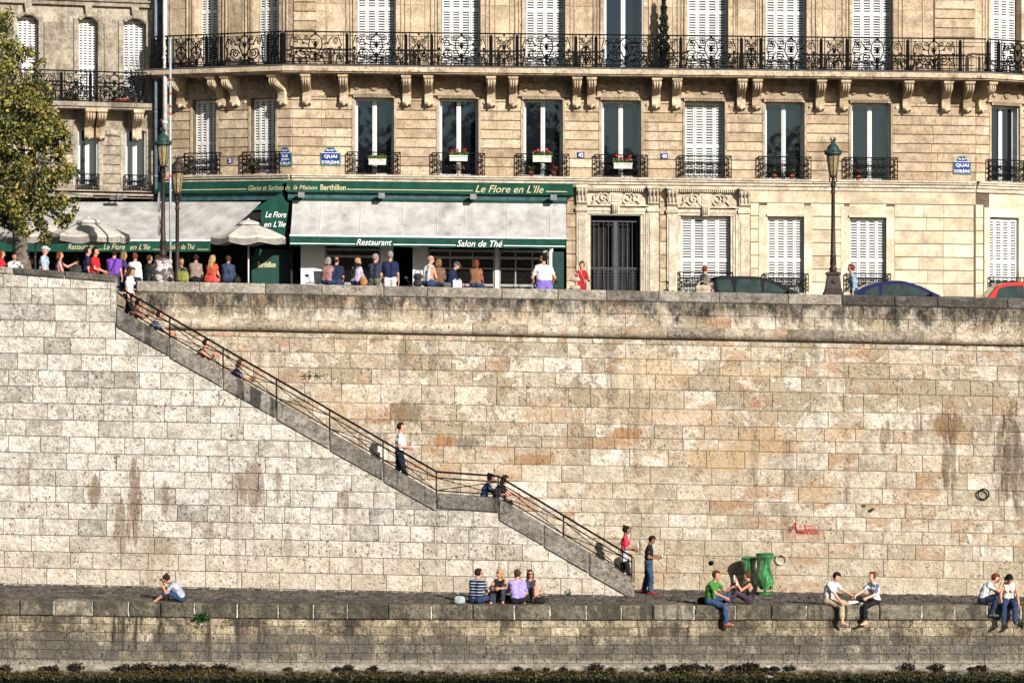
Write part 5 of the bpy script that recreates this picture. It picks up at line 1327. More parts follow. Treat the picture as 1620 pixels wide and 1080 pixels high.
def person(label, pose, at, heading, top=None, bottom=None, hair=('short', 'dark'), skin_='pale', shoes=(.03, .025, .02), anchor='feet', res=.02, extras=(), group=None, belly=0., category='person'):
    """at = (X, Y, Z of the ground / seat under the figure); returns (root, function local->world)"""
    p = pose; k = p.k
    zoff = -p.minz if anchor == 'feet' else (.125*k*p.slim if anchor == 'seat' else 0)
    rt = thing('person', label, category, at, R(heading), group)
    off = vec(0, 0, zoff)
    fold = [random.Random(label).uniform(0, 6) for _ in range(3)]
    def put(v, name, mat, parent=rt, extra=None, mats=None):
        if v is not None and name in FOLDED:            # folds and creases in the cloth
            x, y, z = np.meshgrid(*v.ax, indexing='ij', sparse=True)
            v.d = v.d+(.0075*np.sin(26*z+11*x+8*y+fold[0])*np.sin(15*x-9*z+fold[1])+.005*np.sin(47*z-19*x+13*y+fold[2])).astype(np.float32)
        V, Fc = v.mesh() if v is not None else (np.zeros((0, 3)), [])
        mb = MB(); 
        if len(V): mb.raw(V, Fc)
        if extra: extra(mb)
        if not mb.v: return None
        mb.v = [tuple(np.array(q)+off) for q in mb.v]
        return mb.build(name, mats or mat, parent, local=True)
    lo, hi = p.bounds()
    B = (p.hf, p.hl, p.hu); H = p.H
    v = Vol(lo, hi, res); sdf_torso(v, p, -.006)
    if belly: v.cap(p.W+p.fwd*.06*k, p.W+p.fwd*.07*k, belly, None, .05)
    for i in (0, 1):
        sdf_arm(v, p, i); sdf_leg(v, p, i)
        side = unit(np.cross(p.hd[i], p.lat)) if abs(p.hd[i]@p.lat) < .9 else vec(0, 0, 1)
        for o in (-.016, .016): v.cap(p.wr[i]+p.hd[i]*.02*k+side*o*k, p.wr[i]+p.hd[i]*.08*k+side*o*1.2*k, .019*k, .016*k, .012)
        v.cap(p.heel[i], p.toe[i], .036*k, .026*k, .02); v.cap(p.ank[i], p.heel[i], .036*k, .034*k, .02); v.cap(p.ank[i], (p.toe[i]*.6+p.heel[i]*.4), .036*k, .032*k, .02)
    v.cap(p.N-p.upv*.05*k, H-p.hu*.06*k-p.hf*.012*k, .056*k, .05*k, .03)
    v.ell(H+p.hu*.018*k-p.hf*.012*k, (.098*k, .077*k, .1*k), B, .02); v.ell(H-p.hu*.045*k+p.hf*.028*k, (.066*k, .058*k, .078*k), B, .03)
    v.cap(H+p.hf*.085*k+p.hu*.008*k, H+p.hf*.104*k-p.hu*.025*k, .011*k, .016*k, .012)
    for sg in (-1, 1): v.cap(H+p.hl*sg*.078*k-p.hf*.01*k+p.hu*.01*k, H+p.hl*sg*.08*k-p.hf*.008*k-p.hu*.025*k, .013*k, .01*k, .008)
    def face(mb):
        for i in (0, 1): hand_tubes(mb, p, i)
        for sg in (-1, 1): mb.ball(H+p.hf*.078*k+p.hl*sg*.031*k+p.hu*.008*k, .0135*k, 8, 1); mb.tube([H+p.hf*.083*k+p.hl*sg*.018*k+p.hu*.03*k, H+p.hf*.078*k+p.hl*sg*.046*k+p.hu*.03*k], .006*k, 5, 1)
        mb.tube([H+p.hf*.09*k+p.hl*.022*k-p.hu*.062*k, H+p.hf*.097*k-p.hu*.06*k, H+p.hf*.09*k-p.hl*.022*k-p.hu*.062*k], .007*k, 5, 2)
    put(v, 'body', None, extra=face, mats=[skin(skin_), EYE, LIP])
    # ---- clothes
    if top:
        v = Vol(lo, hi, res); sdf_torso(v, p, .013, lo=not top.get('crop'))
        if belly: v.cap(p.W+p.fwd*.06*k, p.W+p.fwd*.07*k, belly+.016, None, .05)
        sl = top.get('sleeve', .55)
        if sl > 0:
            for i in (0, 1): sdf_arm(v, p, i, .014 if sl < 1.2 else .013, sl)
        nk = p.N+p.upv*.012*k; v.cut(nk, p.upv*.92+p.fwd*.38)
        if sl == 0:
            for i, sg in ((0, -1), (1, 1)): v.cut(p.S+p.lat*sg*.15*k, p.lat*sg)
            v.cut(p.S+p.fwd*.03*k+p.upv*.03*k, unit(p.upv*.8+p.fwd*.5))
        hem = top.get('hem', .06); v.cut(p.P-vec(0, 0, 1)*hem*k, -unit(p.W-p.P))
        put(v, top.get('name', 'shirt'), top['mat'])
        if top.get('strip'):                            # bands of another colour on the sleeves / trim
            v = Vol(lo, hi, res)
            for i in (0, 1): v.cap(p.sh[i]+vec(0, 0, .03*k), p.sh[i]+(p.elb[i]-p.sh[i])*.4+(p.sh[i]-p.S)*.12, .042*k, .042*k, 0); 
            put(v, 'sleeve_stripe', top['strip'])
    if bottom:
        v = Vol(lo, hi, res); L = bottom.get('len', 1.95); kind = bottom.get('kind', 'trousers')
        for sg in (-1, 1): v.cap(p.P+p.latp*sg*.08*k, p.P+unit(p.W-p.P)*.07*k+p.latp*sg*.07*k, .112*k*p.slim+.008, .103*k*p.slim, .04)
        for i in (0, 1): sdf_leg(v, p, i, .012+bottom.get('loose', .0), L, bottom.get('flare', .012))
        if kind == 'skirt':
            t = min(1, L)
            e = [p.hip[i]+(p.knee[i]-p.hip[i])*t for i in (0, 1)]
            for f_ in (.25, .5, .75): v.cap(e[0]*(1-f_)+e[1]*f_, (p.hip[0]*(1-f_)+p.hip[1]*f_), .1*k, .11*k, .05)
            v.cut(e[0]*.5+e[1]*.5, unit(e[0]+e[1]-p.hip[0]-p.hip[1]))
        put(v, bottom.get('name', 'skirt' if kind == 'skirt' else 'trousers'), bottom['mat'])
    if shoes is not None:
        sm = cloth('shoe_%d_%d_%d' % tuple(int(c*200) for c in shoes), shoes, rough=.6)
        for i in (0, 1):
            v = Vol(np.minimum(p.heel[i], p.toe[i])-.13, np.maximum(p.ank[i], np.maximum(p.toe[i], p.heel[i]))+.13, min(res, .016))
            v.cap(p.heel[i], p.toe[i], .046*k, .036*k, .02); v.cap(p.ank[i]-vec(0, 0, .02), p.heel[i], .044*k, .046*k, .02); v.cap(p.ank[i]-vec(0, 0, .02), p.toe[i]*.6+p.heel[i]*.4, .042*k, .042*k, .02)
            put(v, 'shoe', sm)
    st, hc = hair[0], hair[1]
    if st != 'none':
        v = Vol(H-.55, H+.3, min(res, .016)); g = .016*k
        def carve(d, a, b, c):
            fr = {'short': (.02, .05), 'bald': (-.03, .0), 'long': (.03, .05), 'bun': (.035, .05), 'bob': (.035, .05)}[st if st in ('short', 'bald', 'bob', 'bun') else 'long']
            d = np.maximum(d, -np.maximum(fr[0]*k-a, c-fr[1]*k))
            if st == 'bald': d = np.maximum(d, c-.03*k)
            return np.maximum(d, -.085*k-c)
        v.ell(H+p.hu*.02*k-p.hf*.014*k, (.1*k+g, .079*k+g, .1*k+g), B, 0, carve)
        dn = unit(p.N-p.H-p.fwd*.4*k*0-unit(p.fwd)*.12); back = -p.hf
        if st in ('long', 'ponytail', 'bob'):
            Lh = {'long': .3, 'bob': .12, 'ponytail': .3}[st]*k; a = H+back*.075*k+p.hu*.01*k
            sp = -p.upv; b = H+back*.085*k-p.hu*.09*k; e = b+unit(sp-p.fwd*.12)*max(.02, Lh-.08)
            if st == 'ponytail': v.cap(a, a+back*.05*k, .03, None, .02); v.cap(a+back*.05*k, e, .035, .02, .02)
            else:
                for sg in (-1, 0, 1): v.cap(a+p.hl*sg*.05*k, b+p.hl*sg*.055*k, .04*k, .045*k, .03); v.cap(b+p.hl*sg*.055*k, e+p.hl*sg*.06*k, .045*k, .03*k, .03)
                for sg in (-1, 1): v.cap(H+p.hl*sg*.078*k+back*.01*k+p.hu*.02*k, H+p.hl*sg*.078*k-p.hu*.1*k+back*.02*k, .028*k, .03*k, .02)
        if st == 'bun': v.cap(H+back*.07*k+p.hu*.085*k, H+back*.1*k+p.hu*.1*k, .045*k, .04*k, .015)
        put(v, 'hair', hairm(hc))
    for x in extras:
        if x == 'sunglasses':
            mb = MB(); 
            for sg in (-1, 1):
                mb.ball(H+p.hf*.088*k+p.hl*sg*.034*k+p.hu*.008*k, (.012*k, .03*k, .022*k), 8, 0, Matrix((tuple(p.hf), tuple(p.hl), tuple(p.hu))).transposed())
                mb.tube([H+p.hf*.085*k+p.hl*sg*.062*k+p.hu*.014*k, H-p.hf*.0+p.hl*sg*.084*k+p.hu*.016*k], .005, 4)
            mb.tube([H+p.hf*.098*k+p.hl*.02*k+p.hu*.012*k, H+p.hf*.098*k-p.hl*.02*k+p.hu*.012*k], .005, 4)
            mb.v = [tuple(np.array(q)+off) for q in mb.v]; mb.build('sunglasses', M('sunglass_black', (.006, .006, .007), .15), rt, local=True)
        elif x[0] == 'cap':
            v = Vol(H-.3, H+.3, .016); v.ell(H+p.hu*.04*k-p.hf*.01*k, (.122*k, .1*k, .095*k), B, 0, lambda d, a, b, c: np.maximum(d, -.01-c)); v.cap(H+p.hf*.1*k+p.hu*.04*k, H+p.hf*.145*k+p.hu*.03*k, .035*k, .025*k, .02)
            put(v, 'flat_cap', x[1])
        elif x[0] == 'strap':
            i = x[2] if len(x) > 2 else 0; sg = -1 if i == 0 else 1; pts = []
            for t in np.linspace(0, 2*math.pi, 21)[:-1]:
                c = p.S*(.5+.5*math.cos(t))+p.P*(.5-.5*math.cos(t)); 
                pts.append(c+p.fwd*math.sin(t)*.135*k+p.lat*sg*(.11*math.cos(t))*k+off+(p.upv*.045*k if math.cos(t) > .8 else 0))
            mb = MB(); mb.tube(pts, .013, 4, 0, closed=True); mb.build('strap', x[1], rt, local=True)
        elif x[0] == 'scarf':
            v = Vol(p.S-.4, p.S+.4, .018); v.cap(p.N+p.lat*.05, p.N-p.lat*.05, .085*k, None, .02); v.cap(p.N+p.fwd*.0, p.C-p.fwd*.1, .07*k, .075*k, .03); v.cap(p.N, p.C-p.fwd*.12-p.upv*.16, .05*k, .06*k, .03); put(v, 'scarf', x[1])
        elif x[0] == 'apron':
            v = Vol(lo, hi, res)
            for sg in (-1, 1): v.cap(p.P+p.latp*sg*.085*k+unit(p.W-p.P)*.06, p.hip[0 if sg < 0 else 1]*.4+p.knee[0 if sg < 0 else 1]*.6, .125*k, .13*k, .08)
            v.cut(p.P+unit(p.W-p.P)*.11*k, unit(p.W-p.P)); v.cut(p.knee[0]*.7+p.hip[0]*.3, vec(0, 0, -1)); put(v, 'apron', x[1])
        elif x[0] == 'wrap':
            v = Vol(lo, hi, res)
            for sg in (-1, 1): v.cap(p.P+p.latp*sg*.08*k+unit(p.W-p.P)*.05, p.P+p.latp*sg*.1*k-vec(0, 0, .16)-p.fwd*.02, .12*k, .125*k, .06)
            v.cut(p.P+unit(p.W-p.P)*.1*k, unit(p.W-p.P)); v.cut(p.P-vec(0, 0, .2*k), vec(.2, 0, -1)); put(v, 'waist_wrap', x[1])
        elif x[0] == 'beard':
            v = Vol(H-.2, H+.2, .014); v.ell(H-p.hu*.06*k+p.hf*.03*k, (.07*k, .062*k, .066*k), B, 0, lambda d, a, b, c: np.maximum(d, c+.0)); put(v, 'beard', x[1])
    c, s_ = math.cos(R(heading)), math.sin(R(heading))
    def W(q): q = np.array(q)+off; return Vector((at[0]+c*q[0]-s_*q[1], at[1]+s_*q[0]+c*q[1], at[2]+q[2]))
    return rt, W, p
# ================================================================ street furniture, vehicles, plants
LAMPI = M('lamp_iron', (.028, .016, .013), .55, var=.5, vs=12, spec=.3, dirt=.2)
VERD = M('lamp_verdigris', (.014, .04, .034), .5, var=.5, vs=18)
LGLASS = M('lamp_amber_glass', (.22, .17, .09), .25, var=.4, vs=9)
def lamp_post(px, Y, py_top, py_glass, py_base, label, flip=1, zbase=None, crown=VERD, big=1.):
    X = PX(px, Y); z0 = zstreet(X, Y) if zbase is None else zbase; zt = PZ(py_top, Y); zg = PZ(py_glass, Y)
    t = thing('street_lamp', label, 'street lamp', (X, Y, z0), 0, 'Parisian iron street lamps'); c = (X, Y, 0)
    hg = .62*big; zgl = zg; q = big
    mb = MB(); zb_ = PZ(py_base, Y) if py_base else z0
    mb.box(X-.27*q, X+.27*q, Y-.27*q, Y+.27*q, z0, zb_); b = mb.build('base', LAMPI, t)
    mb = MB(); L = zgl-zb_
    lv = [(.27, -.04), (.235, .02), (.235, .07), (.215, .1), (.165, .47), (.2, .5), (.2, .56), (.12, .585)]; fr_ = [(X+a*hw*q, Y+b*hw*q, zb_+z) for hw, z in lv for a, b in ((-1, -1), (1, -1), (1, 1), (-1, 1))]
    mb.add(fr_, [(4*i+j, 4*i+(j+1) % 4, 4*i+4+(j+1) % 4, 4*i+4+j) for i in range(len(lv)-1) for j in range(4)])
    for sg in (-1, 1): mb.lathe([(.07*q, -.02), (.07*q, .012), (.05*q, .03), (.02*q, .035)], (X, Y+sg*.19*q, zb_+.3), 12, axis='y')
    mb.lathe([(.1*q, zb_+.55), (.1*q, zb_+.62), (.12*q, zb_+.67), (.075*q, zb_+.73), (.095*q, zb_+.8), (.08*q, zb_+1.), (.1*q, zb_+1.03), (.075*q, zb_+1.07), (.06*q, zb_+1.8), (.05*q, zgl-.5), (.075*q, zgl-.46), (.06*q, zgl-.42), (.05*q, zgl-.3), (.09*q, zgl-.27), (.05*q, zgl-.22), (.045*q, zgl-.02)], c, 16)
    mb.build('pole', LAMPI, t)
    mb = MB()
    for a in range(4):
        th = a*math.pi/2+.6; mb.tube([(X+.05*math.cos(th), Y+.05*math.sin(th), zgl-.2), (X+.15*q*math.cos(th), Y+.15*q*math.sin(th), zgl-.14), (X+.12*q*math.cos(th), Y+.12*q*math.sin(th), zgl+.02)], .014, 5)
    mb.lathe([(.1*q, zgl-.03), (.12*q, zgl), (.1*q, zgl+.03)], c, 14); mb.build('bracket', LAMPI, t)
    mb = MB(); mb.lathe([(.1*q, zgl+.03), (.13*q, zgl+.2*q), (.18*q, zgl+hg)], c, 8, 0, False); g = mb.build('lamp_glass', LGLASS, t)
    mb = MB()
    for a in range(8): th = 2*math.pi*a/8; mb.tube([(X+.103*q*math.cos(th), Y+.103*q*math.sin(th), zgl+.03), (X+.133*q*math.cos(th), Y+.133*q*math.sin(th), zgl+.2*q), (X+.184*q*math.cos(th), Y+.184*q*math.sin(th), zgl+hg)], .011, 4)
    mb.build('glazing_bars', LAMPI, g)
    zc = zgl+hg; mb = MB()
    mb.lathe([(.2*q, zc-.02), (.25*q, zc+.0), (.25*q, zc+.06*q), (.2*q, zc+.09*q), (.19*q, zc+.13*q), (.15*q, zc+.24*q), (.07*q, zc+.31*q), (.05*q, zc+.34*q), (.07*q, zc+.36*q), (.03*q, zc+.39*q)], c, 16)
    for a in range(8): th = 2*math.pi*a/8; mb.ball((X+.235*q*math.cos(th), Y+.235*q*math.sin(th), zc+.09*q), (.03*q, .03*q, .05*q), 6)
    for a in range(5): th = 2*math.pi*a/5; mb.tube([(X+.03*math.cos(th), Y+.03*math.sin(th), zc+.38*q), (X+.09*q*math.cos(th), Y+.09*q*math.sin(th), zc+.45*q), (X+.06*q*math.cos(th), Y+.06*q*math.sin(th), zc+.5*q)], [.02, .016, .006], 5)
    mb.build('lamp_cap', crown, t); return t
lamp_post(1318, 1.1, 230, 279, 462, 'tall brown iron street lamp with green cap beside the man in denim', zbase=None)
lp = lamp_post(258, .95, 215, 263, 438, 'green capped street lamp with torn posters wrapped round its foot', big=.98)
lamp_post(280.5, 3.2, 268, 306, None, 'all dark street lamp standing just right of the postered lamp', crown=LAMPI, big=1.0)
def posters():
    m, nt, b = base('torn_posters'); P = nd(nt, 'ShaderNodeTexCoord').outputs['Object']
    v = nd(nt, 'ShaderNodeTexVoronoi', {'Vector': mp(nt, P, (5, 5, 9)), 'Scale': 1., 'Randomness': 1.}); n = nz(nt, P, 14, 6, .8)
    c = mixc(nt, mr(nt, v.outputs['Color'], .35, .5), (.05, .05, .055), (.45, .43, .42)); c = mixc(nt, mr(nt, n, .56, .6), c, (.3, .04, .04)); c = mixc(nt, mr(nt, n, .42, .38), c, (.03, .03, .035))
    nt.links.new(c, b.inputs['Base Color']); b.inputs['Roughness'].default_value = .8
    X, Y = PX(258, .95), .95; mb = MB(); zt, z0 = PZ(408, Y), zstreet(PX(258, .95))
    mb.lathe([(.31, z0+.02), (.31, PZ(432, Y)), (.27, PZ(428, Y)), (.265, PZ(412, Y)), (.2, zt)], (X, Y, 0), 16); mb.build('posters', m, lp)
posters()
def pole():
    X, Y = PX(269.5, 1.6), 1.6; z0 = zstreet(X); t = thing('signpost', 'thin pale blue pole with red bands rising between two street lamps', 'pole', (X, Y, z0))
    PB = M('pole_blue_grey', (.33, .38, .43), .5, .2, var=.25); mb = MB(); mb.tube([(X, Y, z0), (X, Y, PZ(60, Y))], .035, 8); mb.build('pole', PB, t)
    RB = M('pole_red_band', (.4, .07, .06), .6)
    for py in (128, 150, 170, 182, 280, 396): mb = MB(); z = PZ(py, Y); mb.tube([(X, Y, z), (X, Y, z+.07)], .045, 8); mb.build('band', RB, t)
    mb = MB(); mb.box(X-.25, X+.02, Y-.02, Y+.02, PZ(282, Y), PZ(279, Y)); mb.build('clamp', RB, t)
    t = thing('traffic_sign', 'round traffic signs seen edge on beside the postered lamp', 'traffic sign', (PX(252, 1.), 1., PZ(378, 1)))
    for py in (320, 357):
        mb = MB(); X2 = PX(252, .95); mb.lathe([(.28, -.012), (.3, 0), (.28, .012)], (X2, .95, PZ(py, .95)), 20, axis='x', sx=1., sy=1.); mb.build('sign_plate', M('sign_back', (.3, .31, .33), .5, .4), t)
        mb = MB(); mb.box(X2-.01, PX(258, .95), .93, .97, PZ(py, .95)-.02, PZ(py, .95)+.02); mb.build('clamp', M('sign_back', (.3, .31, .33)), t)
pole()
# ---------------------------------------------------------------- parasols
CANV = M('parasol_canvas', (.44, .41, .365), .85, var=.12, vs=4, spec=.1, dirt=.25)
def parasol(px, Y, w, py_rim, label, rot=.2, tilt=0):
    X = PX(px, Y); z0 = zstreet(X, Y); zr = PZ(py_rim, Y); r_ = w/2*(CD+Y)/F
    t = thing('parasol', label, 'parasol', (X, Y, z0), 0, 'grey canvas parasols of the terrace')
    mb = MB(); mb.tube([(X, Y, z0), (X, Y, zr+.55)], .028, 8); mb.build('pole', GREYP, t)
    mb = MB(); mb.lathe([(.32, z0), (.32, z0+.06), (.06, z0+.1), (.05, z0+.3)], (X, Y, 0), 12); mb.build('foot', ZINC, t)
    n = 8; mb = MB(); rings = [(.23, .42), (.6, .27), (.97, .08), (1., .02), (1.0, -.14)]; vs = []
    for (q, h) in rings:
        for i in range(n*4):
            th = rot+2*math.pi*i/(n*4); f_ = (i % 4)/4; k = math.cos(math.pi/n)/math.cos((f_-.5)*2*math.pi/n) if True else 1
            k = min(1, k*1.0); dz = -.05*q*math.sin(math.pi*f_) if h > -.1 else -.05*q*math.sin(math.pi*f_)+.03*math.cos(3*th*2)
            vs.append((X+r_*q*k*math.cos(th), Y+r_*q*k*math.sin(th), zr+h+dz))
    N = n*4; fs = [(a*N+i, (a+1)*N+i, (a+1)*N+(i+1) % N, a*N+(i+1) % N) for a in range(len(rings)-1) for i in range(N)]
    mb.add(vs, fs, 0, False); mb.add([(x, y, z-.01) for x, y, z in vs], [f[::-1] for f in fs], 0, False); c = mb.build('canopy', CANV, t)
    mb = MB(); mb.lathe([(r_*.3, zr+.42), (r_*.27, zr+.5), (.06, zr+.58), (.03, zr+.62)], (X, Y, 0), 16, 0, False); mb.build('vent_cap', CANV, c)
    mb = MB()
    for i in range(n): th = rot+2*math.pi*i/n; mb.tube([(X, Y, zr+.42), (X+r_*.97*math.cos(th), Y+r_*.97*math.sin(th), zr+.03)], .012, 4); mb.tube([(X, Y, zr-.12), (X+r_*.5*math.cos(th), Y+r_*.5*math.sin(th), zr+.26)], .01, 4)
    mb.build('ribs', M('rib_wood', (.12, .09, .06), .6), t)
parasol(140, 6.0, 132, 375, 'wide grey canvas parasol, the middle one, above the man in red')
parasol(56, 7.5, 118, 374, 'grey canvas parasol partly behind the tree leaves at the left', .5)
parasol(393, 8.3, 122, 377, 'grey canvas parasol beside the green hanging flap', .35)
# ---------------------------------------------------------------- tree
def tree():
    r = np.random.default_rng(7); Y = 3.2; X0 = PX(40, Y); z0 = zstreet(X0, Y)
    t = thing('plane_tree', 'broad olive green leafy tree at the left edge with a thick grey trunk', 'tree', (X0, Y, z0))
    mb = MB(); BARK = M('tree_bark', (.12, .10, .08), .9, var=.5, vs=5, bump=.8, bs=14)
    pts = [(X0, Y, z0-.1), (X0-.02, Y, z0+1.), (X0-.15, Y, z0+2.1), (X0-.4, Y, z0+3.4), (X0-.8, Y, z0+5.2)]
    mb.tube(pts, [.3, .24, .2, .16, .08], 12)
    limbs = []
    for k in range(16):
        b = Vector(pts[2]).lerp(Vector(pts[4]), r.uniform(0, 1)); a = r.uniform(0, 6.28); L = r.uniform(1.2, 2.8); e = b+Vector((math.cos(a)*L, math.sin(a)*L*.8, r.uniform(-.2, 1.6))); m_ = b.lerp(e, .5)+Vector((0, 0, .25))
        mb.tube([b, m_, e], [.06, .035, .012], 6); limbs.append((b, m_, e))
    mb.build('trunk', BARK, t)
    # clumps: (px, py, radius in m)
    spots = [(-12, 25, .6), (-20, 75, .8), (22, 88, .5), (48, 84, .3), (0, 130, .9), (45, 130, .55), (30, 175, .85), (65, 185, .7), (85, 200, .5), (10, 215, .9), (55, 225, .75), (92, 235, .5), (30, 262, .8), (75, 270, .6), (0, 300, .9), (45, 310, .75), (85, 318, .6), (108, 325, .35), (25, 345, .6), (60, 345, .5), (-10, 350, .7), (112, 270, .3), (60, 150, .35), (-40, 200, 1.1), (-60, 300, 1.1), (-50, 100, 1.1), (98, 350, .3), (100, 215, .25), (-90, 220, 1.2), (-110, 320, 1.1), (-80, 30, 1.), (-30, -20, .7)]
    V = []; mi = []
    for (px, py, rad) in spots:
        for dy in (-.55, .55):
            yy = Y-.4+dy*rad*1.6; c = np.array([PX(px, yy), yy, PZ(py, yy)]); n = int(820*rad**1.75)
            sub = [c+r.normal(size=3)*rad*.45 for _ in range(max(4, int(9*rad)))]
            bias = r.uniform(0, 1, len(sub))
            for _ in range(n):
                si = r.integers(len(sub)); s_ = sub[si]; d = r.normal(size=3); d /= np.linalg.norm(d); p = s_+d*rad*.46*r.uniform(.25, 1)
                a = r.normal(size=3); a[2] -= .5; a /= np.linalg.norm(a); b = np.cross(a, r.normal(size=3)); b /= np.linalg.norm(b); nn = np.cross(a, b); L = r.uniform(.08, .14)
                V += [p-a*L*.5, p+b*L*.34+nn*L*.08, p+a*L*.55, p-b*L*.34+nn*L*.08]; mi.append(int(r.choice([0, 1, 2, 3, 4], p=[.4, .22, .14, .14, .1] if bias[si] > .65 else ([.2, .34, .3, .1, .06] if bias[si] > .25 else [.08, .24, .6, .06, .02]))))
    Fc = [(4*i, 4*i+1, 4*i+2, 4*i+3) for i in range(len(mi))]; mb = MB(); mb.v = [tuple(v) for v in V]; mb.f = Fc; mb.m = mi; mb.sm = [False]*len(Fc); mb.t = mb.t2 = [.5]*len(Fc)
    for (px, py, rad) in spots: p = Vector((PX(px, Y), Y-.3, PZ(py, Y))); b = min(limbs, key=lambda l: (l[2]-p).length); mb.tube([b[1], b[1].lerp(p, .5)+Vector((0, 0, .1)), p], [.03, .02, .008], 5, 5)
    def leafm(nm, c):
        m, nt, b_ = base(nm); b_.inputs['Base Color'].default_value = c4(c); b_.inputs['Roughness'].default_value = .5; b_.inputs['Specular IOR Level'].default_value = .35; return m
    mb.build('crown', [leafm('leaf_olive', (.17, .16, .028)), leafm('leaf_mid', (.10, .11, .02)), leafm('leaf_dark', (.025, .035, .01)), leafm('leaf_brown', (.17, .09, .028)), leafm('leaf_yellow', (.34, .28, .06)), BARK], t)
tree()
# ---------------------------------------------------------------- cars
def car(X, Y, col, label, L=4.1, kind='hatch', glassc=(.025, .038, .034), rz=0.):
    z0 = zstreet(X, Y); t = thing('parked_car', label, 'car', (X, Y, z0), rz, 'cars parked along the street')
    paint = M('car_paint_%d_%d_%d' % tuple(int(c*300) for c in col), col, .3, spec=.2, var=.06, coat=.08); h = L/2
    GL = M('car_glass', glassc, .05, spec=.7, var=.3, vs=3); BK = M('car_black_trim', (.01, .01, .01), .5); CH = M('car_metal', (.5, .5, .5), .25, .8)
    H = {'hatch': 1.5, 'coupe': 1.46}[kind]
    if kind == 'hatch':
        low = [(-h, .35), (-h-.02, .6), (-h+.05, .9), (-h+.2, .98), (.55, .98), (h-.75, .92), (h-.2, .78), (h, .55), (h-.02, .3)]
        roof = [(-h+.12, .96), (-h+.3, 1.2), (-h+.55, 1.42), (-h+.95, H), (-.1, H), (.35, H-.08), (.8, H-.3), (1.3, .96)]
    else:
        low = [(-h, .35), (-h+.02, .6), (-h+.2, .85), (-h+.6, .98), (.6, .98), (h-.6, .92), (h-.15, .75), (h, .5), (h-.02, .3)]
        roof = [(-h+.55, .96), (-h+.8, 1.15), (-h+1.15, 1.33), (-h+1.55, 1.43), (-h+1.95, H), (.2, H-.03), (.6, H-.16), (1., H-.36), (1.3, .96)]
    def loft(prof, wf, zlow, m_, mb, close=True):
        # cross sections along the profile: width shrinks with height
        n = len(prof); vs = []
        for sg in (-1, 1):
            for (x, z) in prof: vs.append((x, sg*wf(x, z), z))
        fs = [(i, i+1, n+i+1, n+i) for i in range(n-1)]+[(n-1, 0, n, 2*n-1)]
        mb.add(vs, fs, m_, False); mb.add([vs[i] for i in range(n)], [tuple(range(n-1, -1, -1))], m_); mb.add([vs[n+i] for i in range(n)], [tuple(range(n))], m_)
    def spline(pts, k=6):
        out = []
        for i in range(len(pts)-1):
            p0, p1, p2, p3 = [Vector((*pts[max(0, min(len(pts)-1, j))], 0)) for j in (i-1, i, i+1, i+2)]
            for q in range(k): u = q/k; v = .5*((2*p1)+(p2-p0)*u+(2*p0-5*p1+4*p2-p3)*u*u+(3*p1-p0-3*p2+p3)*u**3); out.append((v.x, v.y))
        return out+[pts[-1]]
    w1 = lambda x, z: .84*(1-.10*abs(x/h)**4)-(.05 if z > .9 else 0)
    mb = MB(); loft(spline(low), w1, .3, 0, mb); b = mb.build('body', paint, t, local=True)
    w2 = lambda x, z: .79-.3*(z-.95); rf = spline(roof)
    mb = MB(); loft(rf, w2, .95, 0, mb); cab = mb.build('cabin', paint, t, local=True)
    def win(x0, x1, zb_, inset, slant0=0., slant1=0.):
        pts = []; top_ = [(x, z-inset) for x, z in rf if x0 <= x <= x1 and z-inset > zb_+.03]
        pts = [(x0+slant0, zb_)]+top_+[(x1+slant1, zb_)]
        for sg in (-1, 1):
            mb = MB(); vs = [(x, sg*(w2(x, z)+.006), z) for x, z in pts]; mb.add(vs, [tuple(range(len(vs))) if sg > 0 else tuple(range(len(vs)-1, -1, -1))], 0); mb.build('window', GL, cab, local=True)
    if kind == 'hatch': win(-h+.48, -.72, 1.0, .1, -.1, 0); win(-.66, .12, 1.0, .09); win(.18, .95, 1.0, .1, 0, .1)
    else: win(-h+1.05, -.62, 1.0, .12, -.1); win(-.56, .95, 1.0, .1, 0, .1)
    for (i0, i1) in (((len(rf)-13, len(rf)-2),) + (((2, 13),) if True else ())):
        mb = MB(); seg = rf[i0:i1]; nx = .004
        vs = []
        for (x, z) in seg:
            sgx = 1 if i0 > 12 else -1
            for sg in (-1, 1): vs.append((x+sgx*.012, sg*(w2(x, z)-.07), z+.012))
        mb.add(vs, [(2*i, 2*i+1, 2*i+3, 2*i+2) for i in range(len(seg)-1)], 0); mb.build('windscreen' if i0 > 12 else 'rear_window', GL, cab, local=True)
    for sg in (-1, 1):
        for x in (-h+.75, h-.78):
            mb = MB(); mb.lathe([(.2, -.1), (.3, -.1), (.315, -.06), (.315, .06), (.3, .1), (.2, .1)], (x, sg*.74, .315), 20, axis='y'); wh = mb.build('wheel', BK, t, local=True)
            mb = MB(); mb.lathe([(.05, -.09), (.19, -.06), (.2, .06), (.05, .09)], (x, sg*.75, .315), 16, axis='y'); mb.build('rim', CH, wh, local=True)
        mb = MB(); mb.ball((.93, sg*.92, 1.04), (.06, .11, .07), 10); mb.tube([(.95, sg*.8, .98), (.93, sg*.9, 1.02)], .02, 5); mb.build('side_mirror', paint, t, local=True)
        mb = MB(); mb.ball((h-.17, sg*.62, .7), (.12, .14, .08), 10); mb.build('headlight', CH, t, local=True)
        mb = MB(); mb.ball((-h+.05, sg*.68, .82), (.06, .1, .12), 10); mb.build('tail_light', M('tail_red', (.35, .01, .01), .2), t, local=True)
        mb = MB(); mb.box(-.62, -.46, sg*.835, sg*.86, .86, .89); mb.build('door_handle', paint, t, local=True)
    mb = MB(); 
    for x in (-.25, .35): mb.box(x-.1, x+.12, -.55, -.2, .5, 1.25); mb.box(x-.1, x+.12, .2, .55, .5, 1.25)
    mb.build('seat', BK, t, local=True)
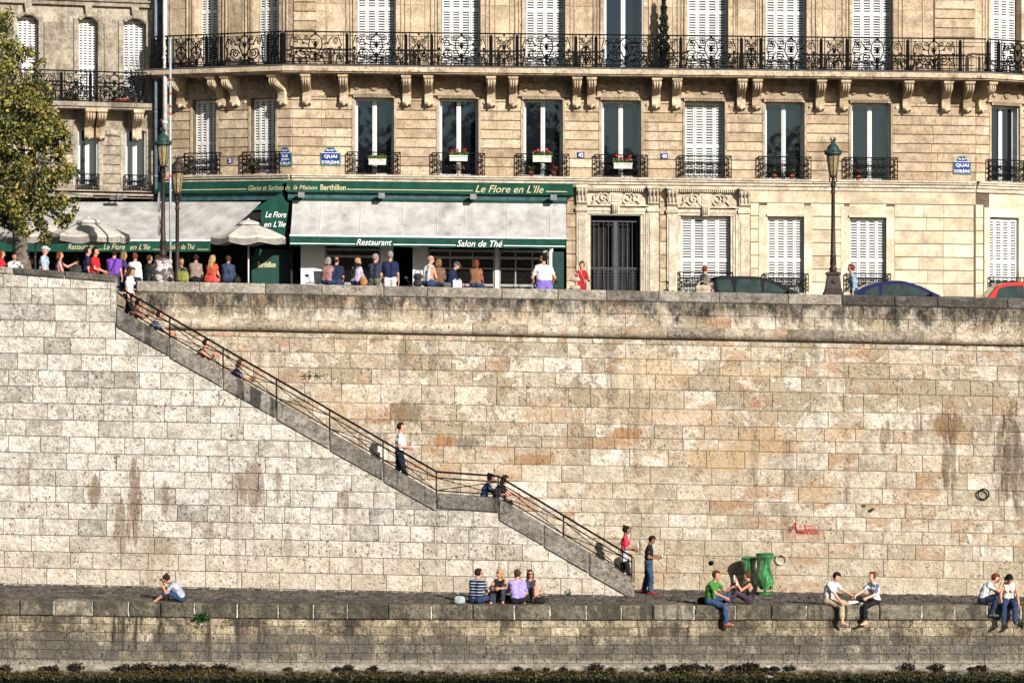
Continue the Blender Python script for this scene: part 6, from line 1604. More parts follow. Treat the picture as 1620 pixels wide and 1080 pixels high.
car(PX(1195, 6.4), 6.4, (.006, .007, .008), 'black hatchback with green tinted side windows next to the woman in a grey jacket', rz=0.)
car(PX(1418, 6.4), 6.4, (.002, .005, .05), 'round roofed dark blue car behind the parapet right of the lamp', kind='coupe')
car(PX(1652, 6.4), 6.4, (.42, .02, .012), 'bright red car at the right edge of the picture', L=4.0)
# ---------------------------------------------------------------- motorbikes
def motorbike(px, Y, label, col, rz=0., screen=False, mirrors=True, dz=0.):
    X = PX(px, Y); t = thing('motorbike', label, 'motorbike', (X, Y, zstreet(X, Y)), R(rz), 'motorbikes parked behind the parapet')
    pm = M('moto_%d_%d_%d' % tuple(int(c*300) for c in col), col, .3, coat=.6, var=.1); BK = M('car_black_trim', (.01, .01, .01), .5); CH = M('car_metal', (.5, .5, .5), .25, .8)
    for x in (-.65, .68):
        mb = MB(); mb.tube([(x+.27*math.cos(a), 0, .3+.27*math.sin(a)) for a in np.linspace(0, 6.283, 25)[:-1]], .06, 8, closed=True); wh = mb.build('wheel', BK, t, local=True)
        mb = MB(); mb.lathe([(.05, -.04), (.2, -.02), (.2, .02), (.05, .04)], (x, 0, .3), 14, axis='y'); mb.build('rim', CH, wh, local=True)
    mb = MB(); mb.ball((.12, 0, .78), (.33, .15, .16), 12); mb.ball((-.62, 0, .82), (.2, .11, .1), 10); mb.ball((.62, 0, .62), (.18, .07, .09), 8); mb.build('body', pm, t, local=True)
    mb = MB(); mb.ball((.05, 0, .45), (.28, .16, .2), 10); mb.tube([(.68, .08, .3), (.5, .08, .95)], .025, 6); mb.tube([(.68, -.08, .3), (.5, -.08, .95)], .025, 6); mb.tube([(-.65, .1, .3), (0, .1, .4)], .03, 6); mb.tube([(-.65, -.1, .3), (0, -.1, .4)], .03, 6); mb.tube([(-.8, -.17, .35), (0, -.15, .3)], .05, 8); mb.build('engine', CH, t, local=True)
    mb = MB(); mb.ball((-.32, 0, .84), (.36, .14, .08), 10); mb.build('saddle', BK, t, local=True)
    mb = MB(); mb.tube([(.36, .36, 1.02), (.44, .2, 1.05), (.5, 0, 1.), (.44, -.2, 1.05), (.36, -.36, 1.02)], .018, 6); mb.build('handlebar', BK, t, local=True)
    mb = MB(); mb.ball((.62, 0, .92), (.09, .1, .11), 10); mb.build('headlight', CH, t, local=True)
    if mirrors:
        for sg in (-1, 1): mb = MB(); mb.tube([(.44, sg*.22, 1.05), (.46, sg*.34, 1.22)], .01, 5); mb.ball((.46, sg*.36, 1.26), (.025, .075, .05), 8); mb.build('mirror', BK, t, local=True)
    if screen: mb = MB(); mb.poly([(-.18, 0), (.18, 0), (.14, .4), (-.14, .4)], -.01, .01); mb.v = [(.6+z*-.35, x, 1.+z) for x, y, z in mb.v]; mb.build('windshield', M('moto_screen', (.05, .055, .06), .1), t, local=True)
    mb = MB(); mb.tube([(0, .12, .3), (-.05, .35, .02)], .018, 5); mb.build('kick_stand', BK, t, local=True)
motorbike(492, 6.6, 'motorbike with yellow tank and small windscreen parked in front of the restaurant', (.55, .3, .02), -60, True)
motorbike(655, 7.2, 'black motorbike parked by the middle white pillar', (.012, .012, .012), -75)
motorbike(795, 7.2, 'grey motorbike parked below the right hand restaurant window', (.06, .06, .07), 20)
motorbike(889, 7.6, 'dark scooter between the waiter and the woman in the red top', (.02, .05, .06), 70)
motorbike(1032, 6.2, 'black motorbike with a red tail parked by the iron street door', (.03, .012, .012), 0)
# ---------------------------------------------------------------- signs on the house
BLUE = M('enamel_blue', (.015, .03, .17), .35, var=.1); GRN = M('enamel_green_rim', (.06, .16, .12), .4)
def plate(sec, px, py0, py1, w, lines, label, crest='4e Arr', arched=True):
    a, b = sec.s(px-w/2, .04), sec.s(px+w/2, .04); z0, z1 = sec.z(px, py1, .04), sec.z(px, py0, .04); c = (a+b)/2
    P = sec.world(c, .04, z0); t = thing('street_sign', label, 'street sign', P)
    zr = z1-(z1-z0)*.3 if arched else z1
    def shape(e):
        pts = [(a+e, z0+e), (b-e, z0+e), (b-e, zr-(e if not arched else 0))]
        if arched: pts += [(c+(b-a)*.32-e, zr+.02), (c+(b-a)*.16, z1-e), (c, z1-e+.0), (c-(b-a)*.16, z1-e), (c-(b-a)*.32+e, zr+.02)]
        return pts+[(a+e, zr-(e if not arched else 0))]
    mb = MB(); mb.poly(shape(0), -.06, -.034); pl = mb.build('plate', GRN if arched else BLUE, t, sec.xf)
    mb = MB(); mb.poly(shape(.035 if arched else .01), -.066, -.059); mb.build('enamel', BLUE, t, sec.xf)
    mb = MB(); n = len(lines); hh = (zr-z0-.08 if arched else z1-z0)
    if arched: mb.box(a+.035, b-.035, -.068, -.0655, zr-.012, zr+.002)
    for i, ln in enumerate(lines):
        h1 = hh/n; zc = z0+.035+h1*(n-1-i) if arched else z0; ww = min((b-a)*.86, len(ln)*h1*.62 if arched else (b-a)*.7)
        letters(mb, ln, c-ww/2, c+ww/2, zc+h1*.14, zc+h1*.86, -.069, 0, 0, .012)
    if arched: letters(mb, crest, c-(b-a)*.2, c+(b-a)*.2, zr+.05, zr+.05+(z1-zr)*.4, -.069, 0, 0, .01)
    mb.build('lettering', WHITEL, t, sec.xf)
plate(FR, 523, 233, 262, 32, ['QUAI', "D'ORLÉANS"], 'blue enamel street sign reading Quai d Orléans left of the first open window')
plate(LC, 451.5, 233, 263, 21, ['RUE', 'JEAN', 'DU BELLAY'], 'narrow blue enamel street sign reading Rue Jean du Bellay at the house corner')
plate(FR, 1522, 247, 276, 28, ['QUAI', "D'ORLÉANS"], 'blue enamel street sign reading Quai d Orléans at the far right of the house')
plate(FR, 919, 241, 249.5, 11, ['42'], 'small blue house number plate reading 42 between the two geranium windows', arched=False)
plate(FR, 1051, 243, 251.5, 11, ['40'], 'small blue house number plate reading 40 left of the closed shutters', arched=False)
plate(LC, 364.5, 250, 258.5, 7, ['2'], 'tiny blue house number plate between the two left shuttered windows', arched=False)
# ---------------------------------------------------------------- flower boxes, plants
def leaves(mb, c, rad, n, r, size=.05, mats=(0,), droop=0.):
    for _ in range(n):
        d = r.normal(size=3); d /= np.linalg.norm(d); p = np.array(c)+d*np.array(rad)*r.uniform(.2, 1); p[2] -= droop*r.random()
        a = r.normal(size=3); a /= np.linalg.norm(a); b = np.cross(a, r.normal(size=3)); b /= np.linalg.norm(b)+1e-6; L = size*r.uniform(.6, 1.2)
        mb.add([p-a*L*.5, p+b*L*.35, p+a*L*.5, p-b*L*.35], [(0, 1, 2, 3)], int(r.choice(mats)))
GERA = M('geranium_red', (.55, .03, .05), .6, var=.3); GERP = M('geranium_pink', (.5, .06, .18), .6)
LF = M('plant_leaf', (.05, .10, .025), .6, var=.5, vs=15); LF2 = M('plant_leaf_light', (.12, .2, .04), .6); TERRA = M('terracotta', (.3, .1, .05), .85)
def flowerbox(sec, px, py0, py1, w, label, flowers=True, seed=1, low=False):
    r = np.random.default_rng(seed); d = .3; a, b = sec.s(px-w/2, d), sec.s(px+w/2, d); z0, z1 = sec.z(px, py1, d), sec.z(px, py0, d); P = sec.world((a+b)/2, d, z0)
    t = thing('flower_box', label, 'flower box', P, 0, 'white flower boxes on the window guards')
    mb = MB(); mb.prism([(-.2-d+.13, z0), (-.02-d+.13, z0), (.0-d+.13, z1), (-.24-d+.13, z1)][::-1], a, b, 'x'); mb.box(a-.01, b+.01, -.26-d+.13, .02-d+.13, z1-.03, z1+.005); mb.build('trough', M('trough_white', (.6, .58, .53), .6, dirt=.2), t, sec.xf)
    mb = MB()
    for k in range(5):
        c = (a+(b-a)*(k+.5)/5, -.22+.0-d+.13+.1, z1+.07); leaves(mb, c, (.12, .08, .1), 46, r, .07, (0, 0, 1))
        if flowers: c2 = (c[0]+r.uniform(-.05, .05), c[1]-.05, z1+r.uniform(.13, .24)); leaves(mb, c2, (.05, .05, .045), 26, r, .05, (2,)); mb.tube([(c[0], c[1], z1), c2], .005, 4, 0)
    mb.build('flowers', [LF, LF2, GERA, GERP], t, sec.xf)
    if low: mb = MB(); leaves(mb, ((a+b)/2, -.2-d+.1, z0-.2), ((b-a)*.4, .06, .14), 60, r, .06, (0, 1, 3)); mb.build('trailing_flowers', [LF, LF2, GERA, GERP], t, sec.xf)
flowerbox(FR, 597, 252, 261, 27, 'white flower box with green plants only on the first open window', False, 1)
flowerbox(FR, 725.5, 246.5, 255, 28, 'white flower box with red geraniums and pink trailing flowers below', True, 2, True)
flowerbox(FR, 857.5, 247, 256.5, 29, 'white flower box full of red geraniums, hung highest above its window guard', True, 3)
flowerbox(FR, 985.5, 258.5, 267, 29, 'white flower box with red geraniums low on the guard between numbers 42 and 40', True, 4)
def pots(sec, items, label, group=None, seed=3):
    r = np.random.default_rng(seed)
    for (px, py, kind, lab) in items:
        d = .12; s_ = sec.s(px, d); z = sec.z(px, py, d); P = sec.world(s_, d, z); t = thing('potted_plant', lab, 'potted plant', P, 0, 'pots on the window sills')
        mb = MB(); mb.lathe([(.07, z), (.1, z+.15), (.11, z+.17)], (s_, -.06, 0), 12); mb.build('pot', TERRA, t, sec.xf)
        mb = MB(); leaves(mb, (s_, -.06, z+.28), (.15, .1, .14), 90, r, .07, (0, 1) if kind else (0, 2)); mb.build('foliage', [LF, LF2, GERA], t, sec.xf)
pots(FR, [(840, 278, 1, 'small terracotta pot left behind the geranium window guard'), (876, 278, 0, 'terracotta pot with red flowers right behind the geranium window guard'), (1225, 284, 1, 'potted plant at the left of the guard just left of the tall lamp'), (1253, 284, 1, 'potted plant at the right of the guard just left of the tall lamp'), (1358, 286, 0, 'terracotta pot with orange flowers behind the guard right of the tall lamp')], '')
pots(LC, [(404, 274, 1, 'bushy potted plant filling the second left window guard')], '')
def cypress():
    r = np.random.default_rng(9); d = .45; s_ = FR.s(1050, d); zb_ = ZSL_T+.02; zt = FR.z(1050, -8, d); P = FR.world(s_, d, zb_)
    t = thing('cypress', 'slim dark clipped cypress in a pot on the balcony', 'shrub', P)
    mb = MB(); mb.lathe([(.14, zb_), (.19, zb_+.35), (.2, zb_+.37)], (s_, -d, 0), 12); mb.build('pot', M('pot_dark', (.05, .04, .035), .7), t, FR.xf)
    mb = MB(); mb.tube([(s_, -d, zb_+.3), (s_, -d, zt-.2)], .025, 6); mb.build('trunk', M('twig', (.06, .045, .03), .9), t, FR.xf)
    mb = MB(); H = zt-zb_-.35
    for i in range(2600):
        u = r.random(); rr = .17*min(1, (1-u)**.5*1.15, u*6+.3)*(1+.25*math.sin(u*42)); th = r.uniform(0, 6.28); q = r.uniform(.6, 1)
        p = np.array([s_+rr*q*math.cos(th), -d+rr*q*math.sin(th), zb_+.35+u*H]); a = np.array([math.cos(th)*.4, math.sin(th)*.4, 1.])+r.normal(size=3)*.4; a /= np.linalg.norm(a); b = np.cross(a, r.normal(size=3)); b /= np.linalg.norm(b); L = .07
        mb.add([p-a*L*.5, p+b*L*.3, p+a*L*.6, p-b*L*.3], [(0, 1, 2, 3)], int(i % 2))
    mb.build('foliage', [M('cypress_green', (.012, .02, .008), .7), M('cypress_dark', (.006, .01, .005), .7)], t, FR.xf)
cypress()
def balcony_plants():
    r = np.random.default_rng(12)
    for px, lab in ((112, 'red trough of plants at the left on the left house balcony'), (190, 'red trough of plants at the right on the left house balcony')):
        d = .5; s_ = LH.s(px, d); z = LH.z(px, 163, d); t = thing('planter', lab, 'planter', LH.world(s_, d, z)); mb = MB(); mb.prism([(-.1-d, z), (.08-d, z), (.1-d, z+.16), (-.12-d, z+.16)][::-1], s_-.28, s_+.28, 'x'); mb.build('trough', TERRA, t, LH.xf)
        mb = MB(); leaves(mb, (s_, -d, z+.25), (.3, .12, .14), 160, r, .06, (0, 1)); mb.build('foliage', [LF, M('plant_dark', (.02, .035, .012), .7)], t, LH.xf)
    d = .4; s_ = LH.s(222, d); z = LH.z(222, 163, d); t = thing('shrub', 'bare spiky shrub at the right end of the left house balcony', 'shrub', LH.world(s_, d, z)); mb = MB()
    for i in range(34):
        a = r.uniform(0, 6.28); L = r.uniform(.6, 1.9); e = Vector((s_+math.cos(a)*L*.28, -d+math.sin(a)*.15, z+L)); b = Vector((s_, -d, z)); m_ = b.lerp(e, .5)+Vector((r.uniform(-.1, .1), 0, .1)); mb.tube([b, m_, e], [.014, .01, .004], 4)
        for k in range(5): p = m_.lerp(e, k/5); mb.tube([p, p+Vector((r.uniform(-.12, .12), r.uniform(-.05, .05), r.uniform(.02, .12)))], [.007, .002], 4)
    mb.build('twigs', M('twig_dark', (.03, .025, .018), .9), t, LH.xf)
balcony_plants()
def wall_plants():
    r = np.random.default_rng(15)
    def wp(px, py, Y, rad, n, lab, sz=.07, name='wall_plant'):
        X = PX(px, Y); z = PZ(py, Y); t = thing(name, lab, 'plant', (X, Y, z)); mb = MB(); leaves(mb, (X, Y-.04, z), rad, n, r, sz, (0, 1)); mb.build('foliage', [M('ivy_green', (.035, .10, .02), .55, var=.4), M('ivy_dark', (.015, .05, .012), .55)], t)
        mb = MB()
        for k in range(6): mb.tube([(X+r.uniform(-.05, .05), Y+.06, z-rad[2]*.7), (X+r.uniform(-.5, .5)*rad[0], Y-.03, z+r.uniform(-.3, .6)*rad[2])], .008, 4)
        mb.build('stem', M('twig', (.06, .045, .03)), t)
    wp(320, 975, -5.06, (.27, .1, .15), 260, 'bright green bush growing out of the low quay wall')
    wp(901, 936, -2.3, (.06, .05, .15), 40, 'thin weed at the foot of the stair wall', .06, 'weed')
    wp(1471, 941, -.15, (.12, .06, .06), 50, 'low weed at the foot of the big wall', .05, 'weed')
    wp(1618, 985, -5.06, (.12, .06, .15), 60, 'small plant on the quay wall at the right edge', .06)
wall_plants()
# ---------------------------------------------------------------- bin bags
def bin_bags():
    m, nt, b = base('green_bag_film'); P = nd(nt, 'ShaderNodeTexCoord').outputs['Object']
    n = nz(nt, mp(nt, P, (1, 1, .35)), 7, 5, .7, 1.); nt.links.new(mixc(nt, mr(nt, n, .35, .65), (.008, .09, .02), (.06, .34, .1)), b.inputs['Base Color']); b.inputs['Roughness'].default_value = .22
    b.inputs['Transmission Weight'].default_value = .3
    nt.links.new(nd(nt, 'ShaderNodeBump', {'Height': n, 'Strength': 1., 'Distance': .12}).outputs[0], b.inputs['Normal'])
    PG = M('bin_green_paint', (.015, .12, .03), .5)
    for (px, Y, py, r_, lab) in ((1210, -.85, 876, .225, 'taller green plastic bin bag hanging on a green hoop stand'), (1186, -.45, 883, .21, 'lower green plastic bin bag on the left, half behind the other')):
        X = PX(px, Y); zt = PZ(py, Y); z0 = float(zprom(X, Y)); rr = np.random.default_rng(int(px))
        t = thing('bin_bag', lab, 'bin bag', (X, Y, z0), 0, 'green bin bags by the wall'); n_ = 40; vs = []; prof = [(1.02, zt), (1.07, zt-.03), (1.02, zt-.08), (.9, zt-.2), (.9, zt-.35), (.94, zt-.5), (1., zt-.68), (.98, zt-.84), (.7, zt-.94)]
        ph = rr.uniform(0, 6, 6)
        for k, (q, z) in enumerate(prof):
            for i in range(n_):
                th = 2*math.pi*i/n_; w_ = 1+(.07*math.sin(4*th+ph[0]+k*.25)+.06*math.sin(7*th+ph[1]-k*.5)+.05*math.sin(13*th+k*1.3+ph[3]))*min(1, k/2.5); vs.append((X+r_*q*w_*math.cos(th)*(1-.12*(k in (3, 4)))+.035*math.sin(k*.9+ph[4])*min(1, k/3), Y+r_*q*w_*math.sin(th), z+.06*math.sin(3*th+ph[2])*max(0, k-3)/5+.02*math.sin(7*th)*(k < 2)))
        fs = [(a*n_+i, (a+1)*n_+i, (a+1)*n_+(i+1) % n_, a*n_+(i+1) % n_) for a in range(len(prof)-1) for i in range(n_)]+[tuple(range((len(prof)-1)*n_, len(prof)*n_))]
        mb = MB(); mb.add(vs, [f[::-1] for f in fs], 0, True); mb.build('bag', m, t)
        mb = MB(); mb.tube([(X+r_*1.03*math.cos(a), Y+r_*1.03*math.sin(a), zt) for a in np.linspace(0, 6.283, 25)[:-1]], .025, 6, closed=True); mb.build('hoop', PG, t)
        mb = MB(); mb.tube([(X, Y, z0), (X, Y, zt-.9)], .03, 8); mb.tube([(X+.16, Y+r_, zt), (X+.16, Y+r_+.02, zt-.6), (X, Y+.02, zt-.85)], .02, 6); mb.lathe([(.2, z0), (.18, z0+.04), (.06, z0+.07)], (X, Y, 0), 12); mb.build('stand', PG, t)
bin_bags()
# ---------------------------------------------------------------- menu board and terrace furniture
def terrace():
    Y = 9.2; t = thing('menu_board', 'dark green board with gold blackletter name below the hanging flap', 'board', (PX(420, Y), Y, zstreet(PX(420, Y), Y)))
    mb = MB(); mb.box(PX(398, Y), PX(441, Y), Y, Y+.06, zstreet(-8, Y), PZ(404, Y)); mb.build('panel', M('board_green', (.006, .04, .028), .6), t)
    mb = MB(); letters(mb, 'Berthillon', PX(408, Y), PX(436, Y), PZ(423, Y), PZ(414, Y), Y-.01, 0, 0, .03); mb.build('lettering', GOLD, t)
    for i, (px, Y, lab) in enumerate(((372, 7.4, 'small terrace table with glasses beside the green menu board'), (330, 8.2, 'terrace table behind the woman in orange'), (225, 8.5, 'terrace table in the dark under the big awning'), (60, 8.6, 'terrace table under the parasol at the left'))):
        X = PX(px, Y); z = zstreet(X, Y); t = thing('cafe_table', lab, 'table', (X, Y, z), 0, 'round cafe tables'); mb = MB(); mb.lathe([(.36, z+.73), (.37, z+.75), (.36, z+.77)], (X, Y, 0), 18); mb.build('table_top', M('table_pale', (.45, .42, .38), .4), t)
        mb = MB(); mb.lathe([(.22, z), (.2, z+.03), (.03, z+.06), (.03, z+.73)], (X, Y, 0), 10); mb.build('pedestal', ZINC, t)
        for k in range(3):
            a = i+k*2.1; gx, gy = X+.2*math.cos(a), Y+.2*math.sin(a); mb = MB(); mb.lathe([(.03, z+.77), (.028, z+.8), (.038, z+.9)], (gx, gy, 0), 8); o = mb.build('drinking_glass', M('tumbler', (.35, .4, .42), .1)); tag(o, 'drinking glass standing on a terrace table', 'glass', 'glasses on the cafe tables')
terrace()
# ================================================================ the people
def zpar(X): return PZ(460, 0)-SW*(X-XR0)
def top_(n, c, sleeve=.55, **k): return dict(mat=cloth(n, c) if c is not None else n, sleeve=sleeve, **k)
def bot(n, c, **k): return dict(mat=cloth(n, c), **k)
WHITE = (.6, .6, .59); NAVY = (.013, .019, .055); BLACK = (.012, .012, .014); JEANS = (.025, .05, .115); DJEANS = (.02, .035, .085); GREYC = (.33, .34, .37)
CONE = M('wafer', (.45, .26, .1), .8); CREAMI = M('ice_cream', (.6, .45, .3), .5); PAPER = M('paper_white', (.75, .75, .73), .8)
def cone(W, p, i, label):
    k = p.wr[i]+p.hd[i]*.11*p.k; c = W(k); t = thing('ice_cream', label, 'ice cream', (c.x, c.y, c.z-.04), 0, 'ice creams being eaten')
    mb = MB(); mb.lathe([(.008, c.z-.03), (.026, c.z+.06)], (c.x, c.y, 0), 10); mb.build('wafer_cone', PAPER, t)
    mb = MB(); mb.ball((c.x, c.y, c.z+.07), (.032, .032, .032), 8); mb.ball((c.x, c.y, c.z+.1), (.022, .022, .025), 8); mb.build('scoop', CREAMI, t)
def bag(X, Y, Z, size, col, label, rz=0., handle=True, name='bag', shape=.5):
    t = thing(name, label, 'bag', (X, Y, Z), R(rz)); w_, d_, h_ = size; m = cloth('bag_%d_%d_%d' % tuple(int(c*200) for c in col), col)
    v = Vol((-w_, -d_-.1, -.1), (w_, d_+.1, h_*1.6), .018); r_ = min(d_, h_)*.42
    for a in (-1, 1):
        for z in (r_, h_-r_*.9): v.cap((a*(w_/2-r_)*(1 if z < h_*.5 else shape+.4), 0, z), (a*.02, 0, z), r_, None, .05)
    V, Fc = v.mesh(); mb = MB(); mb.raw(V, Fc); mb.build('bag_body', m, t, local=True)
    if handle: mb = MB(); mb.tube([(w_*.32*math.cos(a), 0, h_*.85+h_*.5*math.sin(a)) for a in np.linspace(0, math.pi, 10)], .012, 5); mb.build('handle', m, t, local=True)
    return t
KN = (136, 120, 5); KN2 = (140, 124, 9); EXT = (115, 62, 4)
SIT = ((84, 84, 6), (84, 84, 6))
# ---- on the quay edge
def edge(px, Y=-4.72): X = PX(px, Y); return (X, Y, float(ze(X)))
def prom(px, Y): X = PX(px, Y); return (X, Y, float(zprom(X, Y)))
person('woman in a grey tee and rolled jeans sitting alone on the quay edge, head bowed', Pose((22, 48), ((136, 118, 5), (114, 62, 4)), ((50, 5, 105, 8), (42, 5, 112, 8)), (42, 0), h=1.66, female=True), edge(287), 180,
       top_('grey_tee', (.36, .39, .45), .6), bot('jeans', JEANS, len=1.25), ('bun', 'dark'), 'tan', (.2, .03, .04), 'seat', .016, extras=(('strap', M('strap_black', (.01, .01, .01)), 1),))
person('man in a navy and white striped polo seated on the quay, back turned', Pose((6, 14), ((100, 118, 32), (100, 118, 32)), ((30, 8, 40, 10), (25, 12, 40, 10)), (12, -28), h=1.78), edge(753, -4.6), 62,
       dict(mat=cloth('navy_stripe', NAVY, (2, 13, .2, (.5, .52, .58))), sleeve=.7), bot('djeans', DJEANS), ('short', 'dark'), 'ruddy', anchor='seat', res=.016, extras=('sunglasses',))
person('woman with long wavy blond hair and sunglasses in a black dress hugging her knees', Pose((0, 6), (KN, KN2), ((58, 12, 38, 22), (58, 12, 38, 22)), (-4, -32), h=1.72, female=True), edge(791, -4.25), -105,
       top_('black_dress', BLACK, .0), bot('charcoal_leggings', (.035, .035, .045), len=1.8), ('long', 'blond'), 'tan', (.12, .04, .03), 'seat', .016, extras=('sunglasses',))
person('man in a lavender long sleeved shirt seated on the quay, back turned', Pose((8, 16), ((100, 118, 30), (100, 118, 30)), ((35, 14, 50, 10), (35, 14, 50, 10)), (5, 20), h=1.76), edge(819, -4.68), 95,
       top_('lavender_shirt', (.34, .27, .62), 1.85), bot('black_trousers', BLACK), ('short', 'brown'), 'ruddy', anchor='seat', res=.016)
person('woman in a dark flowered dress and sunglasses behind the man in lavender', Pose((0, 4), (KN, KN2), ((12, 10, 30, 5), (12, 14, 10, 0)), (0, 12), h=1.66, female=True), edge(839, -4.15), -95,
       dict(mat=patterned('dark_floral', (.03, .03, .05), (.12, .1, .14)), sleeve=0), None, ('long', 'brown'), 'tan', (.1, .06, .04), 'seat', .016, extras=('sunglasses',))
bag(*edge(727, -4.7), (.3, .16, .2), (.33, .37, .4), 'grey cloth bundle lying left of the man in the striped polo', handle=False)
bag(*edge(854, -4.6), (.3, .18, .17), (.015, .015, .016), 'black handbag lying right of the woman in the flowered dress')
bag(*edge(1111, -4.55), (.25, .16, .16), (.015, .015, .016), 'black bag lying behind the man in the green tee', handle=False)
X6 = PX(988, -1.1)
r6 = person('woman in a pink red tee coming down the last steps with an ice cream', Pose((2, 4), ((14, 14, 2), (-6, 12, 2)), ((2, 4, 96, 12), (4, 6, 74, 14)), (16, 0), h=1.70, female=True), (X6, -1.1, step_z(X6)-.02), 0,
       top_('pink_tee', (.52, .035, .075), .55), bot('black_leggings', BLACK), ('bun', 'black'), 'brown', anchor='feet', res=.016, extras=(('wrap', cloth('grey_wrap', (.42, .43, .46))),))
cone(r6[1], r6[2], 0, 'white ice cream cone in the hand of the woman in pink')
r7 = person('boy in a black tee with a red stripe and jeans looking at his ice cream', Pose((3, 6), ((10, 12, 4), (-6, 8, 4)), ((-4, 6, 88, 14), (4, 6, 84, 14)), (36, 0), h=1.60, slim=1.08), prom(1026, -1.35), -5,
       top_('black_tee', BLACK, .6, strip=cloth('red_strip', (.5, .02, .02))), bot('boy_jeans', (.03, .06, .11), loose=.012), ('short', 'black'), 'brown', (.28, .02, .02), 'feet', .016)
cone(r7[1], r7[2], 1, 'ice cream in a white wrapper held by the boy')
r8 = person('man in a green tee sitting on the quay edge with one jeans leg hanging down', Pose((2, 24), ((76, 64, 0), (112, 112, 34)), ((38, 8, 32, 6), (52, 8, 62, 0)), (12, 6), h=1.8), edge(1124, -4.86), -30,
       top_('green_tee', (.05, .19, .035), .65), bot('jeans2', (.03, .06, .135)), ('short', 'brown'), 'ruddy', (.4, .14, .12), 'seat', .016)
cone(r8[1], r8[2], 1, 'ice cream with a cone held up by the man in green')
r9 = person('woman in a black tank top and leggings facing the man in green', Pose((-6, 14), ((114, 62, 3), (122, 80, 5)), ((60, 2, 98, 4), (56, 6, 92, 2)), (10, 0), h=1.66, female=True), edge(1186, -4.6), 180,
       top_('black_tank', BLACK, .0), bot('plum_skirt', (.05, .03, .055), len=1.85), ('bun', 'brown'), 'tan', (.015, .015, .018), 'seat', .016)
cone(r9[1], r9[2], 1, 'chocolate ice cream between the man in green and the woman in black')
person('man in a white tee and khaki trousers with bare feet hanging over the quay edge', Pose((4, 30), ((78, 74, 4), (80, 66, 24)), ((38, 6, 6, 0), (52, 6, 18, 5)), (30, 0), h=1.78), edge(1311, -4.84), -34,
       top_('white_tee', WHITE, .6), bot('khaki', (.40, .29, .2), len=1.72, loose=.01), ('short', 'dark'), 'pale', None, 'seat', .016)
person('woman in a white tee and black trousers with one bare foot hanging over the edge', Pose((-2, 14), ((104, 124, 40), (74, 74, 2)), ((52, 8, 12, 0), (26, 8, 48, 4)), (2, 0), h=1.68, female=True), edge(1383, -4.84), 214,
       dict(mat=cloth('white_tee_stripe', WHITE, (1, 5.5, .3, (.1, .11, .2))), sleeve=.7), bot('black_trousers2', BLACK, len=1.75), ('bun', 'auburn'), 'pale', None, 'seat', .016)
t = thing('shoes', 'pair of white sneakers lying between the couple in white tops', 'shoes', edge(1350, -4.75)); 
for dx in (-.06, .1): v = Vol((-.3, -.2, -.1), (.3, .2, .25), .014); v.cap((dx-.1, 0, .045), (dx+.12, .02, .035), .045, .035, .02); v.cap((dx-.09, 0, .06), (dx-.02, 0, .07), .04, .03, .02); V_, F_ = v.mesh(); mb = MB(); mb.raw(V_, F_); mb.build('shoe', PAPER, t, local=True)
person('red haired man in a white tee resting his head on his hand at the right', Pose((14, 42), ((105, 122, 26), (105, 122, 26)), ((62, 8, 96, 2), (40, 10, 40, 10)), (30, 0), h=1.78), edge(1554, -4.7), -12,
       top_('white_tee2', (.62, .63, .66), .6), bot('dark_jeans', (.02, .03, .06)), ('short', 'auburn'), 'pale', (.1, .1, .1), 'seat', .016)
person('woman in a white sleeveless top and jeans looking down at her lap', Pose((4, 24), ((80, 74, 6), (80, 72, 6)), ((18, 16, 18, 6), (14, 16, 8, 0)), (52, 10), h=1.7, female=True), edge(1596, -4.84), -98,
       top_('cream_tank', (.6, .57, .5), 0.), bot('blue_jeans', (.02, .04, .11), loose=.006), ('bob', 'black'), 'tan', (.06, .05, .05), 'seat', .016)
# ---- on the stairs
def stair(px, dz=0., Y=-1.35): X = PX(px, Y); return (X, Y, step_z(X)+dz)
person('girl with long brown hair in white walking down the stair head', Pose((6, 8), ((20, 14, 2), (-8, 20, 2)), ((-6, 8, 20, 0), (0, 8, 20, 0)), (24, -8), h=1.66, female=True), stair(203, .04, -1.3), -12,
       top_('white_blouse', WHITE, .6), bot('black_jeans', BLACK), ('long', 'brown'), 'tan', res=.018)
person('bare armed person in dark clothes sitting on the top steps', Pose((10, 26), ((76, 76, 5), (80, 80, 8)), ((40, 8, 70, 12), (45, 8, 76, 12)), (14, 0), h=1.7), stair(208, .02, -1.45), 0,
       top_('brown_top', (.08, .04, .03), 0.), bot('grey_shorts', (.3, .33, .38), len=1.), ('short', 'black'), 'brown', anchor='seat')
person('man in sunglasses and a grey striped polo sitting on the stairs reaching forward', Pose((14, 30), ((76, 76, 5), (80, 80, 8)), ((42, 8, 22, 0), (46, 8, 22, 4)), (16, 0), h=1.74), stair(238, -.02, -1.4), 0,
       dict(mat=cloth('grey_stripe', (.06, .08, .13), (2, 16, .35, (.35, .38, .45))), sleeve=.8), bot('navy_shorts', NAVY, len=1.), ('short', 'dark'), 'tan', anchor='seat', extras=('sunglasses',))
person('bare shouldered person in a strappy top eating on the stairs', Pose((12, 30), ((76, 76, 5), (80, 80, 8)), ((40, 8, 88, 8), (38, 8, 80, 8)), (8, 0), h=1.74), stair(313, -.04, -1.4), 0,
       top_('strappy_dark', (.05, .03, .03), 0., hem=.02), bot('dark_bottoms', (.03, .03, .04)), ('short', 'dark'), 'ruddy', anchor='seat')
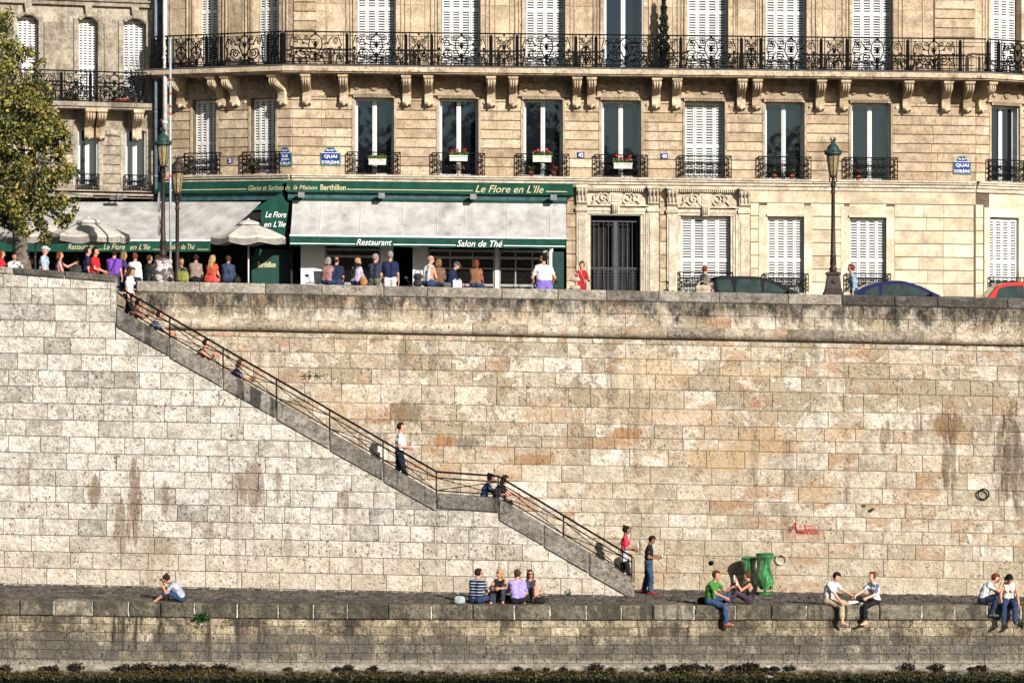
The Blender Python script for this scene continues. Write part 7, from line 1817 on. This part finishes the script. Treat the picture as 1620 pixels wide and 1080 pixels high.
person('woman in a black and white patterned top sitting on the stairs', Pose((12, 30), ((76, 76, 5), (80, 80, 8)), ((34, 8, 50, 8), (36, 8, 60, 8)), (14, 0), h=1.68, female=True), stair(367, -.02, -1.4), 0,
       dict(mat=patterned('bw_pattern', (.03, .03, .05), (.4, .4, .45), 30), sleeve=.8), bot('dark_bottoms', (.03, .03, .04)), ('bob', 'brown'), 'tan', anchor='seat')
r = person('man in a white tee and dark trousers walking down the middle of the stairs', Pose((4, 2), ((16, 10, 3), (-4, 22, 3)), ((-4, 6, 92, 10), (0, 6, 76, 14)), (10, 0), h=1.77, slim=1.06), stair(632, -.04, -1.25), 0,
       top_('white_tee3', (.62, .62, .63), .6), bot('dark_blue_trousers', (.015, .018, .03), loose=.008), ('short', 'dark'), 'ruddy', res=.016, belly=.1)
cone(r[1], r[2], 0, 'ice cream cone held by the man halfway down the stairs')
def land(px, Y=-1.4): X = PX(px, Y); return (X, Y, PZ(798, Y))
person('woman with dark hair in a blue top sitting on the stair landing', Pose((12, 26), ((80, 78, 5), (84, 80, 8)), ((40, 8, 40, 8), (46, 8, 44, 8)), (14, 0), h=1.72, female=True), land(764), 0,
       top_('blue_top', (.03, .05, .13), .6), bot('dark_bottoms', (.03, .03, .04)), ('bun', 'black'), 'brown', anchor='seat')
person('brown haired companion sitting next to the woman in blue on the landing', Pose((16, 34), ((80, 78, 5), (84, 80, 8)), ((40, 8, 50, 8), (50, 8, 20, 8)), (20, 0), h=1.7, female=True), land(783, -1.75), 0,
       top_('dark_blouse', (.05, .04, .05), .6), bot('dark_bottoms', (.03, .03, .04)), ('bob', 'dark'), 'tan', anchor='seat')
# ---- street, left of the stairs
def st(px, Y): X = PX(px, Y); return (X, Y, zstreet(X, Y))
STD = ((3, 2, 4), (-2, 3, 4)); RELAX = ((4, 7, 18, 0), (4, 7, 18, 0))
def stand(label, px, Y, head, topd, h, hair, sk, botm=None, arms=RELAX, hd=(4, 0), f=False, ex=(), lean=(2, 5), twist=0, belly=0.):
    return person(label, Pose(lean, STD, arms, hd, twist, h=h, female=f), st(px, Y), head, topd, botm or bot('dark_jeans', (.02, .03, .06)), hair, sk, res=.02, extras=ex, belly=belly)
def hh(px, py, Y): return (PZ(py, Y)-zstreet(PX(px, Y), Y))     # height that brings the crown of the head to py
stand('person in red half out of the picture at the left edge', 1, -1., 0, top_('red_jumper', (.4, .02, .03), 1.9), hh(1, 396, -1.), ('bob', 'auburn'), 'tan', f=True)
stand('man in a white shirt holding a camera to his face at the far left', 22, 1.6, -60, top_('white_shirt', WHITE, 1.9), hh(22, 401, 1.6), ('short', 'dark'), 'tan', arms=((40, 12, 112, 20), (40, 12, 112, 20)))
stand('man in a pale blue tee and grey flat cap behind the left parapet', 69, -1.1, -8, top_('pale_blue_tee', (.35, .43, .52), .6), hh(69, 390, -1.1), ('bald', 'grey'), 'ruddy', ex=(('cap', cloth('cap_grey', (.4, .42, .44))),))
stand('woman in a navy tank top raising a hand beside the flat capped man', 93, -1.2, 8, top_('navy_tank', (.02, .02, .08), 0.), hh(93, 398, -1.2), ('bob', 'auburn'), 'ruddy', arms=((18, 8, 20, 0), (62, 6, 55, 0)), f=True, ex=(('strap', M('strap_red', (.3, .05, .05)), 1),))
stand('man in a navy tee behind the man in red', 137, -.2, 10, top_('navy_tee', NAVY, .6), hh(137, 391, -.2), ('short', 'dark'), 'ruddy')
stand('man in a bright red tee looking right behind the left parapet', 149, -1.2, -12, top_('red_tee', (.52, .02, .03), .6), hh(149, 392, -1.2), ('short', 'black'), 'tan', arms=((14, 8, 60, 12), (10, 8, 60, 12)))
stand('man in a purple tee seen from behind at the head of the stairs', 180, .9, 80, top_('purple_tee', (.15, .05, .34), .6), hh(180, 395, .9), ('short', 'dark'), 'ruddy', ex=(('strap', M('strap_black', (.01, .01, .01)), 0),))
stand('woman with long fair hair half hidden behind the man in purple', 194, 1.9, 20, top_('dark_violet', (.05, .03, .1), .6), hh(194, 398, 1.9), ('long', 'lightbrown'), 'tan', f=True)
stand('woman in a pale blue white shirt seen from behind left of the lamp', 213, .95, 75, top_('pale_shirt', (.55, .6, .66), 1.6), hh(213, 401, .95), ('bun', 'auburn'), 'ruddy', f=True)
stand('short haired woman in black over white just left of the postered lamp', 235, .95, 35, top_('black_cardigan', (.02, .02, .02), .9), hh(235, 404, .95), ('short', 'brown'), 'tan', f=True, arms=((0, 10, 40, 5), (10, 10, 50, 5)))
# ---- on the parapet
def par(px, Y=.22): X = PX(px, Y); return (X, Y, zpar(X))
def sitp(label, px, py, head, topd, hair, sk, botm=None, lean=(4, 12), arms=((15, 8, 45, 10), (15, 8, 45, 10)), hd=(8, 0), f=False, ex=(), Y=.22, twist=0, legs=SIT, belly=0.):
    X = PX(px, Y); h = (PZ(py, Y)-zpar(X))/.905*1.75/1.0; h = min(1.85, max(1.5, h))
    return person(label, Pose(lean, legs, arms, hd, twist, h=h, female=f), par(px, Y), head, topd, botm or bot('dark_jeans', (.02, .03, .06)), hair, sk, anchor='seat', res=.02, extras=ex, belly=belly)
sitp('woman in a beige hooded top and black skirt seated on the parapet', 309, 403, 85, top_('beige_hoodie', (.25, .19, .155), 1.9, hem=.0), ('bun', 'dark'), 'tan', bot('black_skirt', BLACK, kind='skirt', len=.7), f=True)
r = sitp('blond woman in an orange top sitting on the parapet between beige and denim', 334, 407, 62, top_('orange_top', (.45, .08, .045), .5), ('long', 'blond'), 'ruddy', bot('pink_trousers', (.45, .1, .12)), f=True)
sitp('person in a navy denim jacket with a black strap sitting on the parapet', 361, 405, 95, top_('denim_jacket', (.035, .05, .095), 1.9), ('short', 'brown'), 'tan', f=True, ex=(('strap', M('strap_black', (.01, .01, .01)), 1),), lean=(8, 18))
sitp('grey haired woman half hidden behind the man in the navy tee', 517, 408, 60, top_('floral_red', (.3, .16, .15), .6), ('bob', 'grey'), 'ruddy', f=True)
sitp('balding man in a navy tee sitting on the parapet with his back turned', 531, 406, 82, top_('navy_tee2', (.015, .022, .055), .7), ('bald', 'brown'), 'ruddy', bot('jeans', JEANS), lean=(8, 16), belly=.09)
sitp('short haired blond woman in a lilac blouse with a black scarf on the parapet', 563, 410, 50, top_('lilac_blouse', (.42, .36, .45), 1.7), ('short', 'blond'), 'tan', f=True, ex=(('scarf', cloth('black_scarf', BLACK)),), hd=(6, -40))
stand('grey haired man in a dark tee standing left of the navy polo man', 593, .95, 60, top_('dark_tee', (.03, .035, .06), .6), hh(593, 402, .95), ('short', 'grey'), 'ruddy', bot('olive_trousers', (.12, .12, .08)), hd=(6, -25))
stand('tall man in a navy polo and white shorts seen from behind at the parapet', 617, .85, 88, top_('navy_polo', (.012, .018, .055), .75), hh(617, 398, .85), ('short', 'grey'), 'tan', bot('white_shorts', (.6, .58, .55), len=.9), arms=((2, 10, 12, 0), (2, 10, 12, 0)))
sitp('man in a white tank top sitting on the parapet turned right', 677, 404, 40, top_('white_tank', WHITE, 0.), ('bald', 'grey'), 'ruddy', bot('jeans', JEANS), hd=(10, -20))
sitp('fair haired woman in a brown cardigan seated on the parapet', 693, 409, 80, top_('brown_cardigan', (.16, .09, .065), 1.9), ('bob', 'lightbrown'), 'tan', f=True, belly=.04)
sitp('man in a navy jacket and grey cap bending forward on the parapet', 711, 417, 40, top_('navy_jacket', (.013, .02, .055), 1.9), ('short', 'grey'), 'ruddy', bot('jeans', JEANS), lean=(14, 34), hd=(22, 0), ex=(('cap', cloth('cap_dark', (.06, .06, .07))),), Y=.3, twist=-50)
sitp('woman with red hair in a rust brown sweater sitting on the parapet', 752, 411, 75, top_('rust_sweater', (.23, .1, .06), 1.9), ('bob', 'auburn'), 'ruddy', bot('jeans', JEANS), f=True, hd=(6, -10))
stand('bearded waiter in a white tee and purple apron with hands on his hips', 860, 5.2, 100, top_('white_tee4', WHITE, .6), hh(860, 402, 5.2), ('short', 'black'), 'tan', hd=(0, 70), arms=((-6, 26, 48, 16), (-6, 26, 48, 16)), ex=('sunglasses', ('apron', cloth('purple_apron', (.17, .12, .42))), ('beard', hairm('black'))))
stand('woman in dark red with a hand on her hip by the iron door', 919, 2.6, -50, top_('dark_red_top', (.32, .02, .025), .6), hh(919, 414, 2.6), ('bun', 'brown'), 'ruddy', bot('dark_red_skirt', (.28, .02, .025), kind='skirt', len=.8), f=True, hd=(6, -60), arms=((-4, 14, 30, 0), (0, 34, 88, 30)), ex=(('strap', M('strap_beige', (.4, .33, .25)), 0),))
stand('woman in a checked brown jacket beside the black car', 1114, 1.6, 30, top_('brown_tweed', (.17, .14, .11), 1.9), hh(1114, 421, 1.6), ('short', 'auburn'), 'pale', f=True, hd=(4, 12), arms=((-6, 10, 60, 10), (8, 10, 92, 8)))
stand('man in a pale denim shirt walking left past the tall lamp post', 1351, 1.5, 176, top_('pale_denim', (.2, .28, .36), 1.9), hh(1351, 418, 1.5), ('short', 'auburn'), 'ruddy', hd=(4, 0), lean=(6, 10), arms=((-14, 8, 20, 0), (-10, 8, 20, 0)))
# ---- guests of the terrace in the shade
for k, (px, Y, py, head, nm, c, hr, lab) in enumerate(((286, 6.8, 408, -60, 'terrace_black', BLACK, 'dark', 'guest in black in the shade behind the two lamps'), (250, 7.6, 404, -100, 'terrace_grey', GREYC, 'brown', 'guest in grey under the big awning'), (118, 7.8, 404, 60, 'terrace_white', WHITE, 'dark', 'guest in white in the shade under the parasol'), (46, 8.2, 408, 0, 'terrace_tan', (.3, .2, .12), 'lightbrown', 'guest in tan beside the tree trunk'))):
    stand(lab, px, Y, head, top_(nm, c, .8), min(1.8, hh(px, py, Y)), ('short', hr), 'tan', f=k % 2 == 0)
# ---- things lying about on the parapet
def onpar(px, Y=.2): X = PX(px, Y); return (X, Y, zpar(X))
bag(*onpar(289), (.36, .24, .3), (.2, .2, .06), 'yellow green cloth bag on the parapet right of the lamps')
bag(*onpar(331, .1), (.3, .16, .2), (.4, .05, .03), 'red leather bag beside the woman in orange')
bag(*onpar(375, .15), (.2, .14, .16), (.02, .02, .02), 'small black bag beside the person in denim')
bag(*onpar(575, .05), (.22, .16, .2), (.36, .16, .05), 'round tan leather bag beside the blond woman in lilac')
bag(*onpar(661, .25), (.28, .22, .36), (.03, .03, .035), 'black rucksack standing left of the man in the white tank top', name='rucksack')
bag(*onpar(707, .02), (.24, .16, .12), (.1, .1, .1), 'dark grey bag lying below the man in the grey cap', handle=False)
bag(*onpar(910, .9)[:2], zstreet(PX(906, .9))+.75, (.3, .16, .36), (.4, .34, .27), 'beige shoulder bag hanging at the side of the woman in red')
bag(PX(1112, 1.2), 1.2, zstreet(PX(1112, 1.2))+.62, (.5, .22, .34), (.42, .36, .27), 'big beige shoulder bag of the woman in the checked jacket')
for px in (720, 727):
    X, Y, Z = onpar(px, .0); t = thing('paper_bag', 'white paper bag standing %s on the parapet beside the man in the grey cap' % ('left' if px == 720 else 'right'), 'paper bag', (X, Y, Z)); mb = MB(); mb.poly([(X-.055, Z), (X+.055, Z), (X+.06, Z+.2), (X-.06, Z+.2)], Y-.03, Y+.03); mb.build('bag_body', PAPER, t)
    mb = MB(); mb.tube([(X-.03, Y, Z+.2), (X, Y, Z+.25), (X+.03, Y, Z+.2)], .006, 4); mb.build('handle', PAPER, t)
